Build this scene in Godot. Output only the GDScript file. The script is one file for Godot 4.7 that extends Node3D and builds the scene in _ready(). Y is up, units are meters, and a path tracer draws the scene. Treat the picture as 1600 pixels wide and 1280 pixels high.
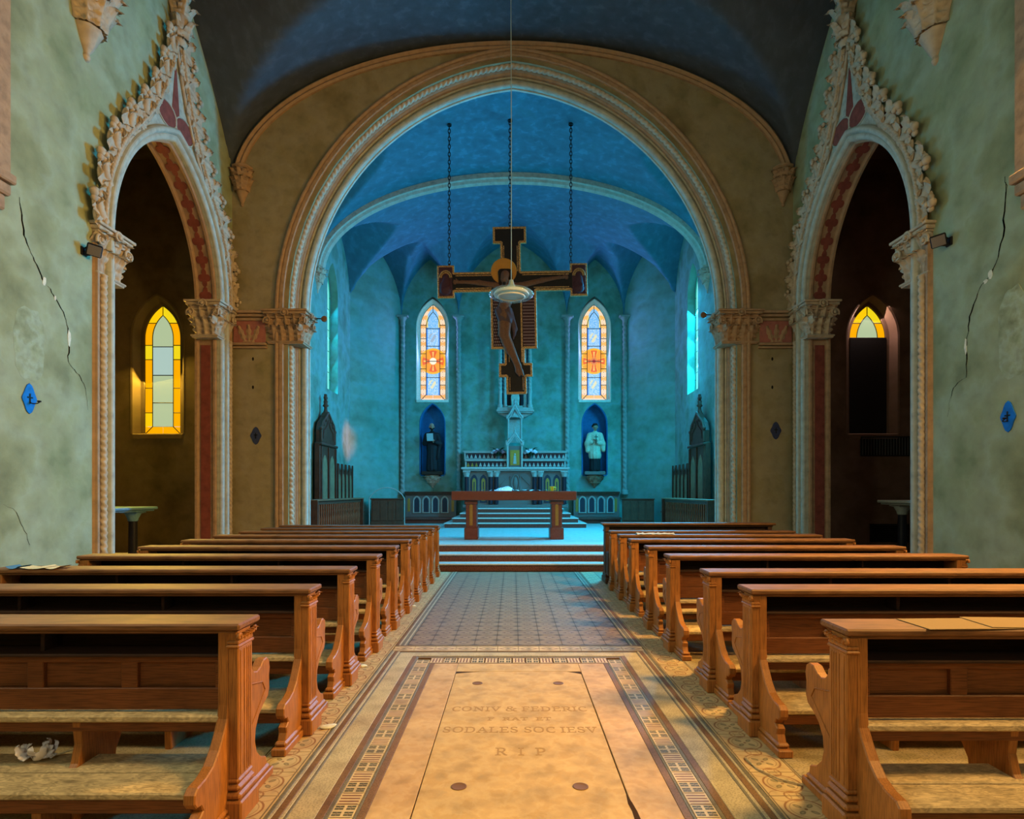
extends Node3D
# A disused church seen from the nave towards the altar. y up, metres; the camera stands at the origin and looks along -z.

const F := 960.0            # focal length in pixels of the 1600x1280 frame
const PX := 801.0           # principal point
const PY := 768.0
const EYE := 1.5
const AX := 0.055           # axis of the aisle
const W := 5.25             # half width of the nave
const ZA := -11.5           # chancel arch wall, nave face
const CW := 5.05            # half width of the chancel
const ZB := -21.0           # back wall of the apse

class MB:
	# collects triangles; corners are given counter-clockwise as seen from the front
	var v := PackedVector3Array()
	var n := PackedVector3Array()
	var uv := PackedVector2Array()
	var ix := PackedInt32Array()
	var m := Transform3D()
	var nb := Basis()
	var flip := false
	func at(t: Transform3D) -> void:
		m = t
		nb = t.basis.inverse().transposed()
		flip = t.basis.determinant() < 0.0
	func pt(p: Vector3, nn: Vector3, u := Vector2.ZERO) -> int:
		v.push_back(m * p)
		var q := (nb * nn).normalized()
		n.push_back(q if q.length_squared() > 0.5 else Vector3.UP)
		uv.push_back(u)
		return v.size() - 1
	func face(a: int, b: int, c: int) -> void:
		ix.push_back(a)
		if flip:
			ix.push_back(b); ix.push_back(c)
		else:
			ix.push_back(c); ix.push_back(b)
	func tri(a: Vector3, b: Vector3, c: Vector3) -> void:
		var nn := (b - a).cross(c - a)
		if nn.length_squared() < 1e-16: return
		face(pt(a, nn), pt(b, nn), pt(c, nn))
	func quad(a: Vector3, b: Vector3, c: Vector3, d: Vector3, mapped := false) -> void:
		var nn := (c - a).cross(d - b)
		if nn.length_squared() < 1e-16: return
		var k := pt(a, nn, Vector2(0, 1) if mapped else Vector2.ZERO)
		pt(b, nn, Vector2(1, 1) if mapped else Vector2.ZERO)
		pt(c, nn, Vector2(1, 0) if mapped else Vector2.ZERO)
		pt(d, nn, Vector2(0, 0))
		face(k, k + 1, k + 2)
		face(k, k + 2, k + 3)
	func grid(P: Array, hard := false, cu := false, cv := false) -> void:
		# P: rows of points; the normal is (step between rows) x (step along a row)
		var a: int = P.size()
		var b: int = P[0].size()
		var ie := a if cu else a - 1
		var je := b if cv else b - 1
		if hard:
			for i in ie:
				var r0: PackedVector3Array = P[i]
				var r1: PackedVector3Array = P[(i + 1) % a]
				var base := v.size()
				for j in b:
					var jn := (j + 1) % b if cv else mini(j + 1, b - 1)
					var jp := (j - 1 + b) % b if cv else maxi(j - 1, 0)
					var nn := (r1[j] - r0[j]).cross(r0[jn] - r0[jp] + r1[jn] - r1[jp])
					pt(r0[j], nn)
					pt(r1[j], nn)
				for j in je:
					var k := base + 2 * j
					var q := base + 2 * ((j + 1) % b)
					face(k, k + 1, q + 1)
					face(k, q + 1, q)
			return
		var s := v.size()
		for i in a:
			var rn: PackedVector3Array = P[(i + 1) % a if cu else mini(i + 1, a - 1)]
			var rp: PackedVector3Array = P[(i - 1 + a) % a if cu else maxi(i - 1, 0)]
			var r: PackedVector3Array = P[i]
			for j in b:
				var jn := (j + 1) % b if cv else mini(j + 1, b - 1)
				var jp := (j - 1 + b) % b if cv else maxi(j - 1, 0)
				var du := rn[j] - rp[j]
				var dv := r[jn] - r[jp]
				if dv.length_squared() < 1e-12: dv = rn[jn] - rn[jp] + rp[jn] - rp[jp]
				pt(r[j], du.cross(dv), Vector2(float(j) / (b - 1), float(i) / (a - 1)))
		for i in ie:
			for j in je:
				var k := s + i * b + j
				var k2 := s + ((i + 1) % a) * b + j
				var q := s + i * b + (j + 1) % b
				var q2 := s + ((i + 1) % a) * b + (j + 1) % b
				face(k, k2, q2)
				face(k, q2, q)
	func box(c: Vector3, s: Vector3, bev := 0.004) -> void:
		var h := s * 0.5
		var e := minf(bev, minf(h.x, minf(h.y, h.z)) * 0.8)
		if e < 0.0006:
			var k := [Vector3(-1, -1, -1), Vector3(1, -1, -1), Vector3(1, 1, -1), Vector3(-1, 1, -1), Vector3(-1, -1, 1), Vector3(1, -1, 1), Vector3(1, 1, 1), Vector3(-1, 1, 1)]
			for f in [[4, 5, 6, 7], [1, 0, 3, 2], [5, 1, 2, 6], [0, 4, 7, 3], [7, 6, 2, 3], [0, 1, 5, 4]]:
				quad(c + k[f[0]] * h, c + k[f[1]] * h, c + k[f[2]] * h, c + k[f[3]] * h)
			return
		for ax in 3:
			var u := (ax + 1) % 3
			var w := (ax + 2) % 3
			for sg: float in [-1.0, 1.0]:
				var q: Array[Vector3] = []
				for st in [[-1.0, -1.0], [1.0, -1.0], [1.0, 1.0], [-1.0, 1.0]]:
					var p := Vector3.ZERO
					p[ax] = sg * h[ax]
					p[u] = st[0] * (h[u] - e)
					p[w] = st[1] * (h[w] - e)
					q.append(c + p)
				if sg > 0: quad(q[0], q[1], q[2], q[3])
				else: quad(q[0], q[3], q[2], q[1])
			for s1: float in [-1.0, 1.0]:
				for s2: float in [-1.0, 1.0]:
					# the edge along ax between the faces u = s1 and w = s2
					var q: Array[Vector3] = []
					for st in [[0, -1.0], [0, 1.0], [1, 1.0], [1, -1.0]]:
						var p := Vector3.ZERO
						p[ax] = st[1] * (h[ax] - e)
						p[u] = s1 * (h[u] if st[0] == 0 else h[u] - e)
						p[w] = s2 * (h[w] - e if st[0] == 0 else h[w])
						q.append(c + p)
					if s1 * s2 < 0: quad(q[0], q[1], q[2], q[3])
					else: quad(q[0], q[3], q[2], q[1])
		for sx: float in [-1.0, 1.0]:
			for sy: float in [-1.0, 1.0]:
				for sz: float in [-1.0, 1.0]:
					var p0 := c + Vector3(sx * h.x, sy * (h.y - e), sz * (h.z - e))
					var p1 := c + Vector3(sx * (h.x - e), sy * h.y, sz * (h.z - e))
					var p2 := c + Vector3(sx * (h.x - e), sy * (h.y - e), sz * h.z)
					if sx * sy * sz > 0: tri(p0, p1, p2)
					else: tri(p0, p2, p1)
	func prism(poly: PackedVector2Array, z0: float, z1: float, bev := 0.0) -> void:
		# a counter-clockwise outline in xy, from z0 (back) to z1 (front)
		var q := poly
		if Geometry2D.is_polygon_clockwise(q):
			q = q.duplicate()
			q.reverse()
		var k := q.size()
		var inn := PackedVector2Array()
		for i in k:
			var d0 := (q[i] - q[(i - 1 + k) % k]).normalized()
			var d1 := (q[(i + 1) % k] - q[i]).normalized()
			var nn := Vector2(-d0.y - d1.y, d0.x + d1.x)
			var l := nn.length()
			inn.push_back(q[i] + (nn / l * bev / maxf(0.5, l * 0.5) if l > 0.01 else Vector2.ZERO))
		var t := Geometry2D.triangulate_polygon(inn)
		if t.is_empty(): t = Geometry2D.triangulate_polygon(q)
		for i in range(0, t.size(), 3):
			var a := inn[t[i]]
			var b := inn[t[i + 1]]
			var c := inn[t[i + 2]]
			if (b - a).cross(c - a) < 0:
				var h := b
				b = c
				c = h
			tri(Vector3(a.x, a.y, z1), Vector3(b.x, b.y, z1), Vector3(c.x, c.y, z1))
			tri(Vector3(a.x, a.y, z0), Vector3(c.x, c.y, z0), Vector3(b.x, b.y, z0))
		var zb := minf(bev, (z1 - z0) * 0.4)
		for i in k:
			var a := q[i]
			var b := q[(i + 1) % k]
			var ai := inn[i]
			var bi := inn[(i + 1) % k]
			quad(Vector3(a.x, a.y, z0 + zb), Vector3(b.x, b.y, z0 + zb), Vector3(b.x, b.y, z1 - zb), Vector3(a.x, a.y, z1 - zb))
			if bev > 0:
				quad(Vector3(a.x, a.y, z1 - zb), Vector3(b.x, b.y, z1 - zb), Vector3(bi.x, bi.y, z1), Vector3(ai.x, ai.y, z1))
				quad(Vector3(ai.x, ai.y, z0), Vector3(bi.x, bi.y, z0), Vector3(b.x, b.y, z0 + zb), Vector3(a.x, a.y, z0 + zb))
	func lathe(prof: Array, seg := 16, hard := false, a0 := 0.0, a1 := TAU) -> void:
		# prof: Vector2(radius, y) from the bottom up
		var P := []
		var full := a1 - a0 > 6.28
		for p: Vector2 in prof:
			var r := PackedVector3Array()
			for j in (seg if full else seg + 1):
				var t := a0 + (a1 - a0) * j / seg
				r.push_back(Vector3(cos(t) * p.x, p.y, -sin(t) * p.x))
			P.append(r)
		P.reverse()
		grid(P, hard, false, full)
	func lathe_at(c: Vector3, prof: Array, seg := 8) -> void:
		var keep := m
		at(keep * Transform3D(Basis(), c))
		lathe(prof, seg)
		at(keep)
	func tube(path: Array, r: float, sides := 6, closed := false, r1 := -1.0) -> void:
		var k := path.size()
		var P := []
		var up := Vector3(0.13, 0.97, 0.21)
		var x := Vector3.ZERO
		for i in k:
			var a: Vector3 = path[(i - 1 + k) % k] if closed else path[maxi(i - 1, 0)]
			var b: Vector3 = path[(i + 1) % k] if closed else path[mini(i + 1, k - 1)]
			var d := (b - a).normalized()
			if x == Vector3.ZERO: x = d.cross(up).normalized()
			x = (x - d * x.dot(d)).normalized()
			var y := d.cross(x)
			var row := PackedVector3Array()
			var rr := r if r1 < 0 else lerpf(r, r1, float(i) / (k - 1))
			for j in sides:
				var t := TAU * j / sides
				row.push_back(path[i] + (x * cos(t) - y * sin(t)) * rr)
			P.append(row)
		grid(P, false, closed, true)
		if not closed:
			for j in range(1, sides - 1):
				tri(P[0][0], P[0][j], P[0][j + 1])
				tri(P[k - 1][0], P[k - 1][j + 1], P[k - 1][j])
	func rope(path: Array, r: float, pitch: float, strands := 2, sides := 10, steps := 6) -> void:
		# a twisted cord along a fine polyline
		var total := 0.0
		for i in path.size() - 1: total += path[i].distance_to(path[i + 1])
		var count := int(total / pitch * strands * steps / 2.0)
		var P := []
		var x := Vector3.ZERO
		var i := 0
		var gone := 0.0
		for s in count + 1:
			var want := total * s / count
			while i < path.size() - 2 and gone + path[i].distance_to(path[i + 1]) < want:
				gone += path[i].distance_to(path[i + 1])
				i += 1
			var l: float = path[i].distance_to(path[i + 1])
			var c: Vector3 = path[i].lerp(path[i + 1], clampf((want - gone) / l, 0, 1))
			var d: Vector3 = (path[i + 1] - path[i]).normalized()
			if x == Vector3.ZERO: x = d.cross(Vector3(0.31, 0.2, 0.9)).normalized()
			x = (x - d * x.dot(d)).normalized()
			var y := d.cross(x)
			var row := PackedVector3Array()
			for j in sides:
				var t := TAU * j / sides
				var lobe := absf(cos(strands * 0.5 * (t - TAU * want / pitch / 1.0)))
				row.push_back(c + (x * cos(t) - y * sin(t)) * r * (0.56 + 0.48 * pow(lobe, 0.75)))
			P.append(row)
		grid(P, false, false, true)
	func blob(c: Vector3, r: Vector3, su := 6, sv := 8) -> void:
		var P := []
		for i in su + 1:
			var row := PackedVector3Array()
			var a := PI * i / su
			for j in sv:
				var t := TAU * j / sv
				row.push_back(c + Vector3(sin(a) * cos(t) * r.x, cos(a) * r.y, -sin(a) * sin(t) * r.z))
			P.append(row)
		grid(P, false, false, true)
	func leaf(w: float, h: float, curl: float, th := 0.012) -> void:
		# an acanthus leaf standing in xy, facing +z, its tip rolled forwards
		var nv := 13
		var nu := 8
		var sheets := [[], []]
		for i in nv + 1:
			var t := float(i) / nv
			var y := h * (t if t < 0.75 else 0.75 + 0.25 * sin((t - 0.75) / 0.25 * PI * 0.75) * 0.9)
			var z := curl * pow(t, 2.2)
			if t > 0.8: z += curl * (t - 0.8) * 1.4
			var lobe := absf(cos(t * PI * 3.2))
			var half := w * 0.5 * (0.55 + 0.55 * sin(PI * (0.12 + 0.72 * t))) * (1.0 - 0.75 * pow(t, 6.0)) * (0.66 + 0.40 * lobe)
			var f := PackedVector3Array()
			var bk := PackedVector3Array()
			for j in nu + 1:
				var s := -1.0 + 2.0 * j / nu
				var rib := w * (0.07 * exp(-s * s * 40.0) + 0.16 * (1.0 - s * s) + 0.16 * absf(s) * (lobe - 0.5) - 0.06 * exp(-(absf(s) - 0.33) * (absf(s) - 0.33) * 60.0))
				f.push_back(Vector3(s * half, y, z + rib))
				bk.push_back(Vector3(s * half, y, z + rib * (0.2 if absf(s) < 0.99 else 1.0) - th * (1.0 - s * s)))
			sheets[0].append(f)
			sheets[1].append(bk)
		var fr: Array = sheets[0]
		fr.reverse()
		grid(fr)
		grid(sheets[1])
	func done(mat: Material) -> ArrayMesh:
		var arr := []
		arr.resize(Mesh.ARRAY_MAX)
		arr[Mesh.ARRAY_VERTEX] = v
		arr[Mesh.ARRAY_NORMAL] = n
		arr[Mesh.ARRAY_TEX_UV] = uv
		arr[Mesh.ARRAY_INDEX] = ix
		var me := ArrayMesh.new()
		me.add_surface_from_arrays(Mesh.PRIMITIVE_TRIANGLES, arr)
		me.surface_set_material(0, mat)
		return me

var M := {}
var TX := {}
var rng := RandomNumberGenerator.new()

# ---------- scene helpers
func obj(called: String, mb: MB, mat: Material, parent: Node = self, at := Vector3.ZERO) -> MeshInstance3D:
	return inst(called, mb.done(mat), parent, Transform3D(Basis(), at))

func inst(called: String, mesh: Mesh, parent: Node, t := Transform3D()) -> MeshInstance3D:
	var o := MeshInstance3D.new()
	o.name = called
	o.mesh = mesh
	o.transform = t
	parent.add_child(o, true)
	return o

func thing(called: String, label: String, category: String, at := Vector3.ZERO, turn := 0.0, group := "") -> Node3D:
	var o := Node3D.new()
	o.name = called
	add_child(o, true)
	o.position = at
	o.rotation.y = turn
	return tag(o, label, category, group)

func tag(o: Node3D, label: String, category: String, group := "") -> Node3D:
	o.set_meta("label", label)
	o.set_meta("category", category)
	if group: o.set_meta("group", group)
	return o

func struct(called: String, label: String, category: String) -> Node3D:
	var o := thing(called, label, category)
	o.set_meta("kind", "structure")
	return o

func copy(src: Node3D, label: String, t: Transform3D) -> Node3D:
	var r: Node3D = src.duplicate()
	r.name = String(src.name).rstrip("0123456789_")
	add_child(r, true)
	r.transform = t
	r.set_meta("label", label)
	return r

func mb(t := Transform3D()) -> MB:
	var b := MB.new()
	b.at(t)
	return b

func at(x: float, y: float, z: float) -> Transform3D:
	return Transform3D(Basis(), Vector3(x, y, z))

func P3(px: float, py: float, z: float) -> Vector3:   # the place at depth z (positive) that the photo shows at a pixel
	return Vector3((px - PX) * z / F, EYE - (py - PY) * z / F, -z)

# ---------- arches: pointed, two circles whose centres lie e beyond the middle
func lancet(hw: float, e: float, ys: float, r := 0.0, n := 16) -> PackedVector2Array:
	# points of the right half from the spring to the apex, offset outwards by r
	var R := hw + e + r
	var a1 := acos(clampf(e / R, -1, 1))
	var out := PackedVector2Array()
	for i in n + 1:
		var a := a1 * i / n
		out.push_back(Vector2(-e + R * cos(a), ys + R * sin(a)))
	return out

func arch_line(hw: float, e: float, ys: float, yb: float, r := 0.0, n := 16) -> PackedVector2Array:
	# from the right foot up over the apex to the left foot
	var h := lancet(hw, e, ys, r, n)
	var out := PackedVector2Array()
	if yb < ys: out.push_back(Vector2(hw + r, yb))
	for p in h: out.push_back(p)
	for i in range(n - 1, -1, -1): out.push_back(Vector2(-h[i].x, h[i].y))
	if yb < ys: out.push_back(Vector2(-hw - r, yb))
	return out

func arch_sweep(b: MB, hw: float, e: float, ys: float, yb: float, prof: Array, n := 24, hard := true) -> void:
	# prof: Vector2(outwards from the opening, out of the wall), from the opening's back to the outer edge
	var P := []
	for p: Vector2 in prof:
		var row := PackedVector3Array()
		for q in arch_line(hw, e, ys, yb, p.x, n): row.push_back(Vector3(q.x, q.y, p.y))
		P.append(row)
	# walking from right to left over the top, profile outwards: (outwards) x (leftwards along the arch) points to +z
	b.grid(P, hard)

func path3(q: PackedVector2Array, z: float) -> Array:
	var out := []
	for p in q: out.append(Vector3(p.x, p.y, z))
	return out

func rounded(prof: Array) -> Array:
	return prof

func roll(c: Vector2, r: float, a0: float, a1: float, n := 6) -> Array:   # part of a round moulding, angles in degrees
	var out := []
	for i in n + 1:
		var a := deg_to_rad(lerpf(a0, a1, float(i) / n))
		out.append(c + Vector2(cos(a), sin(a)) * r)
	return out

func wall_sheet(b: MB, x0: float, x1: float, y0: float, top: Callable, holes: Array, th: float, step := 0.4) -> void:
	# a wall in xy with its face at z = 0 and its back at z = -th. Holes: [centre, half width, e, sill, spring]
	var xs := []
	var x := x0
	while x < x1 - 1e-4:
		xs.append(x)
		x += step
	xs.append(x1)
	for h in holes:
		for p in arch_line(h[1], h[2], h[4], h[4], 0.0, 12):
			if absf(p.x) > 1e-3 or true: xs.append(h[0] + p.x)
	xs.sort()
	for i in xs.size() - 1:
		var a: float = xs[i]
		var c: float = xs[i + 1]
		if c - a < 1e-5: continue
		var mid := (a + c) * 0.5
		var spans := [[y0, y0, top.call(a), top.call(c)]]
		for h in holes:
			if absf(mid - h[0]) < h[1]:
				var ya := hole_top(h, a)
				var yc := hole_top(h, c)
				var last = spans.pop_back()
				if h[3] > y0 + 1e-3: spans.append([last[0], last[1], h[3], h[3]])
				spans.append([ya, yc, last[2], last[3]])
				b.quad(Vector3(a, ya, 0), Vector3(a, ya, -th), Vector3(c, yc, -th), Vector3(c, yc, 0))
				if h[3] > y0 + 1e-3: b.quad(Vector3(a, h[3], 0), Vector3(c, h[3], 0), Vector3(c, h[3], -th), Vector3(a, h[3], -th))
		for s in spans:
			b.quad(Vector3(a, s[0], 0), Vector3(c, s[1], 0), Vector3(c, s[3], 0), Vector3(a, s[2], 0))
			b.quad(Vector3(c, s[1], -th), Vector3(a, s[0], -th), Vector3(a, s[2], -th), Vector3(c, s[3], -th))
		var l = spans[-1]
		b.quad(Vector3(a, l[2], 0), Vector3(c, l[3], 0), Vector3(c, l[3], -th), Vector3(a, l[2], -th))
	for h in holes:
		for s: float in [-1.0, 1.0]:
			var hx: float = h[0] + s * h[1]
			var yb := maxf(h[3], y0)
			var q := [Vector3(hx, yb, 0), Vector3(hx, yb, -th), Vector3(hx, h[4], -th), Vector3(hx, h[4], 0)]
			if s < 0: b.quad(q[0], q[1], q[2], q[3])
			else: b.quad(q[0], q[3], q[2], q[1])
	for s in [[x0, -1.0], [x1, 1.0]]:
		var yt: float = top.call(s[0])
		var q := [Vector3(s[0], y0, 0), Vector3(s[0], y0, -th), Vector3(s[0], yt, -th), Vector3(s[0], yt, 0)]
		if s[1] > 0: b.quad(q[0], q[1], q[2], q[3])
		else: b.quad(q[0], q[3], q[2], q[1])

func hole_top(h: Array, x: float) -> float:
	var d := minf(absf(x - h[0]), h[1])
	var R: float = h[1] + h[2]
	return h[4] + sqrt(maxf(0.0, R * R - (d + h[2]) * (d + h[2])))

# frames: local x runs along the wall, y up, z out of the wall into the room
func frame_left(x: float, z: float) -> Transform3D:
	return Transform3D(Basis(Vector3(0, 0, -1), Vector3(0, 1, 0), Vector3(1, 0, 0)), Vector3(x, 0, z))

func frame_right(x: float, z: float) -> Transform3D:
	return Transform3D(Basis(Vector3(0, 0, 1), Vector3(0, 1, 0), Vector3(-1, 0, 0)), Vector3(x, 0, z))

# ---------- smooth bodies: tapered capsules joined by a smooth minimum, meshed as surface nets
func body(b: MB, bones: Array, cell: float, k: float, folds = null) -> void:
	var lo := Vector3(1e9, 1e9, 1e9)
	var hi := -lo
	for s in bones:
		var r: float = maxf(s[2], s[3])
		for p: Vector3 in [s[0], s[1]]:
			lo = lo.min(p - Vector3.ONE * r)
			hi = hi.max(p + Vector3.ONE * r)
	lo -= Vector3.ONE * (cell * 3)
	hi += Vector3.ONE * (cell * 3)
	var nx := int((hi.x - lo.x) / cell) + 2
	var ny := int((hi.y - lo.y) / cell) + 2
	var nz := int((hi.z - lo.z) / cell) + 2
	var f := PackedFloat32Array()
	f.resize(nx * ny * nz)
	f.fill(1.0)
	for s in bones:
		var a: Vector3 = s[0]
		var c: Vector3 = s[1]
		var sq: Vector3 = s[4] if s.size() > 4 else Vector3.ONE
		var r0: float = s[2]
		var r1: float = s[3]
		var mr := maxf(r0, r1) + k + cell * 2
		var p0 := ((a.min(c) - Vector3.ONE * mr - lo) / cell).floor()
		var p1 := ((a.max(c) + Vector3.ONE * mr - lo) / cell).ceil()
		var ab := c - a
		var ll := maxf(ab.length_squared(), 1e-9)
		for z in range(maxi(0, int(p0.z)), mini(nz, int(p1.z) + 1)):
			for y in range(maxi(0, int(p0.y)), mini(ny, int(p1.y) + 1)):
				for x in range(maxi(0, int(p0.x)), mini(nx, int(p1.x) + 1)):
					var p := lo + Vector3(x, y, z) * cell
					var t := clampf((p - a).dot(ab) / ll, 0.0, 1.0)
					var dv := p - a - ab * t
					var d := (dv * sq).length() - lerpf(r0, r1, t)
					var q := (z * ny + y) * nx + x
					var g := f[q]
					var h := maxf(k - absf(g - d), 0.0) / k
					f[q] = minf(g, d) - h * h * k * 0.25
	if folds != null:
		for z in nz:
			for y in ny:
				for x in nx:
					var q := (z * ny + y) * nx + x
					if absf(f[q]) < cell * 3: f[q] += folds.call(lo + Vector3(x, y, z) * cell)
	var idx := {}
	var vs := PackedVector3Array()
	var ns := PackedVector3Array()
	var off := [0, 1, nx, nx + 1, nx * ny, nx * ny + 1, nx * ny + nx, nx * ny + nx + 1]
	for z in nz - 1:
		for y in ny - 1:
			for x in nx - 1:
				var q := (z * ny + y) * nx + x
				var neg := 0
				for o in off:
					if f[q + o] < 0.0: neg += 1
				if neg == 0 or neg == 8: continue
				var sum := Vector3.ZERO
				var cnt := 0
				for e in [[0, 1], [2, 3], [4, 5], [6, 7], [0, 2], [1, 3], [4, 6], [5, 7], [0, 4], [1, 5], [2, 6], [3, 7]]:
					var fa := f[q + off[e[0]]]
					var fb := f[q + off[e[1]]]
					if (fa < 0.0) != (fb < 0.0):
						var t := fa / (fa - fb)
						var ca := Vector3(e[0] & 1, (e[0] >> 1) & 1, e[0] >> 2)
						var cb := Vector3(e[1] & 1, (e[1] >> 1) & 1, e[1] >> 2)
						sum += ca.lerp(cb, t)
						cnt += 1
				idx[q] = vs.size()
				vs.push_back(lo + (Vector3(x, y, z) + sum / cnt) * cell)
				ns.push_back(Vector3(f[q + 1] - f[q] + f[q + off[3]] - f[q + off[2]] + f[q + off[5]] - f[q + off[4]] + f[q + off[7]] - f[q + off[6]],
					f[q + off[2]] - f[q] + f[q + off[3]] - f[q + 1] + f[q + off[6]] - f[q + off[4]] + f[q + off[7]] - f[q + off[5]],
					f[q + off[4]] - f[q] + f[q + off[5]] - f[q + 1] + f[q + off[6]] - f[q + off[2]] + f[q + off[7]] - f[q + off[3]]))
	var base := b.v.size()
	for i in vs.size(): b.pt(vs[i], ns[i])
	var st := [1, nx, nx * ny]
	for q: int in idx:
		for ax in 3:
			var f0 := f[q]
			if q + st[ax] >= f.size(): continue
			var f1 := f[q + st[ax]]
			if (f0 < 0.0) == (f1 < 0.0): continue
			var u: int = st[(ax + 1) % 3]
			var w: int = st[(ax + 2) % 3]
			if not (idx.has(q - u) and idx.has(q - w) and idx.has(q - u - w)): continue
			var i0: int = base + idx[q]
			var i1: int = base + idx[q - u]
			var i2: int = base + idx[q - u - w]
			var i3: int = base + idx[q - w]
			if f0 < 0.0:
				b.face(i0, i1, i2)
				b.face(i0, i2, i3)
			else:
				b.face(i0, i2, i1)
				b.face(i0, i3, i2)

# ---------- materials
func noise_tex(kind: int, freq: float, oct: int, stops: Array, size := 512, warp := 0.0, sd := 1, normal := false) -> NoiseTexture2D:
	var f := FastNoiseLite.new()
	f.noise_type = kind as FastNoiseLite.NoiseType
	f.seed = sd
	f.frequency = freq
	f.fractal_octaves = oct
	f.cellular_return_type = FastNoiseLite.RETURN_DISTANCE
	if warp > 0.0:
		f.domain_warp_enabled = true
		f.domain_warp_amplitude = warp
		f.domain_warp_frequency = freq * 1.5
	var t := NoiseTexture2D.new()
	t.width = size
	t.height = size
	t.seamless = true
	t.noise = f
	if not stops.is_empty():
		var g := Gradient.new()
		var offs := PackedFloat32Array()
		var cols := PackedColorArray()
		for s in stops:
			offs.push_back(s[0])
			cols.push_back(s[1])
		g.offsets = offs
		g.colors = cols
		t.color_ramp = g
	return t

func g(x: float) -> Color:
	return Color(x, x, x)

func mat(called: String, col: Color, rough: float, tex: Texture2D = null, scale := Vector3.ONE, detail: Texture2D = null, dscale := 0.3, bump: Texture2D = null, bump_cm := 0.3) -> StandardMaterial3D:
	var m := StandardMaterial3D.new()
	m.resource_name = called
	m.albedo_color = col
	m.roughness = rough
	m.metallic_specular = 0.35
	m.cull_mode = BaseMaterial3D.CULL_DISABLED
	m.uv1_triplanar = true
	m.uv1_world_triplanar = true
	m.uv1_scale = scale
	m.albedo_texture = tex
	if detail:
		m.detail_enabled = true
		m.detail_blend_mode = BaseMaterial3D.BLEND_MODE_MUL
		m.detail_uv_layer = BaseMaterial3D.DETAIL_UV_2
		m.detail_albedo = detail
		m.uv2_triplanar = true
		m.uv2_world_triplanar = true
		m.uv2_scale = Vector3.ONE * dscale
	if bump:
		m.heightmap_enabled = true
		m.heightmap_texture = bump
		m.heightmap_scale = bump_cm
	M[called] = m
	return m

func glow(called: String, col: Color, energy: float, tex: Texture2D = null) -> StandardMaterial3D:
	var m := StandardMaterial3D.new()
	m.resource_name = called
	m.albedo_color = col.darkened(0.75)
	m.roughness = 0.25
	m.cull_mode = BaseMaterial3D.CULL_DISABLED
	m.emission_enabled = true
	m.emission = Color.BLACK if tex else col
	m.emission_texture = tex
	m.emission_energy_multiplier = energy
	M[called] = m
	return m

func printed(called: String, col: Color, rough: float, im: Image, detail: Texture2D = null, dscale := 0.5) -> StandardMaterial3D:
	# a tile's own print, on its own coordinates
	var m := mat(called, col, rough, null, Vector3.ONE, detail, dscale)
	m.uv1_triplanar = false
	m.albedo_texture = ImageTexture.create_from_image(im)
	return m

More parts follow.
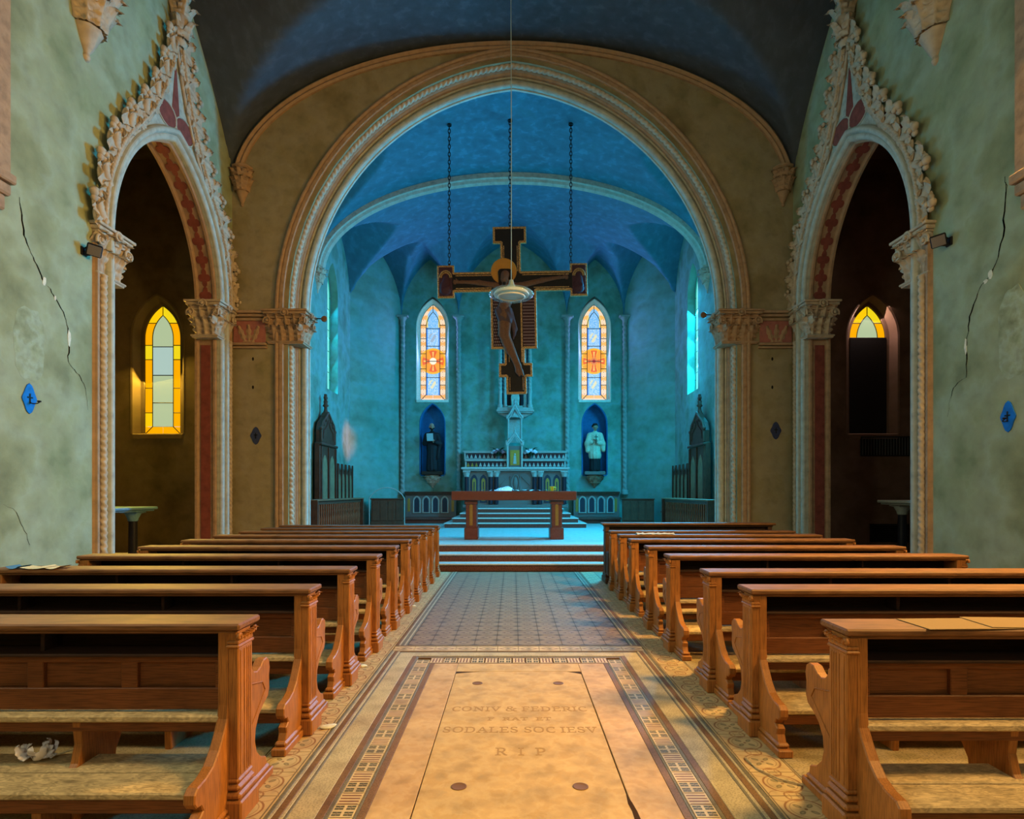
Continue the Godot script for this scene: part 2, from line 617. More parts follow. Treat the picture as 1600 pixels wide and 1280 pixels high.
func make_materials() -> void:
	var S := FastNoiseLite.TYPE_SIMPLEX_SMOOTH
	var C := FastNoiseLite.TYPE_CELLULAR
	TX.plaster = noise_tex(S, 0.008, 6, [[0.0, g(0.87)], [0.35, g(0.95)], [0.55, g(0.97)], [0.75, g(1.0)], [1.0, Color(0.96, 0.96, 0.92)]], 1024, 24.0, 3)
	TX.stain = noise_tex(S, 0.006, 5, [[0.0, Color(0.80, 0.78, 0.70)], [0.32, Color(0.93, 0.92, 0.86)], [0.5, g(1.0)], [0.72, Color(0.97, 0.96, 0.91)], [1.0, Color(0.84, 0.85, 0.76)]], 512, 40.0, 8)
	TX.scuff = noise_tex(S, 0.012, 6, [[0.0, g(0.8)], [0.45, g(0.86)], [0.66, g(0.9)], [0.8, g(1.0)], [1.0, g(1.0)]], 1024, 60.0, 21)
	TX.grain = noise_tex(S, 0.02, 5, [[0.0, g(0.68)], [0.4, g(0.87)], [0.6, g(0.95)], [1.0, g(1.0)]], 512, 14.0, 5)
	TX.dust = noise_tex(S, 0.01, 5, [[0.0, g(0.82)], [0.5, g(0.94)], [1.0, g(1.0)]], 512, 20.0, 6)
	TX.speck = noise_tex(C, 0.09, 2, [[0.0, g(0.62)], [0.3, g(0.9)], [0.6, g(1.0)], [1.0, g(0.8)]], 512, 0.0, 7)
	TX.marble = noise_tex(S, 0.01, 6, [[0.0, g(0.90)], [0.3, Color(0.97, 0.95, 0.91)], [0.5, g(1.0)], [0.7, Color(0.96, 0.93, 0.86)], [1.0, g(0.92)]], 1024, 50.0, 9)
	TX.granite = noise_tex(S, 0.05, 5, [[0.0, g(0.35)], [0.45, g(0.75)], [0.6, g(1.0)], [1.0, g(0.6)]], 512, 20.0, 10)
	TX.dark = noise_tex(S, 0.02, 5, [[0.0, g(0.5)], [0.55, g(0.75)], [0.7, g(1.0)], [1.0, g(1.0)]], 512, 30.0, 11)
	TX.bump = noise_tex(S, 0.02, 6, [], 512, 10.0, 12)
	TX.swirl = noise_tex(S, 0.012, 3, [[0.0, g(0.6)], [0.3, g(0.95)], [0.42, g(0.72)], [0.5, g(1.0)], [0.58, g(0.74)], [0.7, g(1.0)], [1.0, g(0.7)]], 512, 30.0, 14)
	TX.ripple = noise_tex(C, 0.05, 1, [[0.0, g(0.8)], [1.0, g(1.0)]], 256, 0.0, 15)
	# plaster and paint
	mat("green_plaster", Color(0.61, 0.65, 0.54), 0.85, TX.plaster, Vector3.ONE * 0.33, TX.stain, 0.21, TX.bump, 0.5)
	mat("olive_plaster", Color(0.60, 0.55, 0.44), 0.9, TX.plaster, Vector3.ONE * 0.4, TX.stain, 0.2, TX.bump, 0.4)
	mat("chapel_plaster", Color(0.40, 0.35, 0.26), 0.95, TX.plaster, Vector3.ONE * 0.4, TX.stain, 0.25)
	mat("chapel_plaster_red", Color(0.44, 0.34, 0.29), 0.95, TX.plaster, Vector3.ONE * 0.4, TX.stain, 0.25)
	mat("apse_plaster", Color(0.42, 0.60, 0.57), 0.8, TX.plaster, Vector3.ONE * 0.4, TX.stain, 0.25, TX.bump, 0.3)
	mat("vault_blue", Color(0.27, 0.52, 0.60), 0.8, TX.scuff, Vector3.ONE * 0.28, TX.plaster, 0.15)
	mat("vault_dark", Color(0.33, 0.36, 0.40), 0.9, TX.scuff, Vector3.ONE * 0.3, TX.plaster, 0.2)
	mat("stone_cream", Color(0.78, 0.70, 0.60), 0.75, TX.plaster, Vector3.ONE * 0.7, TX.dust, 1.3, TX.bump, 0.3)
	mat("stone_tan", Color(0.70, 0.57, 0.45), 0.8, TX.plaster, Vector3.ONE * 0.7, TX.dust, 1.3, TX.bump, 0.3)
	mat("stone_grey", Color(0.74, 0.74, 0.68), 0.75, TX.plaster, Vector3.ONE * 0.7, TX.dust, 1.3)
	mat("stone_apse", Color(0.54, 0.58, 0.55), 0.8, TX.plaster, Vector3.ONE * 0.7)
	mat("stone_red", Color(0.55, 0.29, 0.25), 0.8, TX.plaster, Vector3.ONE * 0.9, TX.dust, 1.1)
	mat("stone_rose", Color(0.64, 0.40, 0.36), 0.8, TX.plaster, Vector3.ONE * 0.9)
	mat("crack_dark", Color(0.10, 0.08, 0.06), 1.0)
	mat("plaster_white", Color(0.86, 0.85, 0.78), 0.9, TX.plaster, Vector3.ONE * 1.5)
	mat("plaster_pale", Color(0.62, 0.67, 0.58), 0.9, TX.plaster, Vector3.ONE * 1.0, TX.stain, 0.9)
	# wood
	mat("wood_along", Color(0.50, 0.29, 0.155), 0.5, TX.grain, Vector3(0.5, 11, 11), TX.dust, 0.7, TX.grain, 0.05)
	mat("wood_upright", Color(0.69, 0.44, 0.22), 0.45, TX.grain, Vector3(11, 0.6, 11), TX.dust, 0.8, TX.grain, 0.05)
	mat("wood_top", Color(0.53, 0.355, 0.22), 0.6, TX.grain, Vector3(0.4, 6, 6), TX.dust, 0.9)
	mat("wood_dusty", Color(0.86, 0.75, 0.57), 0.8, TX.swirl, Vector3(0.7, 2.6, 2.6), TX.dust, 1.7)
	mat("wood_dark", Color(0.36, 0.23, 0.15), 0.55, TX.grain, Vector3(6, 0.6, 6), TX.dust, 0.8)
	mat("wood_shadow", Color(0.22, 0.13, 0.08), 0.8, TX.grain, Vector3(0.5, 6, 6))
	mat("wood_olive", Color(0.56, 0.50, 0.36), 0.6, TX.grain, Vector3(6, 0.6, 6), TX.dust, 0.8)
	# stone floor
	mat("slab_stone", Color(0.80, 0.67, 0.47), 0.6, TX.marble, Vector3.ONE * 0.55, TX.dust, 0.9)
	mat("slab_rose", Color(0.80, 0.66, 0.48), 0.55, TX.marble, Vector3.ONE * 0.7, TX.dust, 0.9)
	mat("cream_terrazzo", Color(0.78, 0.71, 0.56), 0.55, TX.speck, Vector3.ONE * 1.6, TX.dust, 1.1)
	mat("brown_terrazzo", Color(0.53, 0.39, 0.24), 0.55, TX.speck, Vector3.ONE * 1.6, TX.dust, 1.1)
	mat("grey_terrazzo", Color(0.50, 0.46, 0.37), 0.55, TX.speck, Vector3.ONE * 1.6, TX.dust, 1.1)
	mat("aisle_terrazzo", Color(0.66, 0.58, 0.45), 0.7, TX.speck, Vector3.ONE * 1.2, TX.stain, 0.8)
	mat("grout", Color(0.36, 0.29, 0.21), 0.9)
	mat("engraved", Color(0.62, 0.49, 0.33), 0.8)
	mat("chip_dark", Color(0.22, 0.13, 0.07), 0.95)
	mat("step_red", Color(0.48, 0.30, 0.25), 0.5, TX.granite, Vector3.ONE * 1.4)
	mat("step_pale", Color(0.78, 0.77, 0.75), 0.36, TX.marble, Vector3.ONE * 0.8)
	mat("platform", Color(0.74, 0.75, 0.74), 0.38, TX.marble, Vector3.ONE * 0.8, TX.dust, 0.9)
	mat("red_marble", Color(0.56, 0.31, 0.25), 0.4, TX.granite, Vector3(2.2, 2.2, 2.2), TX.marble, 0.7)
	mat("gold_inlay", Color(0.75, 0.56, 0.24), 0.5, TX.granite, Vector3.ONE * 4.0)
	mat("white_marble", Color(0.62, 0.64, 0.62), 0.45, TX.marble, Vector3.ONE * 1.2)
	mat("slab_blue", Color(0.42, 0.60, 0.72), 0.5, TX.marble, Vector3.ONE * 1.2)
	mat("grey_marble", Color(0.50, 0.47, 0.44), 0.5, TX.granite, Vector3.ONE * 3.0)
	mat("dark_marble", Color(0.17, 0.17, 0.21), 0.35, TX.granite, Vector3.ONE * 3.0)
	mat("slate_inlay", Color(0.16, 0.19, 0.23), 0.6)
	# painted and metal things
	mat("niche_blue", Color(0.12, 0.40, 0.58), 0.75, TX.plaster, Vector3.ONE * 0.8)
	mat("enamel_blue", Color(0.06, 0.42, 0.80), 0.5, TX.dust, Vector3.ONE * 2.0)
	mat("enamel_slate", Color(0.20, 0.24, 0.38), 0.6, TX.dust, Vector3.ONE * 2.0)
	mat("gilt", Color(0.82, 0.64, 0.40), 0.45, TX.dark, Vector3.ONE * 3.0)
	mat("gilt_bright", Color(0.86, 0.60, 0.24), 0.4, TX.granite, Vector3.ONE * 5.0)
	mat("board_dark", Color(0.10, 0.085, 0.09), 0.6, TX.dust, Vector3.ONE * 2.0)
	mat("board_purple", Color(0.27, 0.15, 0.19), 0.6, TX.dust, Vector3.ONE * 3.0)
	mat("skin_dark", Color(0.42, 0.29, 0.21), 0.6, TX.dust, Vector3.ONE * 4.0)
	mat("hair_dark", Color(0.13, 0.09, 0.07), 0.8)
	mat("cloth_grey", Color(0.30, 0.24, 0.25), 0.8)
	mat("robe_dark", Color(0.12, 0.10, 0.11), 0.7, TX.dust, Vector3.ONE * 3.0)
	mat("robe_white", Color(0.78, 0.74, 0.62), 0.7, TX.dust, Vector3.ONE * 3.0)
	mat("skin_statue", Color(0.66, 0.50, 0.40), 0.6)
	mat("book_pale", Color(0.62, 0.62, 0.60), 0.7)
	mat("iron", Color(0.07, 0.07, 0.08), 0.55)
	mat("iron_grey", Color(0.30, 0.30, 0.30), 0.5)
	mat("lamp_white", Color(0.86, 0.85, 0.80), 0.45)
	mat("lamp_zinc", Color(0.55, 0.62, 0.62), 0.4)
	mat("brass_old", Color(0.45, 0.32, 0.20), 0.5)
	mat("paper", Color(0.80, 0.74, 0.60), 0.9, TX.dust, Vector3.ONE * 6.0)
	mat("paper_white", Color(0.88, 0.88, 0.86), 0.9)
	mat("paper_blue", Color(0.25, 0.42, 0.55), 0.8)
	mat("fabric_brown", Color(0.56, 0.46, 0.32), 0.95, TX.speck, Vector3.ONE * 9.0)
	mat("cloth_white", Color(0.84, 0.86, 0.92), 0.8)
	mat("plastic_yellow", Color(0.80, 0.80, 0.25), 0.5)
	mat("flower_white", Color(0.85, 0.83, 0.86), 0.8)
	mat("flower_pink", Color(0.62, 0.42, 0.46), 0.8)
	mat("flower_yellow", Color(0.80, 0.62, 0.30), 0.8)
	mat("leaf_green", Color(0.14, 0.22, 0.14), 0.8)
	var gl := mat("lamp_glass", Color(0.75, 0.9, 0.92, 0.22), 0.05)
	gl.uv1_triplanar = false
	gl.transparency = BaseMaterial3D.TRANSPARENCY_ALPHA
	glow("glass_nave", Color(0.95, 0.90, 0.78), 0.9)
	glow("glass_teal", Color(0.10, 0.72, 0.66), 0.8)
	glow("glass_teal_pale", Color(0.50, 0.95, 0.90), 0.95)
	glow("glass_left", Color.WHITE, 1.0, ImageTexture.create_from_image(apse_glass(true)))
	glow("glass_right", Color.WHITE, 1.0, ImageTexture.create_from_image(apse_glass(false)))
	glow("glass_yellow", Color(1.0, 0.80, 0.04), 1.0)
	glow("glass_amber", Color(1.0, 0.68, 0.0), 1.0)
	glow("glass_lemon", Color(0.95, 0.84, 0.10), 1.0)
	glow("glass_pale", Color(0.76, 0.84, 0.66), 0.8)
	glow("glass_ice", Color(0.74, 0.86, 0.82), 0.8)
	mat("lens_grey", Color(0.46, 0.45, 0.48), 0.35, TX.ripple, Vector3.ONE * 12.0)

# ---------- glass paintings and tile prints (flat colour on flat pieces)
func apse_glass(left: bool) -> Image:
	var w := 128
	var h := 512
	var im := Image.create(w, h, false, Image.FORMAT_RGB8)
	var rn := FastNoiseLite.new()
	rn.frequency = 0.05
	rn.seed = 4 if left else 9
	for y in h:
		for x in w:
			var u := (x + 0.5) / w
			var t := (y + 0.5) / h          # 0 at the top
			var k := rn.get_noise_2d(x * 2.0, y * 2.0)
			var c: Color
			var dc := Vector2((u - 0.5) * 0.875, (t - 0.59) * 3.34)     # metres from the medallion's centre
			var border := absf(u - 0.5) > 0.27 or t > 0.945 or t < 0.13 - 0.0
			if absf(u - 0.5) < 0.27 and t <= 0.945:
				var arch := 0.045 + 1.5 * (u - 0.5) * (u - 0.5)
				border = t < arch
			var r := dc.length()
			if r < 0.45 and absf(dc.x) < 0.44:
				c = Color(1.0, 0.62, 0.0)
				var a := atan2(dc.y, dc.x)
				if absf(cos(2.0 * a)) > 0.72 and r > 0.12 and r < 0.37: c = Color(0.95, 0.36, 0.0)
				if absf(cos(2.0 * a)) > 0.985 and r > 0.1 and r < 0.33: c = Color(1.0, 0.8, 0.35)
				if r > 0.40: c = Color(1.0, 0.72, 0.02)
				if r < 0.12: c = Color(1.0, 0.97, 0.86) if left else Color(0.9, 0.5, 0.2)
				if not left and r < 0.06: c = Color(0.75, 0.08, 0.04)
				if not left and absf(cos(2.0 * a)) > 0.7 and absf(cos(4.0 * a)) < 0.25 and r > 0.2: c = Color(0.95, 0.8, 0.15)
			elif border:
				var step := fmod(t * 22.0, 1.0)
				c = Color(0.99, 0.74, 0.36) if not left else Color(0.98, 0.70, 0.36)
				if fmod(t * 22.0 + 0.5, 2.0) < 1.0: c = Color(0.98, 0.86, 0.72)
				var d := Vector2((absf(u - 0.5) - 0.38) * 7.0, (step - 0.5) * 1.6).length()
				if d < 0.34: c = Color(0.99, 0.93, 0.78)
				if d < 0.17: c = Color(0.86, 0.35, 0.12)
			else:
				c = Color(0.50, 0.76, 0.98).lerp(Color(0.80, 0.90, 1.0), clampf(0.4 + k * 1.4, 0, 1))
				if t < 0.26: c = Color(0.42, 0.72, 0.97).lerp(Color(0.75, 0.88, 0.98), clampf(0.3 + k, 0, 1))
				if absf(u - 0.5) > 0.20 and t < 0.24: c = Color(0.95, 0.85, 0.45)
				if absf(u - 0.5) > 0.215 and t >= 0.24: c = Color(0.22, 0.50, 0.95)
				var sc := 0.345 if t < 0.5 else 0.83
				var e := Vector2((u - 0.48) * 1.3, (t - sc) * 4.0)
				if e.length() < 0.19 and sin(e.x * 22.0 + e.y * 17.0) > -0.2: c = Color(0.93, 0.90, 0.72) if (not left or t > 0.5) else Color(0.62, 0.70, 0.80)
			im.set_pixel(x, y, c.lightened(0.05 + 0.06 * k))
	return im

func tile_image(kind: String, size := 128) -> Image:
	var im := Image.create(size, size, false, Image.FORMAT_RGB8)
	var cream := Color(0.86, 0.79, 0.64)
	var brown := Color(0.48, 0.30, 0.20)
	var green := Color(0.36, 0.35, 0.24)
	var grey := Color(0.52, 0.47, 0.38)
	for y in size:
		for x in size:
			var u := (x + 0.5) / size
			var v := (y + 0.5) / size
			var p := Vector2(u - 0.5, v - 0.5)
			var c := cream
			match kind:
				"stripes":
					if absf(p.x) < 0.43 and fmod(v * 4.0 + 0.25, 1.0) < 0.42: c = brown
				"blocks":
					var q := Vector2(fmod(u * 2.0, 1.0) - 0.5, fmod(v * 2.0, 1.0) - 0.5)
					if absf(q.x) < 0.38 and absf(q.y) < 0.34: c = green
					if absf(q.x) < 0.38 and absf(q.y) < 0.04: c = cream
					if absf(q.x) < 0.05 and absf(q.y) < 0.34: c = grey
				"roundel":
					var r := p.length()
					if absf(r - 0.37) < 0.020: c = Color(0.64, 0.48, 0.34)
					if absf(Vector2(p.x, absf(p.y) - 0.5).length() - 0.17) < 0.018: c = Color(0.66, 0.51, 0.37)
					if absf(r - 0.29) < 0.010: c = Color(0.72, 0.62, 0.48)
					for k in 4:
						var a := PI * 0.25 + k * PI * 0.5
						var e := (p - Vector2(cos(a), sin(a)) * 0.17).rotated(-a)
						if Vector2(e.x / 0.085, e.y / 0.05).length() < 1.0: c = Color(0.60, 0.56, 0.44)
						if Vector2(e.x / 0.045, e.y / 0.02).length() < 1.0: c = Color(0.70, 0.66, 0.54)
						var s := p - Vector2(0, 0.5 if k < 2 else -0.5) - Vector2(0.27 if k % 2 == 0 else -0.27, 0)
						if absf(s.length() - 0.2) < 0.012: c = Color(0.74, 0.63, 0.49)
					if r < 0.03: c = Color(0.62, 0.46, 0.32)
					if absf(absf(p.x) - 0.47) < 0.016: c = grey
				"field":
					var q := Vector2(absf(p.x), absf(p.y))
					c = Color(0.66, 0.60, 0.50)
					if q.x + q.y < 0.30: c = Color(0.52, 0.45, 0.38)
					if maxf(q.x, q.y) < 0.11: c = Color(0.70, 0.64, 0.53)
					if q.x + q.y > 0.72: c = Color(0.48, 0.44, 0.39)
					if absf(q.x + q.y - 0.5) < 0.025: c = Color(0.57, 0.49, 0.41)
				"diamond":
					var q := Vector2(absf(p.x), absf(p.y))
					if absf(q.x * 0.8 + q.y - 0.33) < 0.05: c = brown
					if q.x * 0.8 + q.y < 0.13: c = green
					if absf(q.y - 0.45) < 0.03: c = grey
					if q.x > 0.40 and q.y < 0.05: c = brown
			im.set_pixel(x, y, c)
	return im

# ---------- the scene
func _ready() -> void:
	rng.seed = 7
	set_camera()
	set_light()
	make_materials()
	make_shared()
	build_nave()
	build_chancel()
	build_chapels()
	build_floor()
	build_pews()
	build_sanctuary()
	build_crucifix()
	build_small()

func set_camera() -> void:
	var c := Camera3D.new()
	c.name = "camera"
	c.projection = Camera3D.PROJECTION_FRUSTUM
	c.near = 0.05
	c.far = 200.0
	c.size = 1280.0 / F * c.near
	c.frustum_offset = Vector2((800.0 - PX) / F * c.near, (PY - 640.0) / F * c.near)
	c.position = Vector3(0, EYE, 0)
	add_child(c)
	c.current = true

func set_light() -> void:
	var we := WorldEnvironment.new()
	we.name = "environment"
	var e := Environment.new()
	e.background_mode = Environment.BG_SKY
	var sky := Sky.new()
	var sm := ProceduralSkyMaterial.new()
	sm.sky_top_color = Color(0.45, 0.6, 0.85)
	sm.sky_horizon_color = Color(0.8, 0.85, 0.9)
	sky.sky_material = sm
	e.sky = sky
	e.tonemap_mode = Environment.TONE_MAPPER_LINEAR
	e.tonemap_exposure = 1.0
	e.sdfgi_enabled = true
	e.ssao_enabled = true
	e.ssil_enabled = true
	we.environment = e
	add_child(we)
	# daylight through the high nave windows: one low sun-warmed window on the right does most of it
	for s in NAVE_WINDOWS:
		window_light("nave_window_daylight", Vector3(s[0] * (W + 0.08), 5.15, s[1]), Vector3(-s[0] * 1.2, 0.3, -3.4 if s[1] < -3.0 else -2.4), Vector2(1.0, 2.2), s[2], s[3])
	# the west front behind the camera: a wide pale window over the door
	area("west_window_daylight", Vector3(0, 6.2, 5.5), Vector3(0, 2.4, -8), Vector2(2.4, 2.4), Color(0.96, 0.97, 0.86), 14.0)
	# teal glass in the side walls of the chancel
	window_light("chancel_window_daylight", Vector3(CW + 0.14, 5.7, -17.25), Vector3(-0.4, 0.3, -14.6), Vector2(0.8, 3.0), Color(0.10, 0.68, 0.88), 150.0)
	window_light("chancel_window_daylight", Vector3(CW + 0.14, 5.7, -14.0), Vector3(0.2, 0.0, -11.2), Vector2(0.8, 3.0), Color(0.12, 0.68, 0.92), 270.0)
	window_light("chancel_window_daylight", Vector3(-CW - 0.14, 5.7, -17.25), Vector3(2.5, 1.0, -15.6), Vector2(0.8, 3.0), Color(0.10, 0.66, 0.84), 16.0)
	window_light("chancel_window_daylight", Vector3(-CW - 0.14, 5.7, -14.0), Vector3(2.0, 0.2, -12.6), Vector2(0.8, 3.0), Color(0.18, 0.70, 0.92), 44.0)
	# painted glass in the apse
	for sx: float in [-2.74, 2.80]:
		area("apse_window_daylight", Vector3(sx, 6.3, ZB - 0.12), Vector3(sx * 0.9, 5.0, -12), Vector2(0.8, 3.2), Color(0.55, 0.62, 1.0), 16.0)
	var beam := SpotLight3D.new()   # sun through the orange glass of the right chancel window, on the left wall
	beam.name = "coloured_sunbeam"
	beam.spot_angle = 3.6
	beam.spot_angle_attenuation = 0.9
	beam.spot_range = 40.0
	beam.spot_attenuation = 2.0
	beam.light_size = 0.1
	beam.light_color = Color(1.0, 0.45, 0.20)
	beam.light_energy = 260.0
	beam.shadow_enabled = true
	add_child(beam)
	beam.look_at_from_position(Vector3(CW - 0.1, 6.6, -17.4), Vector3(-CW, 3.05, -18.75), Vector3.UP)
	area("chapel_window_daylight", P3(246, 585, 12.42), Vector3(-6.6, 1.0, -7.5), Vector2(0.6, 2.2), Color(1.0, 0.80, 0.30), 45.0)
	area("chapel_window_daylight", P3(1363, 492, 12.42), Vector3(7.0, 1.0, -7.5), Vector2(0.6, 0.5), Color(1.0, 0.86, 0.80), 3.5)

const NAVE_WINDOWS := [
	[1.0, -5.55, Color(1.0, 0.78, 0.42), 94.0], [1.0, -1.9, Color(1.0, 0.79, 0.46), 50.0],
	[-1.0, -5.55, Color(0.95, 1.0, 0.86), 10.0], [-1.0, -1.9, Color(0.95, 1.0, 0.86), 14.0]]

func window_light(called: String, where: Vector3, to: Vector3, size: Vector2, col: Color, energy: float) -> void:
	# the sky's light comes in downwards: a column of small lights in the reveal, each turned to the floor
	for i in 4:
		area(called, where + Vector3(0, size.y * (i - 1.5) / 4.0, 0), to, Vector2(size.x, size.y / 4.4), col, energy / 4.0)

func area(called: String, where: Vector3, to: Vector3, size: Vector2, col: Color, energy: float) -> void:
	var l := AreaLight3D.new()
	l.name = called
	l.area_size = size
	l.light_color = col
	l.light_energy = energy
	l.area_range = 40.0
	l.area_attenuation = 2.0
	l.shadow_enabled = true
	add_child(l, true)
	l.look_at_from_position(where, to, Vector3.UP)

# ---------- shared pieces
var LEAF: ArrayMesh
var LEAF_TAN: ArrayMesh
var LEAF_GREY: ArrayMesh
var CROCKET: ArrayMesh
var SCROLL: ArrayMesh
var SCROLL_TAN: ArrayMesh

func make_shared() -> void:
	var b := mb()
	b.leaf(0.22, 0.30, 0.09)
	LEAF = b.done(M.stone_cream)
	LEAF_TAN = b.done(M.stone_tan)
	LEAF_GREY = b.done(M.stone_grey)
	# a volute: a ribbon of stone rolled up, with an eye
	b = mb()
	var path := []
	for i in 26:
		var t := i / 25.0
		var a := t * TAU * 1.6 - 0.6
		path.append(Vector3(cos(a), sin(a), 0.25 * t) * (0.075 * (1.0 - 0.72 * t)))
	b.tube(path, 0.020, 6, false, 0.012)
	b.blob(Vector3(0, 0, 0.02), Vector3(0.03, 0.03, 0.026))
	SCROLL = b.done(M.stone_cream)
	SCROLL_TAN = b.done(M.stone_tan)
	# a crocket: a leafy stalk that climbs along the band and ends in a curled bud; y points away from the arch
	b = mb()
	b.tube([Vector3(-0.10, -0.03, 0.02), Vector3(-0.05, 0.05, 0.04), Vector3(0.02, 0.11, 0.06), Vector3(0.04, 0.17, 0.07)], 0.045, 7, false, 0.026)
	for q in [[0.05, 0.185, 0.075, 0.042], [0.0, 0.175, 0.07, 0.030], [0.085, 0.15, 0.06, 0.030], [0.05, 0.15, 0.10, 0.028]]:
		b.blob(Vector3(q[0], q[1], q[2]), Vector3(q[3], q[3], q[3]), 5, 7)
	for q in [[-0.16, -0.05, -0.9, 0.9], [-0.09, 0.0, -0.35, 1.15], [0.0, -0.04, 0.1, 1.0], [0.07, -0.04, 0.55, 1.0], [-0.02, 0.06, -0.1, 0.75], [0.14, -0.05, 0.9, 0.8]]:
		b.at(Transform3D(Basis(Vector3(0, 0, 1), -q[2]) * Basis.from_scale(Vector3.ONE * q[3]), Vector3(q[0], q[1], 0.02)))
		b.leaf(0.13, 0.17, 0.06)
	CROCKET = b.done(M.stone_cream)

func capital(parent: Node, fr: Transform3D, x0: float, x1: float, z0: float, z1: float, y0: float, y1: float, faces: Array, tan := false) -> Node3D:
	# a pier capital filling the box; faces: "front" (+z), "low" (-x), "high" (+x)
	var o := Node3D.new()
	o.name = "capital"
	parent.add_child(o, true)
	o.transform = fr
	var sm: Material = M.stone_tan if tan else M.stone_cream
	var h := y1 - y0
	var c := Vector3((x0 + x1) * 0.5, 0, (z0 + z1) * 0.5)
	var sx := x1 - x0
	var sz := z1 - z0
	var b := mb()
	b.box(c + Vector3(0, y1 - 0.03 * h, 0), Vector3(sx, 0.06 * h, sz), 0.008)
	b.box(c + Vector3(0, y1 - 0.10 * h, 0), Vector3(sx - 0.05, 0.08 * h, sz - 0.05), 0.012)
	b.box(c + Vector3(0, y1 - 0.165 * h, 0), Vector3(sx - 0.10, 0.05 * h, sz - 0.10), 0.01)
	b.box(c + Vector3(0, y1 - 0.22 * h, 0), Vector3(sx - 0.14, 0.06 * h, sz - 0.14), 0.006)
	obj("abacus", b, sm, o)
	b = mb()
	b.box(c + Vector3(0, y0 + 0.42 * h, 0), Vector3(sx - 0.30, 0.80 * h, sz - 0.30), 0.05)
	obj("bell", b, sm, o)
	b = mb()
	b.box(c + Vector3(0, y0 + 0.02 * h, 0), Vector3(sx - 0.20, 0.04 * h, sz - 0.20), 0.006)
	b.box(c + Vector3(0, y0 + 0.06 * h, 0), Vector3(sx - 0.16, 0.05 * h, sz - 0.16), 0.014)
	obj("necking", b, sm, o)
	var leaf := LEAF_TAN if tan else LEAF
	for f: String in faces:
		var turn := {"front": 0.0, "high": PI / 2, "low": -PI / 2}[f] as float
		var wide := sx if f == "front" else sz
		var reach := (sz if f == "front" else sx) * 0.5 - 0.16
		var n := maxi(3, int(round(wide / 0.20)))
		var s := h / 0.62
		for i in n:
			var off := (i + 0.5) / n - 0.5
			var bs := Basis(Vector3.UP, turn)
			inst("leaf", leaf, o, Transform3D(bs * Basis.from_scale(Vector3(0.85, 0.95 * s, 1.25)), c + Vector3(0, y0 + 0.08 * h, 0) + bs * Vector3(off * (wide - 0.26), 0, reach)))
		for i in n + 1:
			var off := float(i) / n - 0.5
			var bs := Basis(Vector3.UP, turn)
			inst("leaf", leaf, o, Transform3D(bs * Basis.from_scale(Vector3(0.85, 1.05 * s, 1.35)), c + Vector3(0, y0 + 0.36 * h, 0) + bs * Vector3(off * (wide - 0.22), 0, reach - 0.02)))
		for sd: float in [-1.0, 1.0]:
			var bs := Basis(Vector3.UP, turn)
			inst("volute", SCROLL_TAN if tan else SCROLL, o, Transform3D(bs * Basis.from_scale(Vector3(sd, 1, 1)), c + Vector3(0, y1 - 0.33 * h, 0) + bs * Vector3(sd * (wide * 0.5 - 0.10), 0, reach + 0.10)))
		# the flower in the middle of the abacus
		var bs2 := Basis(Vector3.UP, turn)
		inst("rosette", SCROLL_TAN if tan else SCROLL, o, Transform3D(bs2, c + Vector3(0, y1 - 0.11 * h, 0) + bs2 * Vector3(0, 0, reach + 0.15)))
	return o

# ---------- nave
func nave_profile(x: float) -> float:
	var t := clampf(absf(x) / W, 0, 1)
	return 7.3 + 2.64 * sqrt(1.0 - t * t)

func nave_height(x: float, z: float) -> float:
	var depth := fposmod(-z - 11.5, 3.84)            # bays of 3.84 m counted from the arch wall
	var d := minf(depth, 3.84 - depth) / 1.92
	return maxf(nave_profile(x), 7.3 + 2.5 * pow(d, 0.72))

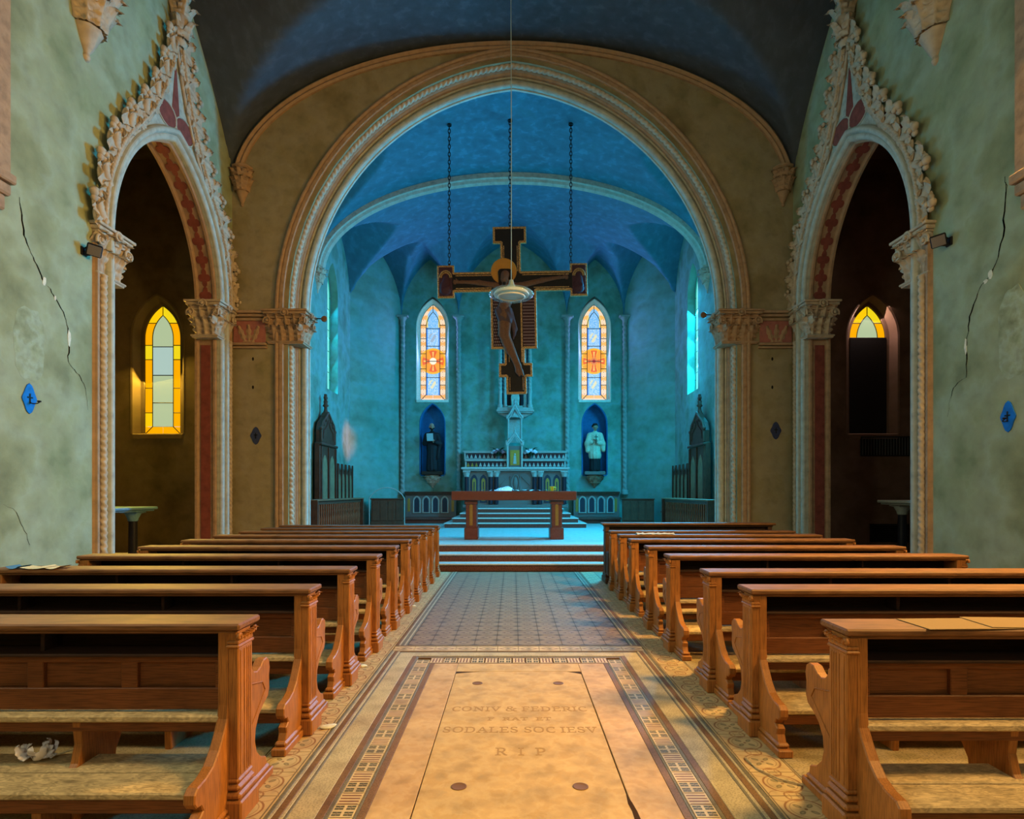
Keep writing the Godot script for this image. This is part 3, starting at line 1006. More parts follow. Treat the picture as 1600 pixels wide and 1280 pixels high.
func build_nave() -> void:
	var top := func(_x: float) -> float: return 10.4
	var wl := struct("wall_left", "tall left nave wall of stained sage green plaster with a long crack", "wall")
	var b := mb(frame_left(-W, 0))
	wall_sheet(b, -5.6, 11.5, 0.0, top, [[9.55, 1.62, 0.72, 0.0, 4.85], [5.55, 0.6, 0.5, 3.9, 5.7], [1.9, 0.6, 0.5, 3.9, 5.7]], 0.44)
	obj("plaster", b, M.green_plaster, wl)
	var wr := struct("wall_right", "tall right nave wall of stained sage green plaster with a long crack", "wall")
	b = mb(frame_right(W, 0))
	wall_sheet(b, -11.5, 5.6, 0.0, top, [[-9.55, 1.62, 0.72, 0.0, 4.85], [-5.55, 0.6, 0.5, 3.9, 5.7], [-1.9, 0.6, 0.5, 3.9, 5.7]], 0.44)
	obj("plaster", b, M.green_plaster, wr)
	for s in NAVE_WINDOWS:
		var w := struct("window_%d" % ((1 if s[0] > 0 else 2) if s[1] < -3.0 else (12 if s[0] > 0 else 13)), "high pointed pale glass window in the %s nave wall, %s" % ["right" if s[0] > 0 else "left", "nearer the altar" if s[1] < -3.0 else "farther from the altar"], "window")
		var fr := frame_left(-W, s[1]) if s[0] < 0 else frame_right(W, s[1])
		lancet_window(w, fr, -0.20, 0.6, 0.5, 3.9, 5.7, 0.12, [4.5, 5.1, 5.7], [4.8, 5.7], func(_a, _c): return M.glass_nave, M.iron)
	cracks(wl, true)
	cracks(wr, false)
	# back wall of the nave, behind the camera
	var wb := struct("wall_back", "rear nave wall of green plaster behind the camera", "wall")
	b = mb(Transform3D(Basis(Vector3.UP, PI), Vector3(0, 0, 5.6)))
	wall_sheet(b, -W - 0.44, W + 0.44, 0.0, top, [[0.0, 1.3, 0.6, 4.8, 6.6]], 0.44)
	obj("plaster", b, M.green_plaster, wb)
	var ww := struct("window_3", "pointed west window of pale glass above the nave door", "window")
	lancet_window(ww, Transform3D(Basis(Vector3.UP, PI), Vector3(0, 0, 5.6)), -0.2, 1.3, 0.6, 4.8, 6.6, 0.2, [5.4, 6.0, 6.6], [5.7, 6.6], func(_a, _c): return M.glass_nave, M.iron)
	# the wall with the chancel arch
	var wa := struct("wall_arch", "olive brown plaster wall around the great chancel arch", "wall")
	b = mb(at(0, 0, ZA))
	wall_sheet(b, -W - 0.44, W + 0.44, 0.0, top, [[0.0, 4.2, 0.52, 0.0, 4.87]], 0.45)
	obj("plaster", b, M.olive_plaster, wa)
	# vault of the nave
	var ce := struct("ceiling", "dark slate blue groined vault over the nave", "ceiling")
	b = mb()
	var P := []
	for i in 141:
		var z := lerpf(ZA, 5.6, i / 140.0)
		var r := PackedVector3Array()
		for j in 81:
			var x := -W - 0.05 + (2 * W + 0.1) * j / 80.0
			r.push_back(Vector3(x, nave_height(x, z), z))
		P.append(r)
	P.reverse()
	b.grid(P)
	b.at(at(0, 10.55, -2.95))
	b.box(Vector3.ZERO, Vector3(2 * W + 1.0, 0.25, 17.3), 0.0)
	obj("vault", b, M.vault_dark, ce)
	# moulding where the vault meets the arch wall, and its corbels
	var tr := struct("trim_1", "thin tan moulding tracing the nave vault along the arch wall", "moulding")
	b = mb()
	P = []
	for q in [Vector2(0.0, 0.0), Vector2(0.0, 0.05), Vector2(0.035, 0.08), Vector2(0.07, 0.055), Vector2(0.08, 0.055), Vector2(0.115, 0.10), Vector2(0.15, 0.06), Vector2(0.17, 0.0)]:
		var r := PackedVector3Array()
		for j in 73:
			var a := PI * j / 72.0
			var k: float = q.x - 0.17
			r.push_back(Vector3(cos(a) * (W + k), 7.22 + sin(a) * (2.70 + k), ZA + q.y))
		P.append(r)
	b.grid(P, true)
	obj("moulding", b, M.stone_tan, tr)
	for s: float in [-1.0, 1.0]:
		corbel(at(s * 5.06, 6.82, ZA), 0.17, 0.74, true, "carved tan corbel in the corner by the %s side arch, below the vault moulding" % ("left" if s < 0 else "right"))
		var fr := frame_left(-W, 0) if s < 0 else frame_right(W, 0)
		corbel(fr * at(7.56 if s < 0 else -7.62, 6.78, 0), 0.27, 1.05, false, "large carved stone corbel high on the %s wall" % ("left" if s < 0 else "right"))
		# flat pilaster strip at the edge of the view
		var ps := struct("trim_%d" % (2 if s < 0 else 3), "ochre pilaster strip at the outer edge of the %s wall" % ("left" if s < 0 else "right"), "pilaster")
		b = mb(fr)
		var zc := 6.18 if s < 0 else -6.18
		b.box(Vector3(zc, 6.0, 0.03), Vector3(0.34, 2.6, 0.08), 0.01)
		b.box(Vector3(zc, 4.72, 0.04), Vector3(0.40, 0.10, 0.14), 0.015)
		b.box(Vector3(zc, 4.60, 0.03), Vector3(0.34, 0.12, 0.10), 0.02)
		b.box(Vector3(zc, 4.46, 0.02), Vector3(0.26, 0.16, 0.06), 0.02)
		obj("strip", b, M.stone_tan, ps)
	side_arch(frame_left(-W, -9.55), "trim_4", "pointed left side arch with crocketed gable and red panelled reveal", true)
	side_arch(frame_right(W, -9.55), "trim_5", "pointed right side arch with crocketed gable and red panelled reveal", false)
	chancel_arch()

func corbel(fr: Transform3D, w: float, h: float, tan: bool, label: String) -> void:
	# a carved bracket against a wall: its foot at the frame's origin, y up, z out of the wall
	var o := struct("corbel", label, "corbel")
	o.transform = fr
	var sm: Material = M.stone_tan if tan else M.stone_cream
	var b := mb()
	b.lathe([Vector2(0.0, 0.0), Vector2(w * 0.14, 0.02 * h), Vector2(w * 0.20, 0.06 * h), Vector2(w * 0.15, 0.10 * h), Vector2(w * 0.30, 0.16 * h), Vector2(w * 0.62, 0.34 * h), Vector2(w * 0.70, 0.37 * h), Vector2(w * 0.66, 0.40 * h)], 8, true)
	obj("drop", b, sm, o)
	b = mb()
	b.lathe([Vector2(w * 0.54, 0.38 * h), Vector2(w * 0.54, 0.6 * h), Vector2(w * 0.70, 0.82 * h), Vector2(w * 0.8, 0.85 * h)], 12)
	obj("bell", b, sm, o)
	b = mb()
	b.lathe([Vector2(w * 0.9, 0.84 * h), Vector2(w * 1.08, 0.87 * h), Vector2(w * 1.08, 0.91 * h), Vector2(w * 1.0, 0.93 * h), Vector2(w * 1.14, 0.96 * h), Vector2(w * 1.14, h), Vector2(0, h)], 8, true, 0.0, TAU)
	obj("abacus", b, sm, o)
	var lf := LEAF_TAN if tan else LEAF
	for row in 2:
		for i in 6:
			var a := (i + 0.5 * row - 2.5) * 0.62
			var bs := Basis(Vector3.UP, a)
			var k := w / 0.27
			inst("leaf", lf, o, Transform3D(bs * Basis.from_scale(Vector3(1.15 * k, h * 1.05, 1.6 * k)), Vector3(0, (0.37 + 0.19 * row) * h, 0) + bs * Vector3(0, 0, w * (0.58 + 0.14 * row))))
	for s: float in [-1.0, 1.0]:
		inst("volute", SCROLL_TAN if tan else SCROLL, o, Transform3D(Basis(Vector3.UP, s * 0.75) * Basis.from_scale(Vector3(s, 1, 1) * (w / 0.2)), Vector3(0, 0.68 * h, 0) + Basis(Vector3.UP, s * 0.75) * Vector3(0, 0, w * 0.95)))

func cracks(wall: Node3D, left: bool) -> void:
	var pts := [[30, 308], [34, 335], [37, 368], [44, 385], [52, 402], [60, 420], [66, 437], [74, 447], [84, 462], [95, 482], [103, 500], [106, 520], [108, 545], [106, 560], [113, 575], [123, 585], [131, 600], [136, 625], [139, 650]] if left else [[1572, 285], [1570, 330], [1568, 370], [1560, 402], [1552, 420], [1546, 433], [1534, 445], [1526, 466], [1518, 488], [1513, 510], [1511, 535], [1508, 545], [1511, 562], [1510, 590], [1497, 598], [1488, 612], [1483, 630], [1480, 660]]
	crack(wall, left, pts, 0.010)
	crack(wall, left, [[5, 788], [25, 800], [33, 820], [42, 835], [47, 860]] if left else [[1572, 310], [1574, 290], [1566, 268]], 0.004)
	for q in ([[69, 440, 0.030, 0.06], [108, 528, 0.032, 0.10], [86, 465, 0.02, 0.03]] if left else [[1548, 428, 0.035, 0.05], [1509, 540, 0.022, 0.10], [1540, 440, 0.03, 0.03]]):
		var p := on_wall(q[0], q[1], left)
		var b := mb(frame_left(-W, p.z) if left else frame_right(W, p.z))
		var poly := PackedVector2Array()
		for i in 9: poly.push_back(Vector2(cos(TAU * i / 9) * q[2] * rng.randf_range(0.6, 1.2), p.y + sin(TAU * i / 9) * q[3] * rng.randf_range(0.7, 1.2)))
		b.prism(poly, -0.01, 0.004, 0.002)
		obj("plaster_chip", b, M.plaster_white, wall)

func on_wall(px: float, py: float, left: bool) -> Vector3:
	var z := W * F / absf(px - PX)
	return Vector3(-W if left else W, EYE - (py - PY) * z / F, -z)

func crack(wall: Node3D, left: bool, pts: Array, w: float) -> void:
	var fine := []
	for i in pts.size() - 1:
		var a := on_wall(pts[i][0], pts[i][1], left)
		var c := on_wall(pts[i + 1][0], pts[i + 1][1], left)
		for k in 3:
			var p := a.lerp(c, k / 3.0)
			if k > 0: p += Vector3(0, rng.randf_range(-0.012, 0.012), rng.randf_range(-0.016, 0.016))
			fine.append(p)
	var b := mb()
	var s := 1.0 if left else -1.0
	for i in fine.size() - 1:
		var t := float(i) / fine.size()
		var wa := w * (0.35 + 0.8 * absf(sin(t * 17.0))) * (1.0 - pow(t, 6.0))
		var a: Vector3 = fine[i] + Vector3(s * 0.002, 0, 0)
		var c: Vector3 = fine[i + 1] + Vector3(s * 0.002, 0, 0)
		var d := Vector3(0, 0, wa)
		if left:
			b.quad(a + d, a - d, c - d, c + d)
			b.quad(c + d, c - d, a - d, a + d)
		else:
			b.quad(a - d, a + d, c + d, c - d)
			b.quad(c - d, c + d, a + d, a - d)
	obj("crack", b, M.crack_dark, wall)

func chancel_arch() -> void:
	var o := struct("trim_6", "great pointed chancel arch of cream stone with a twisted rope moulding", "arch")
	var hw := 3.93
	var e := 0.52
	var ys := 4.87
	var fr := at(0, 0, ZA)
	var b := mb(fr)
	var prof := [Vector2(0.34, -0.452), Vector2(0.0, -0.452), Vector2(0.0, -0.40), Vector2(0.02, -0.395)] + roll(Vector2(0.075, -0.345), 0.062, 200, 20, 8) + [Vector2(0.15, -0.34), Vector2(0.15, -0.30), Vector2(0.175, -0.295)]
	arch_sweep(b, hw, e, ys, 0.0, prof, 32)
	obj("inner_roll", b, M.stone_grey, o)
	b = mb(fr)
	prof = [Vector2(0.175, -0.30), Vector2(0.175, -0.24), Vector2(0.20, -0.225)] + roll(Vector2(0.285, -0.235), 0.075, 170, 90, 5) + [Vector2(0.30, -0.14), Vector2(0.34, -0.09), Vector2(0.345, -0.03), Vector2(0.35, 0.03), Vector2(0.365, 0.045), Vector2(0.425, 0.045), Vector2(0.43, 0.03), Vector2(0.44, 0.03)] + roll(Vector2(0.475, 0.035), 0.035, 180, 0, 6) + [Vector2(0.515, 0.03), Vector2(0.515, -0.01)]
	arch_sweep(b, hw, e, ys, 0.0, prof, 32)
	obj("archivolt", b, M.stone_tan, o)
	b = mb(fr)
	b.rope(path3(arch_line(hw, e, ys, 0.0, 0.262, 60), -0.115), 0.060, 0.20, 2, 12, 8)
	obj("rope_moulding", b, M.stone_cream, o)
	capital(o, fr, -4.66, -3.80, -0.52, 0.16, 4.25, 4.88, ["front", "high"], true)
	capital(o, fr, 3.80, 4.66, -0.52, 0.16, 4.25, 4.88, ["front", "low"], true)
	# frieze across the piers
	for s: float in [-1.0, 1.0]:
		var f := Node3D.new()
		f.name = "frieze"
		o.add_child(f, true)
		f.transform = fr
		b = mb()
		b.box(Vector3(s * 4.92, 4.84, 0.04), Vector3(0.66, 0.05, 0.14), 0.008)
		b.box(Vector3(s * 4.92, 4.78, 0.03), Vector3(0.66, 0.05, 0.10), 0.012)
		b.box(Vector3(s * 4.92, 4.71, 0.02), Vector3(0.66, 0.05, 0.07), 0.008)
		b.box(Vector3(s * 4.92, 4.25, 0.03), Vector3(0.66, 0.05, 0.09), 0.015)
		b.box(Vector3(s * 4.92, 4.19, 0.02), Vector3(0.66, 0.04, 0.06), 0.008)
		obj("cornice", b, M.stone_tan, f)
		b = mb()
		b.box(Vector3(s * 4.92, 4.48, 0.008), Vector3(0.60, 0.42, 0.02), 0.002)
		obj("panel", b, M.stone_rose, f)
		for k: float in [-0.3, 0.0, 0.3]:
			inst("leaf", LEAF_TAN, f, Transform3D(Basis(Vector3(0, 0, 1), k * 1.3) * Basis.from_scale(Vector3(0.45, 1.1, 0.3)), Vector3(s * 4.93 - k * 0.22, 4.29, 0.015)))
		# scattered fixing holes in the pier
		for q in [[s * 4.86, 3.98], [s * 4.86, 3.45]]:
			b = mb(fr)
			var poly := PackedVector2Array()
			for i in 8: poly.push_back(Vector2(q[0] + cos(TAU * i / 8) * 0.02, q[1] + sin(TAU * i / 8) * 0.035))
			b.prism(poly, -0.01, 0.003, 0.001)
			obj("fixing_hole", b, M.crack_dark, o)

func ogee() -> Array:
	# the right half of the crocketed gable, from the capital to the finial
	var out := []
	for p in lancet(1.45, 0.724, 4.85, 0.30, 20):
		if p.x > 1.0: out.append(p)
	var a: Vector2 = out[-1]
	var t: Vector2 = (out[-1] - out[-2]).normalized()
	var c1 := a + t * 0.7
	var c2 := Vector2(0.22, 7.75)
	var d := Vector2(0.035, 8.62)
	for i in range(1, 17):
		var u := i / 16.0
		out.append(a * pow(1 - u, 3) + c1 * 3 * u * pow(1 - u, 2) + c2 * 3 * u * u * (1 - u) + d * pow(u, 3))
	return out

func side_arch(fr: Transform3D, called: String, label: String, left: bool) -> void:
	var o := struct(called, label, "arch")
	var hw := 1.45
	var e := 0.724
	var ys := 4.85
	var b := mb(fr)
	var prof := [Vector2(0.20, -0.442), Vector2(0.0, -0.442), Vector2(0.0, -0.405), Vector2(0.02, -0.395), Vector2(0.035, -0.375), Vector2(0.035, -0.145), Vector2(0.02, -0.125), Vector2(0.0, -0.115), Vector2(0.0, -0.08), Vector2(0.025, -0.06)]
	arch_sweep(b, hw, e, ys, 0.0, prof, 24)
	obj("reveal", b, M.stone_tan, o)
	b = mb(fr)
	prof = [Vector2(0.025, -0.06), Vector2(0.025, -0.03)] + roll(Vector2(0.08, -0.005), 0.055, 200, 70, 6) + [Vector2(0.115, 0.035), Vector2(0.12, 0.06)] + roll(Vector2(0.165, 0.055), 0.042, 175, 20, 6) + [Vector2(0.215, 0.05), Vector2(0.22, 0.02), Vector2(0.25, 0.0)]
	arch_sweep(b, hw, e, ys, 0.0, prof, 24)
	obj("roll_moulding", b, M.stone_grey, o)
	b = mb(fr)
	prof = [Vector2(0.24, -0.01), Vector2(0.245, 0.03), Vector2(0.35, 0.035), Vector2(0.36, 0.05), Vector2(0.40, 0.05), Vector2(0.41, 0.02), Vector2(0.44, -0.01)]
	for s: float in [-1.0, 1.0]:   # below the capitals only: above, the gable takes over
		var P := []
		for p: Vector2 in prof: P.append(PackedVector3Array([Vector3(s * (hw + p.x), 0, p.y), Vector3(s * (hw + p.x), ys, p.y)]))
		if s < 0: P.reverse()
		b.grid(P, true)
	obj("jamb_band", b, M.stone_tan, o)
	b = mb(fr)
	for s: float in [-1.0, 1.0]: b.rope([Vector3(s * (hw + 0.295), 0, 0.05), Vector3(s * (hw + 0.295), 2.4, 0.05), Vector3(s * (hw + 0.295), ys - 0.6, 0.05)], 0.048, 0.17, 2, 10, 6)
	obj("rope_moulding", b, M.stone_cream, o)
	# red panels in the reveal: a long strip in each jamb, quatrefoils up the arch
	for s: float in [-1.0, 1.0]:
		b = mb(fr)
		b.box(Vector3(s * (hw + 0.028), 2.1, -0.26), Vector3(0.016, 4.05, 0.17), 0.004)
		obj("red_panel", b, M.stone_red, o)
		var quat := PackedVector2Array()
		for i in 32:
			var a := TAU * i / 32
			var r := 0.096 * (0.58 + 0.50 * absf(cos(2.0 * a)))
			quat.push_back(Vector2(cos(a) * r * 1.05, sin(a) * r * 1.5))
		var R := hw + e + 0.032
		var a1 := acos(e / R)
		var n := 9
		for i in n:
			var a := a1 * (i + 0.55) / n
			var c := Vector3(s * (-e + R * cos(a)), ys + R * sin(a), -0.26)
			var inn := Vector3(-s * cos(a), -sin(a), 0)              # towards the opening
			var alongarch := Vector3(-s * sin(a), cos(a), 0)
			b = mb(fr * Transform3D(Basis(alongarch.cross(inn), alongarch, inn), c))
			b.prism(quat, -0.006, 0.010, 0.003)
			obj("quatrefoil", b, M.stone_red, o)
	# gable: spandrel panel, red drop, ogee moulding with rope, crockets, finial
	var og := ogee()
	var poly := PackedVector2Array()
	for p: Vector2 in og: poly.push_back(p)
	for i in range(og.size() - 1, -1, -1): poly.push_back(Vector2(-og[i].x, og[i].y))
	var low := arch_line(hw, e, ys, ys, 0.20, 24)
	for i in range(low.size() - 1, -1, -1):
		if low[i].y > 5.3: poly.push_back(low[i])
	b = mb(fr)
	b.prism(poly, -0.01, 0.012, 0.0)
	obj("spandrel", b, M.stone_grey, o)
	b = mb(fr)
	b.prism(PackedVector2Array([Vector2(-0.09, 7.16), Vector2(0.09, 7.16), Vector2(0.10, 7.45), Vector2(0.055, 7.8), Vector2(0.0, 8.2), Vector2(-0.055, 7.8), Vector2(-0.10, 7.45)]), 0.0, 0.020, 0.006)
	obj("red_spike", b, M.stone_red, o)
	for s: float in [-1.0, 1.0]:
		b = mb(fr)
		var lobe := PackedVector2Array()
		for i in 24: lobe.push_back(Vector2(s * 0.25 + cos(TAU * i / 24) * 0.245, 7.23 + sin(TAU * i / 24) * 0.17))
		b.prism(lobe, 0.0, 0.024, 0.006)
		obj("red_lobe", b, M.stone_red, o)
		b = mb(fr)
		b.tube(range(25).map(func(k): return Vector3(s * 0.25 + cos(TAU * k / 24.0) * 0.26, 7.23 + sin(TAU * k / 24.0) * 0.185, 0.02)), 0.012, 5, true)
		obj("lobe_rim", b, M.stone_grey, o)
	for s: float in [-1.0, 1.0]:
		b = mb(fr)
		var strip := PackedVector2Array()
		for i in range(3, 18): strip.push_back(Vector2(s * low[i].x, low[i].y) + Vector2(s * 0.03, 0.03))
		for i in range(17, 2, -1): strip.push_back(Vector2(s * low[i].x, low[i].y) + Vector2(s * 0.07, 0.06) * (1.0 + 1.2 * (i - 3) / 14.0))
		b.prism(strip, 0.0, 0.018, 0.0)
		obj("red_strip", b, M.stone_red, o)
		b = mb(fr)
		var path := []
		for p: Vector2 in og: path.append(Vector3(s * p.x, p.y, 0.035))
		var inner := []
		for i in og.size(): inner.append(path[i] + Vector3(-s * 0.07, -0.035, 0.0))
		b.tube(path, 0.05, 8)
		b.tube(inner, 0.026, 6)
		obj("ogee_moulding", b, M.stone_cream, o)
		b = mb(fr)
		var rp := []
		for i in og.size(): rp.append(path[i] + Vector3(0, 0, 0.05))
		b.rope(rp, 0.032, 0.12, 2, 8, 6)
		obj("rope_moulding", b, M.stone_cream, o)
		# crockets at even steps along the outside
		var lens := [0.0]
		for i in og.size() - 1: lens.append(lens[-1] + og[i].distance_to(og[i + 1]))
		for k in 8:
			var want: float = lens[-1] * (k + 0.45) / 8.0
			var i := 0
			while i < og.size() - 2 and lens[i + 1] < want: i += 1
			var c: Vector2 = og[i].lerp(og[i + 1], (want - lens[i]) / (lens[i + 1] - lens[i]))
			var t: Vector2 = (og[i + 1] - og[i]).normalized()
			var nn := Vector2(t.y, -t.x)
			var bs := Basis(Vector3(nn.y, -nn.x * s, 0), Vector3(nn.x * s, nn.y, 0), Vector3(0, 0, 1))
			inst("crocket", CROCKET, o, fr * Transform3D(bs * Basis.from_scale(Vector3(1.45, 1.50, 1.25)), Vector3(s * c.x, c.y, 0.02)))
	var f := Node3D.new()
	f.name = "finial"
	o.add_child(f, true)
	f.transform = fr * Transform3D(Basis.from_scale(Vector3(1.35, 1.0, 1.3)), Vector3(0, 8.4, 0.07))
	b = mb()
	b.lathe([Vector2(0.05, 0.0), Vector2(0.09, 0.06), Vector2(0.06, 0.12), Vector2(0.10, 0.3), Vector2(0.13, 0.42), Vector2(0.08, 0.5), Vector2(0.10, 0.7), Vector2(0.14, 0.84), Vector2(0.07, 0.95), Vector2(0.10, 1.05), Vector2(0.0, 1.2)], 10)
	obj("shaft", b, M.stone_cream, f)
	for row in 3:
		for i in 5:
			var a := TAU * (i + 0.5 * row) / 5.0
			inst("leaf", LEAF, f, Transform3D(Basis(Vector3.UP, a) * Basis.from_scale(Vector3(0.6, 0.9, 1.0)), Vector3(0, 0.1 + row * 0.3, 0) + Basis(Vector3.UP, a) * Vector3(0, 0, 0.07)))
	# capitals: the one nearer the altar carries leaves on the face that looks down the nave
	capital(o, fr, 1.20, 1.94, -0.52, 0.14, 4.22, 4.87, ["front", "low"])
	capital(o, fr, -1.94, -1.20, -0.52, 0.14, 4.22, 4.87, ["front", "high"])

# ---------- windows
func lancet_poly(hw: float, e: float, y0: float, ys: float, inset := 0.0) -> PackedVector2Array:
	var q := arch_line(hw, e, ys, ys, -inset, 12)
	var out := PackedVector2Array([Vector2(-hw + inset, y0 + inset), Vector2(hw - inset, y0 + inset)])
	for p in q: out.push_back(p)
	return out

func rect(x0: float, y0: float, x1: float, y1: float) -> PackedVector2Array:
	return PackedVector2Array([Vector2(x0, y0), Vector2(x1, y0), Vector2(x1, y1), Vector2(x0, y1)])

func pane(parent: Node, fr: Transform3D, poly: PackedVector2Array, z: float, m: Material, box: Rect2) -> void:
	# a pane of glass with its own edges; its coordinates are its place in the whole window
	var b := mb(fr)
	var q := Geometry2D.offset_polygon(poly, -0.003)
	var pp: PackedVector2Array = q[0] if q.size() > 0 else poly
	b.prism(pp, z - 0.004, z + 0.004, 0.0)
	var inv := fr.affine_inverse()
	for i in b.v.size():
		var l := inv * b.v[i]
		b.uv[i] = Vector2((l.x - box.position.x) / box.size.x, 1.0 - (l.y - box.position.y) / box.size.y)
	obj("pane", b, m, parent)

func lancet_window(parent: Node, fr: Transform3D, z: float, hw: float, e: float, y0: float, ys: float, bw: float, rows: Array, brows: Array, pick: Callable, lead: Material, lw := 0.012) -> void:
	# panes of a middle light and of a border round it, with lead between them
	var outer := lancet_poly(hw, e, y0, ys)
	var inner := lancet_poly(hw, e, y0, ys, bw)
	var yt := hole_top([0.0, hw, e, y0, ys], 0.0)
	var box := Rect2(-hw, y0, 2 * hw, yt - y0)
	var cuts := [y0 - 1.0] + rows + [yt + 1.0]
	for i in cuts.size() - 1:
		for p in Geometry2D.intersect_polygons(inner, rect(-hw, cuts[i], hw, cuts[i + 1])): pane(parent, fr, p, z, pick.call(0, i), box)
	cuts = [y0 + bw] + brows + [yt + 1.0]
	for s: float in [-1.0, 1.0]:
		for i in cuts.size() - 1:
			var half := rect(minf(0.0, s * hw * 1.2), cuts[i], maxf(0.0, s * hw * 1.2), cuts[i + 1])
			for p in Geometry2D.intersect_polygons(outer, half):
				for r in Geometry2D.clip_polygons(p, inner): pane(parent, fr, r, z, pick.call(int(s), i), box)
		for p in Geometry2D.intersect_polygons(outer, rect(minf(0.0, s * hw * 1.2), y0, maxf(0.0, s * hw * 1.2), y0 + bw)): pane(parent, fr, p, z, pick.call(int(s), -1), box)
	var b := mb(fr)
	for q in [outer, inner]:
		var path := []
		for p: Vector2 in q: path.append(Vector3(p.x, p.y, z))
		b.tube(path, lw, 5, true)
	for r: float in rows: bar(b, -inner_half(hw, e, ys, bw, r), inner_half(hw, e, ys, bw, r), r, z, lw)
	for r: float in brows:
		for s: float in [-1.0, 1.0]: bar(b, s * inner_half(hw, e, ys, bw, r), s * inner_half(hw, e, ys, 0.0, r), r, z, lw)
	b.tube([Vector3(0, hole_top([0.0, hw - bw, e, y0, ys], 0.0), z), Vector3(0, yt, z)], lw, 5)
	for s: float in [-1.0, 1.0]: b.tube([Vector3(s * hw, y0, z), Vector3(s * (hw - bw), y0 + bw, z)], lw, 5)
	obj("lead_came", b, lead, parent)

func inner_half(hw: float, e: float, ys: float, ins: float, y: float) -> float:
	if y <= ys: return hw - ins
	var R := hw + e - ins
	return maxf(0.0, sqrt(maxf(0.0, R * R - (y - ys) * (y - ys))) - e)

func bar(b: MB, x0: float, x1: float, y: float, z: float, r: float) -> void:
	b.tube([Vector3(x0, y, z), Vector3(x1, y, z)], r, 5)

# ---------- chancel and apse
func pointed(d: float, half: float, rise: float) -> float:
	# height above the spring of a pointed arch, d from its middle
	var e := (rise * rise - half * half) / (2.0 * half)
	if d >= half: return 0.0
	return sqrt(maxf(0.0, (half + e) * (half + e) - (d + e) * (d + e)))

func chancel_width(z: float) -> float:
	var dp := -z
	return CW if dp < 19.1 else lerpf(CW, 3.8, clampf((dp - 19.1) / 1.9, 0, 1))

func chancel_height(x: float, z: float) -> float:
	var dp := -z
	var t := clampf(absf(x) / CW, 0, 1)
	var barrel := 7.2 + 2.48 * sqrt(1.0 - t * t)
	var db := 21.0 - dp
	var nx := 1.9 / 2.274
	var nz := 1.25 / 2.274
	var dd := (3.8 - absf(x)) * nx + (21.0 - dp) * nz          # distance to the slanting wall
	var along := (absf(x) - 3.8) * nz + (21.0 - dp) * nx        # from its far end
	var d := maxf(0.0, minf(db, dd))
	var k := 1.0 - minf(d / 4.2, 1.0)
	var dome := 7.43 + 2.55 * sqrt(1.0 - k * k)
	var y := minf(barrel, dome) if dp > 17.0 else barrel
	if dp < 15.9:
		y = maxf(y, 7.2 + pointed(absf(dp - 13.9), 1.95, 2.2) - 0.03 * pow(CW - absf(x), 2.0))
	elif dp < 19.1:
		y = maxf(y, 7.2 + pointed(absf(dp - 17.5), 1.6, 2.05) - 0.05 * pow(CW - absf(x), 2.0))
	if absf(x) < 1.85: y = maxf(y, 7.43 + pointed(absf(x), 1.85, 2.62) - 0.035 * db * db)
	elif absf(x) < 3.8: y = maxf(y, 7.43 + pointed(absf(absf(x) - 2.82), 0.98, 2.0) - 0.04 * db * db)
	if along > 0.0 and along < 2.274: y = maxf(y, 7.43 + pointed(absf(along - 1.137), 1.137, 2.0) - 0.05 * dd * dd)
	return y

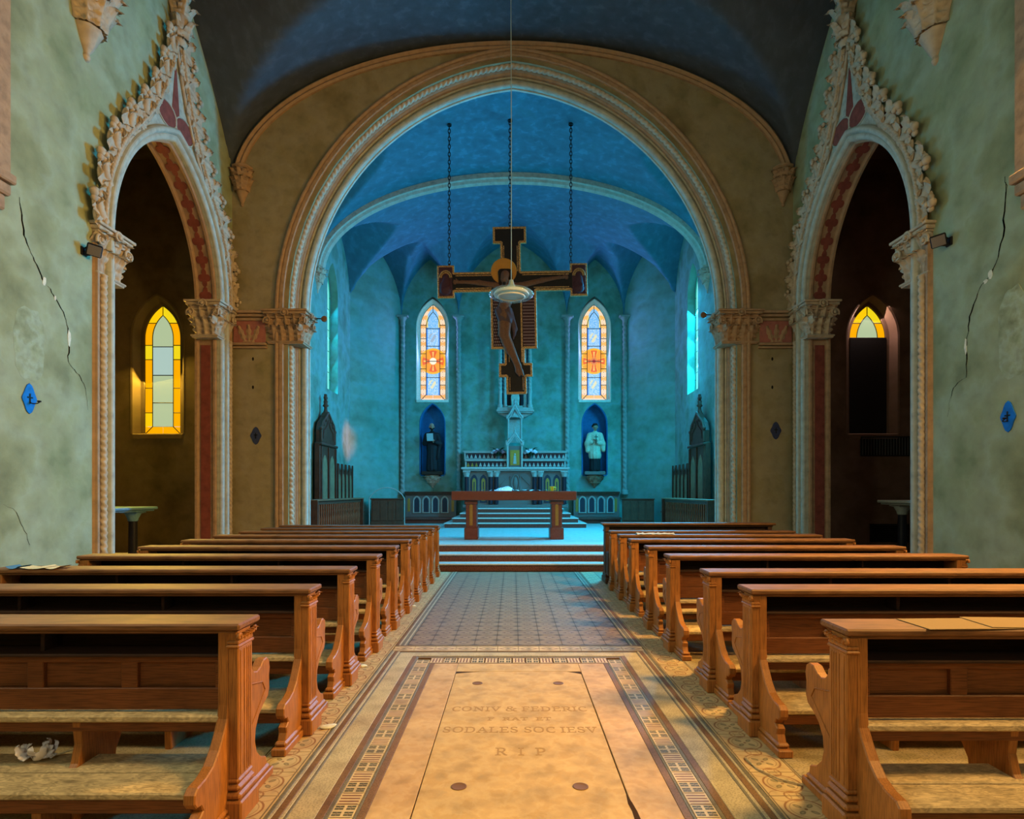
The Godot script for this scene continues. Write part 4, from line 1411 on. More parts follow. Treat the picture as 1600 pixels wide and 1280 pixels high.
func build_chancel() -> void:
	var top := func(_x: float) -> float: return 10.4
	var side := [17.25, 0.50, 0.5, 4.3, 7.05]
	var near := [14.0, 0.50, 0.5, 4.3, 7.05]
	var w := struct("wall_chancel_left", "pale plaster side wall of the chancel behind the left choir stalls", "wall")
	var b := mb(frame_left(-CW, 0))
	wall_sheet(b, 11.95, 19.1, 0.0, top, [near, side], 0.42)
	obj("plaster", b, M.apse_plaster, w)
	w = struct("wall_chancel_right", "pale plaster side wall of the chancel behind the right choir stalls", "wall")
	b = mb(frame_right(CW, 0))
	wall_sheet(b, -19.1, -11.95, 0.0, top, [[-side[0], side[1], side[2], side[3], side[4]], [-near[0], near[1], near[2], near[3], near[4]]], 0.42)
	obj("plaster", b, M.apse_plaster, w)
	w = struct("wall_apse", "teal lit back wall of the apse behind the high altar", "wall")
	b = mb(at(0, 0, ZB))
	var holes := []
	for s: float in [-2.74, 2.80]:
		holes.append([s, 0.41, 0.36, 2.07, 3.80])
		holes.append([s, 0.53, 0.55, 4.56, 7.24])
	wall_sheet(b, -3.8, 3.8, 0.0, top, holes, 0.42)
	obj("plaster", b, M.apse_plaster, w)
	for s: float in [-1.0, 1.0]:
		var n := "left" if s < 0 else "right"
		w = struct("wall_apse_%s" % n, "slanting %s corner wall of the apse in dim teal plaster" % n, "wall")
		var dir := Vector3(1.25, 0, -1.9 if s < 0 else 1.9).normalized()
		var o := Vector3(-CW, 0, -19.1) if s < 0 else Vector3(3.8, 0, ZB)
		b = mb(Transform3D(Basis(dir, Vector3.UP, dir.cross(Vector3.UP)), o))
		wall_sheet(b, 0.0, 2.2743, 0.0, top, [], 0.42)
		obj("plaster", b, M.apse_plaster, w)
	# vault
	var ce := struct("ceiling", "blue painted vault over the chancel and apse with pointed lunettes", "ceiling")
	b = mb()
	var P := []
	for i in 131:
		var z := lerpf(-11.9, ZB, i / 130.0)
		var r := PackedVector3Array()
		for j in 145:
			var x := chancel_width(z) * (-1.0 + 2.0 * j / 144.0)
			r.push_back(Vector3(x, chancel_height(x, z), z))
		P.append(r)
	for r in P:
		pass
	P.reverse()
	b.grid(P)
	b.at(at(0, 10.55, -16.6))
	b.box(Vector3.ZERO, Vector3(2 * CW + 1.1, 0.25, 9.8), 0.0)
	obj("vault", b, M.vault_blue, ce)
	# transverse rib
	var tr := struct("trim_7", "pale transverse rib across the blue chancel vault", "rib")
	b = mb()
	P = []
	for q in [Vector2(0.12, -0.16), Vector2(-0.10, -0.16), Vector2(-0.16, -0.08), Vector2(-0.20, 0.0), Vector2(-0.16, 0.08), Vector2(-0.10, 0.11), Vector2(-0.08, 0.16), Vector2(0.12, 0.16)]:
		var r := PackedVector3Array()
		for j in 73:
			var a := PI * j / 72.0
			r.push_back(Vector3(cos(a) * (CW + q.x), 7.16 + sin(a) * (2.48 + q.x), -15.9 + q.y))
		P.append(r)
	b.grid(P, true)
	obj("rib", b, M.stone_grey, tr)
	for s: float in [-1.0, 1.0]:
		corbel((frame_left(-CW, 0) if s < 0 else frame_right(CW, 0)) * at(15.9 if s < 0 else -15.9, 6.62, 0.0), 0.17, 0.70, false, "leafy corbel carrying the chancel rib on the %s side" % ("left" if s < 0 else "right"))
	# twisted colonnettes on the back wall
	for q in [[-3.74, "outer twisted colonnette left of the left niche"], [-1.83, "twisted colonnette between the left niche and the high altar"], [1.86, "twisted colonnette between the high altar and the right niche"], [3.82, "outer twisted colonnette right of the right niche"]]:
		var c := struct("trim_8", q[1], "colonnette")
		var x: float = q[0]
		b = mb(at(x, 0, ZB + 0.10))
		b.rope([Vector3(0, 1.55, 0), Vector3(0, 4.0, 0), Vector3(0, 7.2, 0)], 0.085, 0.34, 2, 10, 8)
		obj("shaft", b, M.stone_apse, c)
		b = mb(at(x, 0, ZB + 0.10))
		b.lathe([Vector2(0.075, 7.14), Vector2(0.10, 7.17), Vector2(0.085, 7.2), Vector2(0.10, 7.32), Vector2(0.17, 7.40)], 10)
		b.box(Vector3(0, 7.44, 0), Vector3(0.40, 0.07, 0.30), 0.012)
		obj("capital", b, M.stone_apse, c)
		b = mb(at(x, 0, ZB + 0.10))
		b.lathe([Vector2(0.13, 1.40), Vector2(0.13, 1.45), Vector2(0.10, 1.48), Vector2(0.12, 1.52), Vector2(0.08, 1.56), Vector2(0.0, 1.56)], 10)
		obj("base", b, M.stone_apse, c)
	# windows of the apse and of the side walls
	for s in 2:
		var x: float = [-2.74, 2.80][s]
		var wn := struct("window_%d" % (4 + s), ["left apse lancet of painted glass with an orange medallion around a white centre", "right apse lancet of painted glass with an orange medallion around a red centre"][s], "window")
		var gm: Material = M.glass_left if s == 0 else M.glass_right
		lancet_window(wn, at(x, 0, ZB), -0.16, 0.435, 0.50, 4.63, 7.14, 0.20, [5.42, 5.98, 6.5, 7.10], [5.16, 5.72, 6.24, 6.76, 7.22], func(_a, _c): return gm, M.iron, 0.0135)
		b = mb(at(x, 0, ZB))
		arch_sweep(b, 0.435, 0.50, 7.14, 4.63, [Vector2(0.0, -0.19), Vector2(0.0, -0.15), Vector2(0.06, -0.10), Vector2(0.097, -0.0), Vector2(0.115, 0.012), Vector2(0.13, 0.0)], 14)
		b.box(Vector3(0, 4.585, -0.08), Vector3(1.10, 0.09, 0.24), 0.012)
		obj("window_frame", b, M.plaster_white, wn)
	for s: float in [-1.0, 1.0]:
		for zc: float in [17.25, 14.0]:
			var n := ("left" if s < 0 else "right")
			var wn := struct("window_%d" % ((6 if s < 0 else 7) if zc > 15 else (8 if s < 0 else 9)), ("teal glazed lancet in the %s chancel wall above the throne" if zc > 15 else "teal glazed lancet in the %s chancel wall near the arch") % n, "window")
			var fr := frame_left(-CW, -zc) if s < 0 else frame_right(CW, -zc)
			lancet_window(wn, fr, -0.22, 0.47, 0.5, 4.32, 7.05, 0.10, [4.9, 5.5, 6.1, 6.7], [4.7, 5.3, 5.9, 6.5, 7.05], func(a, _c): return M.glass_teal if a != 0 else M.glass_teal_pale, M.iron, 0.010)

# ---------- side chapels
func build_chapels() -> void:
	for s: float in [-1.0, 1.0]:
		var n := "left" if s < 0 else "right"
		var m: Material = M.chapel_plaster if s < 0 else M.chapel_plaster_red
		var w := struct("wall_chapel_%s" % n, ("olive" if s < 0 else "reddish brown") + " plaster walls and vault of the dark %s side chapel" % n, "wall")
		var b := mb(at(0, 0, -12.3))
		var win := P3(246, 0, 12.3).x if s < 0 else P3(1363.5, 0, 12.3).x
		var nhw := 0.50
		wall_sheet(b, minf(s * 5.4, s * 8.8), maxf(s * 5.4, s * 8.8), 0.0, func(_x: float) -> float: return 8.2, [[win, nhw, 0.42, 2.62, 4.61]], 0.35)
		b.at(Transform3D())
		b.box(Vector3(s * 8.75, 4.1, -9.6), Vector3(0.3, 8.2, 5.6), 0.0)
		b.box(Vector3(s * 7.2, 4.1, -6.85), Vector3(3.3, 8.2, 0.3), 0.0)
		b.box(Vector3(s * 7.2, 8.3, -9.6), Vector3(3.5, 0.3, 5.9), 0.0)
		b.box(Vector3(s * 5.56, 5.2, -12.2), Vector3(0.26, 10.4, 0.7), 0.0)
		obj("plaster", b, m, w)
		# window: a splayed pointed frame round the glass
		var wn := struct("window_%d" % (10 if s < 0 else 11), "amber bordered chapel lancet with pale middle panes seen through the left side arch" if s < 0 else "amber bordered chapel lancet boarded up below its head, through the right side arch", "window")
		var fr := at(win, 0, -12.3)
		var y0 := 2.66
		var ys := 4.36 + 0.25
		var picks := func(a: int, i: int) -> Material:
			if a == 0: return [M.glass_pale, M.glass_pale, M.glass_ice, M.glass_pale][clampi(i, 0, 3)]
			if i == -1: return M.glass_amber
			return [M.glass_yellow if a < 0 else M.glass_amber, M.glass_amber, M.glass_amber, M.glass_lemon, M.glass_amber if a < 0 else M.glass_amber, M.glass_yellow if a < 0 else M.glass_lemon][clampi(i, 0, 5)]
		lancet_window(wn, fr, -0.20, 0.365, 0.42, y0, ys, 0.155, [3.30, 3.86, 4.44], [3.10, 3.60, 4.18, 4.47, 4.92], picks, M.iron, 0.011)
		b = mb(fr)
		arch_sweep(b, 0.365, 0.42, ys, y0, [Vector2(0.0, -0.30), Vector2(0.0, -0.17), Vector2(0.06, -0.15), Vector2(0.135, 0.0), Vector2(0.17, 0.012), Vector2(0.18, 0.0)], 14)
		b.box(Vector3(0, y0 - 0.06, -0.10), Vector3(1.02, 0.12, 0.24), 0.02)
		obj("window_frame", b, m, wn)
		if s > 0:
			b = mb(fr)
			b.box(Vector3(0.0, 3.63, -0.165), Vector3(0.74, 1.98, 0.025), 0.004)
			obj("blocking_board", b, M.board_dark, wn)
		chapel_altar(s)
	# ventilation grilles on the right chapel's end wall
	var fr2 := at(0, 0, -12.3)
	var g1 := thing("vent_grille", "dark slatted vent grille under the boarded chapel window", "vent")
	vent(g1, fr2, P3(1345, 712, 12.3), P3(1442, 683, 12.3), true, 22)
	g1 = thing("vent_grille", "low dark louvred grille behind the right chapel altar", "vent")
	vent(g1, fr2, P3(1360, 846, 12.3), P3(1418, 820, 12.3), false, 8)

func vent(o: Node3D, fr: Transform3D, a: Vector3, c: Vector3, upright: bool, n: int) -> void:
	var b := mb(fr)
	var w := c.x - a.x
	var h := c.y - a.y
	b.box(Vector3((a.x + c.x) / 2, (a.y + c.y) / 2, 0.006), Vector3(w, h, 0.01), 0.0)
	obj("backing", b, M.crack_dark, o)
	b = mb(fr)
	for s: float in [0.0, 1.0]:
		b.box(Vector3((a.x + c.x) / 2, a.y + h * s, 0.015), Vector3(w + 0.03, 0.025, 0.03), 0.004)
		b.box(Vector3(a.x + w * s, (a.y + c.y) / 2, 0.015), Vector3(0.025, h, 0.03), 0.004)
	obj("frame", b, M.iron, o)
	for i in n:
		b = mb(fr)
		var t := (i + 0.5) / n
		if upright: b.box(Vector3(a.x + w * t, (a.y + c.y) / 2, 0.018), Vector3(0.012, h, 0.02), 0.002)
		else: b.box(Vector3((a.x + c.x) / 2, a.y + h * t, 0.018), Vector3(w, 0.02, 0.02), 0.003)
		obj("slat", b, M.iron_grey if upright else M.iron, o)

func chapel_altar(s: float) -> void:
	var n := "left" if s < 0 else "right"
	var o := thing("side_altar", "%s chapel altar with a %s slab on dark marble columns" % [n, "pale blue grey" if s < 0 else "shadowy grey"], "altar")
	var y := 1.22 if s < 0 else 1.34
	var x0 := 6.62 if s < 0 else 6.80
	var step := struct("trim_9", "low stone step under the %s chapel altar" % n, "step")
	var b := mb()
	b.box(Vector3(s * 7.5, 0.15, -10.6), Vector3(2.3, 0.30, 2.9), 0.01)
	obj("step", b, M.step_pale, step)
	b = mb()
	b.box(Vector3(s * (x0 + 0.86), y - 0.025, -10.6), Vector3(1.72, 0.05, 1.75), 0.012)
	b.box(Vector3(s * (x0 + 0.88), y - 0.065, -10.6), Vector3(1.66, 0.03, 1.69), 0.01)
	obj("altar_slab", b, M.slab_blue if s < 0 else M.white_marble, o)
	for z: float in [-11.15, -10.0]:
		var c := at(s * (x0 + 0.27), 0.30, z)
		b = mb(c)
		var h := y - 0.38
		b.lathe([Vector2(0.08, 0.06), Vector2(0.075, 0.2), Vector2(0.072, h - 0.18)], 14)
		var col := obj("column", b, M.dark_marble, o)
		b = mb(c)
		b.lathe([Vector2(0.075, h - 0.18), Vector2(0.085, h - 0.17), Vector2(0.08, h - 0.15), Vector2(0.14, h - 0.03)], 12)
		b.box(Vector3(0, h - 0.015, 0), Vector3(0.30, 0.03, 0.30), 0.006)
		for i in 8:
			var a := TAU * i / 8
			b.at(c * Transform3D(Basis(Vector3.UP, a) * Basis.from_scale(Vector3(0.4, 0.45, 0.6)), Vector3(0, h - 0.16, 0) + Basis(Vector3.UP, a) * Vector3(0, 0, 0.06)))
			b.leaf(0.22, 0.30, 0.12)
		obj("capital", b, M.slab_blue if s < 0 else M.white_marble, col)
		b = mb(c)
		b.lathe([Vector2(0.13, 0.0), Vector2(0.13, 0.025), Vector2(0.105, 0.04), Vector2(0.11, 0.055), Vector2(0.08, 0.07)], 12)
		obj("base", b, M.slab_blue if s < 0 else M.white_marble, col)
	b = mb()
	b.box(Vector3(s * (x0 + 1.2), 0.30 + (y - 0.38) * 0.5, -10.6), Vector3(1.0, y - 0.38, 1.45), 0.01)
	obj("altar_body", b, M.grey_marble, o)
	if s > 0: bouquet(Vector3(7.22, y, -10.55), 0.17, "dull pink flower bunch lying on the right chapel altar", [M.flower_pink, M.flower_yellow, M.flower_pink], 12)

func bouquet(where: Vector3, r: float, label: String, mats: Array, n: int) -> void:
	var o := thing("flower_bouquet", label, "flowers", where)
	var b := mb()
	b.lathe([Vector2(r * 0.30, 0.0), Vector2(r * 0.34, 0.02), Vector2(r * 0.22, r * 0.3), Vector2(r * 0.34, r * 0.6), Vector2(r * 0.26, r * 0.6)], 10)
	obj("vase", b, M.iron_grey, o)
	b = mb()
	for i in 14:
		var a := TAU * i / 14.0
		b.at(Transform3D(Basis(Vector3.UP, a) * Basis.from_scale(Vector3(0.35, 0.5, 1.0) * r / 0.2), Vector3(0, r * (0.45 + 0.35 * (i % 3)), 0) + Basis(Vector3.UP, a) * Vector3(0, 0, r * 0.25)))
		b.leaf(0.2, 0.3, 0.16)
	obj("leaves", b, M.leaf_green, o)
	for i in n:
		var a := i * 2.399
		var k := sqrt((i + 0.5) / n)
		var c := Vector3(cos(a) * r * k, r * (0.75 + 0.75 * sqrt(1.0 - k * k * 0.9)) , sin(a) * r * k * 0.8)
		b = mb(at(c.x, c.y, c.z))
		b.blob(Vector3.ZERO, Vector3.ONE * r * 0.24, 4, 6)
		for j in 6:
			var t := TAU * j / 6.0
			b.blob(Vector3(cos(t), 0.15 * (j % 2), sin(t)) * r * 0.20, Vector3(0.16, 0.11, 0.16) * r, 4, 6)
		obj("blossom", b, mats[i % mats.size()], o)

# ---------- floor
func tile_mesh(sx: float, sz: float, m: Material, turn := 0) -> ArrayMesh:
	# a tile lying flat, its print on its own coordinates, with worn edges
	var b := mb()
	var e := 0.0012
	var h := 0.012
	var k := [Vector3(-sx / 2, 0, sz / 2), Vector3(sx / 2, 0, sz / 2), Vector3(sx / 2, 0, -sz / 2), Vector3(-sx / 2, 0, -sz / 2)]
	var inn := []
	for p: Vector3 in k: inn.append(Vector3(p.x - signf(p.x) * e, h, p.z - signf(p.z) * e))
	b.quad(inn[turn % 4], inn[(turn + 1) % 4], inn[(turn + 2) % 4], inn[(turn + 3) % 4], true)
	for i in 4: b.quad(k[i], k[(i + 1) % 4], inn[(i + 1) % 4], inn[i])
	return b.done(m)

func slab(parent: Node, called: String, m: Material, x0: float, x1: float, za: float, zb: float, h := 0.012, joint := 0.002) -> MeshInstance3D:
	# a flat stone between depths za and zb (positive, away from the camera), lying in the bed
	var b := mb()
	b.box(Vector3((x0 + x1) / 2, -0.012 + h / 2, -(za + zb) / 2), Vector3(x1 - x0 - joint, h, zb - za - joint), 0.002)
	return obj(called, b, m, parent)

func build_floor() -> void:
	var fl := struct("floor", "patterned nave floor of inlaid tiles around an inscribed stone slab", "floor")
	var b := mb()
	b.box(Vector3(0, -0.162, -6.0), Vector3(19.0, 0.30, 31.0), 0.0)
	obj("bed", b, M.grout, fl)
	for s: float in [-1.0, 1.0]:
		slab(fl, "side_paving", M.aisle_terrazzo, AX + 1.46 if s > 0 else -9.0, 9.0 if s > 0 else AX - 1.46, -5.6, 12.3)
	slab(fl, "rear_paving", M.aisle_terrazzo, AX - 1.46, AX + 1.46, -5.6, 0.6)
	# long strips either side of the middle
	for s: float in [-1.0, 1.0]:
		for q in [[0.905, 0.925, "grey_terrazzo", 0.6, 5.58], [0.925, 0.965, "brown_terrazzo", 0.6, 5.60], [0.965, 1.095, "cream_terrazzo", 0.6, 5.72], [1.095, 1.110, "grey_terrazzo", 0.6, 5.74], [1.110, 1.128, "cream_terrazzo", 0.6, 5.76],
				[1.128, 1.165, "brown_terrazzo", 0.6, 5.78], [1.165, 1.180, "cream_terrazzo", 0.6, 5.8], [1.180, 1.20, "grey_terrazzo", 0.6, 5.8], [0.735, 0.775, "brown_terrazzo", 0.6, 5.36], [0.775, 0.790, "grey_terrazzo", 0.6, 5.38]]:
			slab(fl, "inlay_strip", M[q[2]], AX + s * q[0] if s > 0 else AX - q[1], AX + q[1] if s > 0 else AX - q[0], q[3], q[4], 0.012, 0.0008)
		for q in [[1.085, 1.10, "grey_terrazzo"], [1.10, 1.115, "cream_terrazzo"], [1.115, 1.15, "grey_terrazzo"], [1.15, 1.165, "cream_terrazzo"], [1.165, 1.20, "brown_terrazzo"]]:
			slab(fl, "inlay_strip", M[q[2]], AX + s * q[0] if s > 0 else AX - q[1], AX + q[1] if s > 0 else AX - q[0], 5.99, 11.5, 0.012, 0.0008)
	# bands across, between the slab and the patterned field
	for q in [[5.355, 5.375, "brown_terrazzo", 0.775], [5.53, 5.55, "brown_terrazzo", 0.905], [5.55, 5.575, "grey_terrazzo", 0.925], [5.60, 5.72, "cream_terrazzo", 0.965], [5.72, 5.74, "grey_terrazzo", 1.095], [5.755, 5.775, "brown_terrazzo", 1.128], [5.94, 5.955, "cream_terrazzo", 1.2], [5.955, 5.975, "brown_terrazzo", 1.2], [5.975, 5.99, "grey_terrazzo", 1.2]]:
		slab(fl, "inlay_strip", M[q[2]], AX - q[3], AX + q[3], q[0], q[1], 0.012, 0.0008)
	# tiles: striped and blocked border, roundels along the pews, the field, a row of diamonds
	var m_st := printed("tile_stripes", Color(0.96, 0.92, 0.86), 0.5, tile_image("stripes"), TX.dust, 1.2)
	var m_bl := printed("tile_blocks", Color(0.96, 0.92, 0.86), 0.5, tile_image("blocks"), TX.dust, 1.2)
	var m_ro := printed("tile_roundel", Color(0.90, 0.84, 0.76), 0.6, tile_image("roundel"), TX.dust, 1.2)
	var m_fi := printed("tile_field", Color(0.86, 0.82, 0.76), 0.5, tile_image("field"), TX.dust, 0.8)
	var m_di := printed("tile_diamond", Color(0.96, 0.92, 0.86), 0.5, tile_image("diamond"), TX.dust, 1.2)
	var st := tile_mesh(0.113, 0.113, m_st)
	var bl := tile_mesh(0.113, 0.113, m_bl)
	var z := 0.7
	var i := 0
	while z < 5.53:
		for s: float in [-1.0, 1.0]: inst("border_tile", st if i % 2 == 0 else bl, fl, at(AX + s * 0.8475, -0.012, -z))
		z += 0.115
		i += 1
	var st2 := tile_mesh(0.113, 0.148, m_st, 1)
	var bl2 := tile_mesh(0.113, 0.148, m_bl, 1)
	for k in 13: inst("border_tile", st2 if k % 2 == 0 else bl2, fl, at(AX + (k - 6) * 0.1215, -0.012, -5.453))
	var ro := tile_mesh(0.252, 0.252, m_ro)
	for k in 42:
		for s: float in [-1.0, 1.0]: inst("roundel_tile", ro, fl, at(AX + s * 1.33, -0.012, -(0.85 + k * 0.256)))
	var fi := tile_mesh(0.2147, 0.2092, m_fi)
	for r in 26:
		for c in 10: inst("field_tile", fi, fl, at(AX + (c - 4.5) * 0.2155, -0.012, -(6.10 + r * 0.21)))
	var di := tile_mesh(0.195, 0.155, m_di)
	for k in 12: inst("diamond_tile", di, fl, at(AX + (k - 5.5) * 0.198, -0.012, -5.858))
	# the inscribed slab
	var x0 := AX - 0.735
	var x1 := AX + 0.735
	slab(fl, "border_slab", M.slab_rose, x0, -0.472, 0.6, 5.355)
	slab(fl, "border_slab", M.slab_rose, 0.570, x1, 0.6, 5.355)
	slab(fl, "border_slab", M.slab_stone, -0.472, 0.570, 5.12, 5.355)
	var tomb := slab(fl, "inscribed_slab", M.slab_stone, -0.470, 0.566, 0.6, 5.118, 0.012, 0.006)
	for q in [["CONIV & FEDERIC", 4.235, 0.925, 0.088], ["F  RAT  ET", 4.05, 0.42, 0.055], ["SODALES SOC IESV", 3.865, 0.97, 0.092], ["R  I  P", 3.54, 0.29, 0.10]]:
		var t := TextMesh.new()
		t.text = q[0]
		var f := SystemFont.new()
		f.font_names = PackedStringArray(["Droid Serif"])
		t.font = f
		t.font_size = 64
		t.pixel_size = 0.0016
		t.depth = 0.002
		t.material = M.engraved
		var box := t.get_aabb()
		var sx: float = q[2] / box.size.x
		var sy: float = q[3] / box.size.y
		inst("inscription", t, tomb, Transform3D(Basis(Vector3(sx, 0, 0), Vector3(0, 0, -sy), Vector3(0, 1, 0)), Vector3(0.055 - 0.01, 0.0002, -q[1])))
	for q in [[-0.275, 4.8], [0.357, 4.8], [-0.273, 3.12], [0.345, 3.12]]:
		b = mb(at(q[0], 0.0, -q[1]))
		b.lathe([Vector2(0.040, 0.0), Vector2(0.040, 0.003), Vector2(0.032, 0.003), Vector2(0.031, 0.0008), Vector2(0.0, 0.0008)], 20)
		obj("bronze_boss", b, M.brass_old, tomb)
	for q in [[-0.468, 5.112, 0.19, 0.055], [0.564, 5.112, -0.11, 0.07]]:
		b = mb(Transform3D(Basis(Vector3(1, 0, 0), Vector3(0, 0, -1), Vector3(0, 1, 0)), Vector3(q[0], 0, -q[1])))
		b.prism(PackedVector2Array([Vector2(0, 0), Vector2(q[2], -0.004), Vector2(q[2] * 0.5, -q[3] * 0.45), Vector2(0.0, -q[3])]), -0.002, 0.0012)
		obj("chipped_corner", b, M.chip_dark, tomb)
	b = mb(Transform3D(Basis(Vector3(1, 0, 0), Vector3(0, 0, -1), Vector3(0, 1, 0)), Vector3(0.566, 0, -2.98)))
	b.prism(PackedVector2Array([Vector2(-0.004, 0.06), Vector2(-0.012, -0.03), Vector2(-0.006, -0.1), Vector2(-0.012, -0.35), Vector2(0.026, -0.36), Vector2(0.018, -0.1), Vector2(0.010, -0.02)]), -0.002, 0.0012)
	obj("chipped_corner", b, M.chip_dark, tomb)
	# steps up to the chancel and the platform
	var sp := struct("chancel_steps", "three broad steps of red stone with pale treads up to the altar", "steps")
	var zs := [11.52, 11.90, 12.40]
	var hs := [0.0, 0.144, 0.286, 0.43]
	for k in 3:
		var tread: float = 13.0 if k == 2 else zs[k + 1] + 0.1
		b = mb()
		b.box(Vector3(0, (hs[k] + hs[k + 1]) / 2 - 0.015, -(zs[k] + 0.03 + tread) / 2), Vector3(7.84, hs[k + 1] - hs[k] - 0.03, tread - zs[k] - 0.03), 0.002)
		var o := obj("step", b, M.step_red, sp)
		b = mb()
		b.box(Vector3(0, hs[k + 1] - 0.015, -(zs[k] + tread) / 2), Vector3(7.84, 0.03, tread - zs[k]), 0.006)
		obj("tread", b, M.step_pale, o)
	var pf := struct("floor", "raised chancel floor of polished pale stone", "floor")
	b = mb()
	var poly := PackedVector2Array([Vector2(-3.9, 12.9), Vector2(-3.9, 11.97), Vector2(-CW - 0.1, 11.97), Vector2(-CW - 0.1, 19.2), Vector2(-3.75, 21.1), Vector2(3.75, 21.1), Vector2(CW + 0.1, 19.2), Vector2(CW + 0.1, 11.97), Vector2(3.9, 11.97), Vector2(3.9, 12.9)])
	b.at(Transform3D(Basis(Vector3(1, 0, 0), Vector3(0, 0, -1), Vector3(0, 1, 0)), Vector3.ZERO))
	b.prism(poly, -0.3, 0.4295, 0.0)
	obj("paving", b, M.platform, pf)

# ---------- pews
const PEW_L := 2.70

func pew_mb(s: float) -> MB:   # u runs from the aisle end into the pew, whichever side of the aisle it stands
	return mb(Transform3D(Basis.from_scale(Vector3(s, 1, 1)), Vector3.ZERO))

func end_profile() -> PackedVector2Array:
	# outline of a pew end in (z, y): the camera's side is +z, the altar's side is -z
	return PackedVector2Array([Vector2(0.345, 0.07), Vector2(0.325, 0.11), Vector2(0.335, 0.145), Vector2(0.300, 0.165), Vector2(0.318, 0.195), Vector2(0.352, 0.200), Vector2(0.372, 0.225), Vector2(0.370, 0.262), Vector2(0.345, 0.283),
		Vector2(0.28, 0.290), Vector2(0.215, 0.312), Vector2(0.160, 0.360), Vector2(0.115, 0.42), Vector2(0.085, 0.47), Vector2(0.075, 0.53), Vector2(0.075, 0.86), Vector2(-0.126, 0.86), Vector2(-0.126, 0.765), Vector2(-0.085, 0.735), Vector2(-0.10, 0.70), Vector2(-0.135, 0.69), Vector2(-0.142, 0.665),
		Vector2(-0.172, 0.655), Vector2(-0.180, 0.625), Vector2(-0.205, 0.600), Vector2(-0.245, 0.590), Vector2(-0.285, 0.602), Vector2(-0.322, 0.628), Vector2(-0.362, 0.630), Vector2(-0.392, 0.612), Vector2(-0.402, 0.57), Vector2(-0.392, 0.53), Vector2(-0.396, 0.46), Vector2(-0.375, 0.42),
		Vector2(-0.315, 0.395), Vector2(-0.262, 0.36), Vector2(-0.225, 0.31), Vector2(-0.215, 0.25), Vector2(-0.235, 0.19), Vector2(-0.29, 0.14), Vector2(-0.352, 0.115), Vector2(-0.362, 0.07)])

func pew_end(o: Node3D, s: float, u0: float, outer: float) -> void:
	# an end board at u0; its carved post stands out on the side that "outer" points to
	var face := Basis(Vector3(0, 0, 1), Vector3(0, 1, 0), Vector3(-1, 0, 0))      # outline x -> z, thickness -> -x
	var b := mb(Transform3D(Basis.from_scale(Vector3(s, 1, 1)), Vector3.ZERO) * Transform3D(face, Vector3(u0, 0, 0)))
	b.prism(end_profile(), -0.025, 0.025, 0.005)
	var e := obj("end_panel", b, M.wood_upright, o)
	b = pew_mb(s)
	var uo := u0 + outer * 0.045
	b.box(Vector3(uo, 0.49, 0.0), Vector3(0.05, 0.60, 0.15), 0.006)
	for k: float in [-0.052, -0.034, -0.016, 0.052]: b.box(Vector3(uo + outer * 0.0255, 0.49, k), Vector3(0.006, 0.57, 0.011), 0.002)
	b.box(Vector3(uo + outer * 0.0255, 0.49, 0.014), Vector3(0.005, 0.57, 0.006), 0.001)
	# the sunk lozenge on the altar's side of the board
	b.at(Transform3D(Basis.from_scale(Vector3(s, 1, 1)), Vector3.ZERO) * Transform3D(face, Vector3(u0 + outer * 0.026, 0, 0)))
	for q in [[Vector2(-0.11, 0.56), Vector2(-0.30, 0.52)], [Vector2(-0.30, 0.52), Vector2(-0.335, 0.47)], [Vector2(-0.335, 0.47), Vector2(-0.11, 0.30)], [Vector2(-0.11, 0.30), Vector2(-0.11, 0.56)]]:
		b.tube([Vector3(q[0].x, q[0].y, 0), Vector3(q[1].x, q[1].y, 0)], 0.004, 5)
	obj("post", b, M.wood_upright, e)
	b = pew_mb(s)
	b.box(Vector3(uo, 0.795, 0), Vector3(0.062, 0.016, 0.172), 0.006)
	b.box(Vector3(uo, 0.812, 0), Vector3(0.054, 0.016, 0.160), 0.004)
	b.box(Vector3(uo - outer * 0.006, 0.84, 0), Vector3(0.046, 0.05, 0.145), 0.006)
	var bs := Basis.from_scale(Vector3(s, 1, 1))
	for k in 4:
		b.at(Transform3D(bs, Vector3.ZERO) * Transform3D(Basis(Vector3.UP, outer * PI / 2) * Basis.from_scale(Vector3(0.20, 0.15, 0.30)), Vector3(uo + outer * 0.018, 0.817, -0.054 + 0.036 * k)))
		b.leaf(0.22, 0.30, 0.09)
	for k: float in [-1.0, 1.0]:
		b.at(Transform3D(bs, Vector3.ZERO))
		b.tube([Vector3(uo + outer * 0.03, 0.832, k * 0.060), Vector3(uo + outer * 0.032, 0.85, k * 0.072), Vector3(uo + outer * 0.032, 0.853, k * 0.085), Vector3(uo + outer * 0.03, 0.842, k * 0.090), Vector3(uo + outer * 0.03, 0.836, k * 0.082)], 0.010, 6)
	obj("capital", b, M.wood_upright, e)
	b = pew_mb(s)
	b.box(Vector3(u0, 0.022, -0.005), Vector3(0.085, 0.044, 0.80), 0.006)
	b.box(Vector3(u0, 0.058, -0.005), Vector3(0.068, 0.028, 0.745), 0.010)
	b.box(Vector3(uo + outer * 0.006, 0.05, 0.0), Vector3(0.085, 0.10, 0.20), 0.008)
	b.box(Vector3(uo + outer * 0.003, 0.118, 0.0), Vector3(0.074, 0.03, 0.185), 0.010)
	b.box(Vector3(uo + outer * 0.001, 0.152, 0.0), Vector3(0.066, 0.03, 0.170), 0.012)
	b.box(Vector3(uo, 0.183, 0.0), Vector3(0.058, 0.026, 0.16), 0.010)
	obj("base", b, M.wood_upright, e)

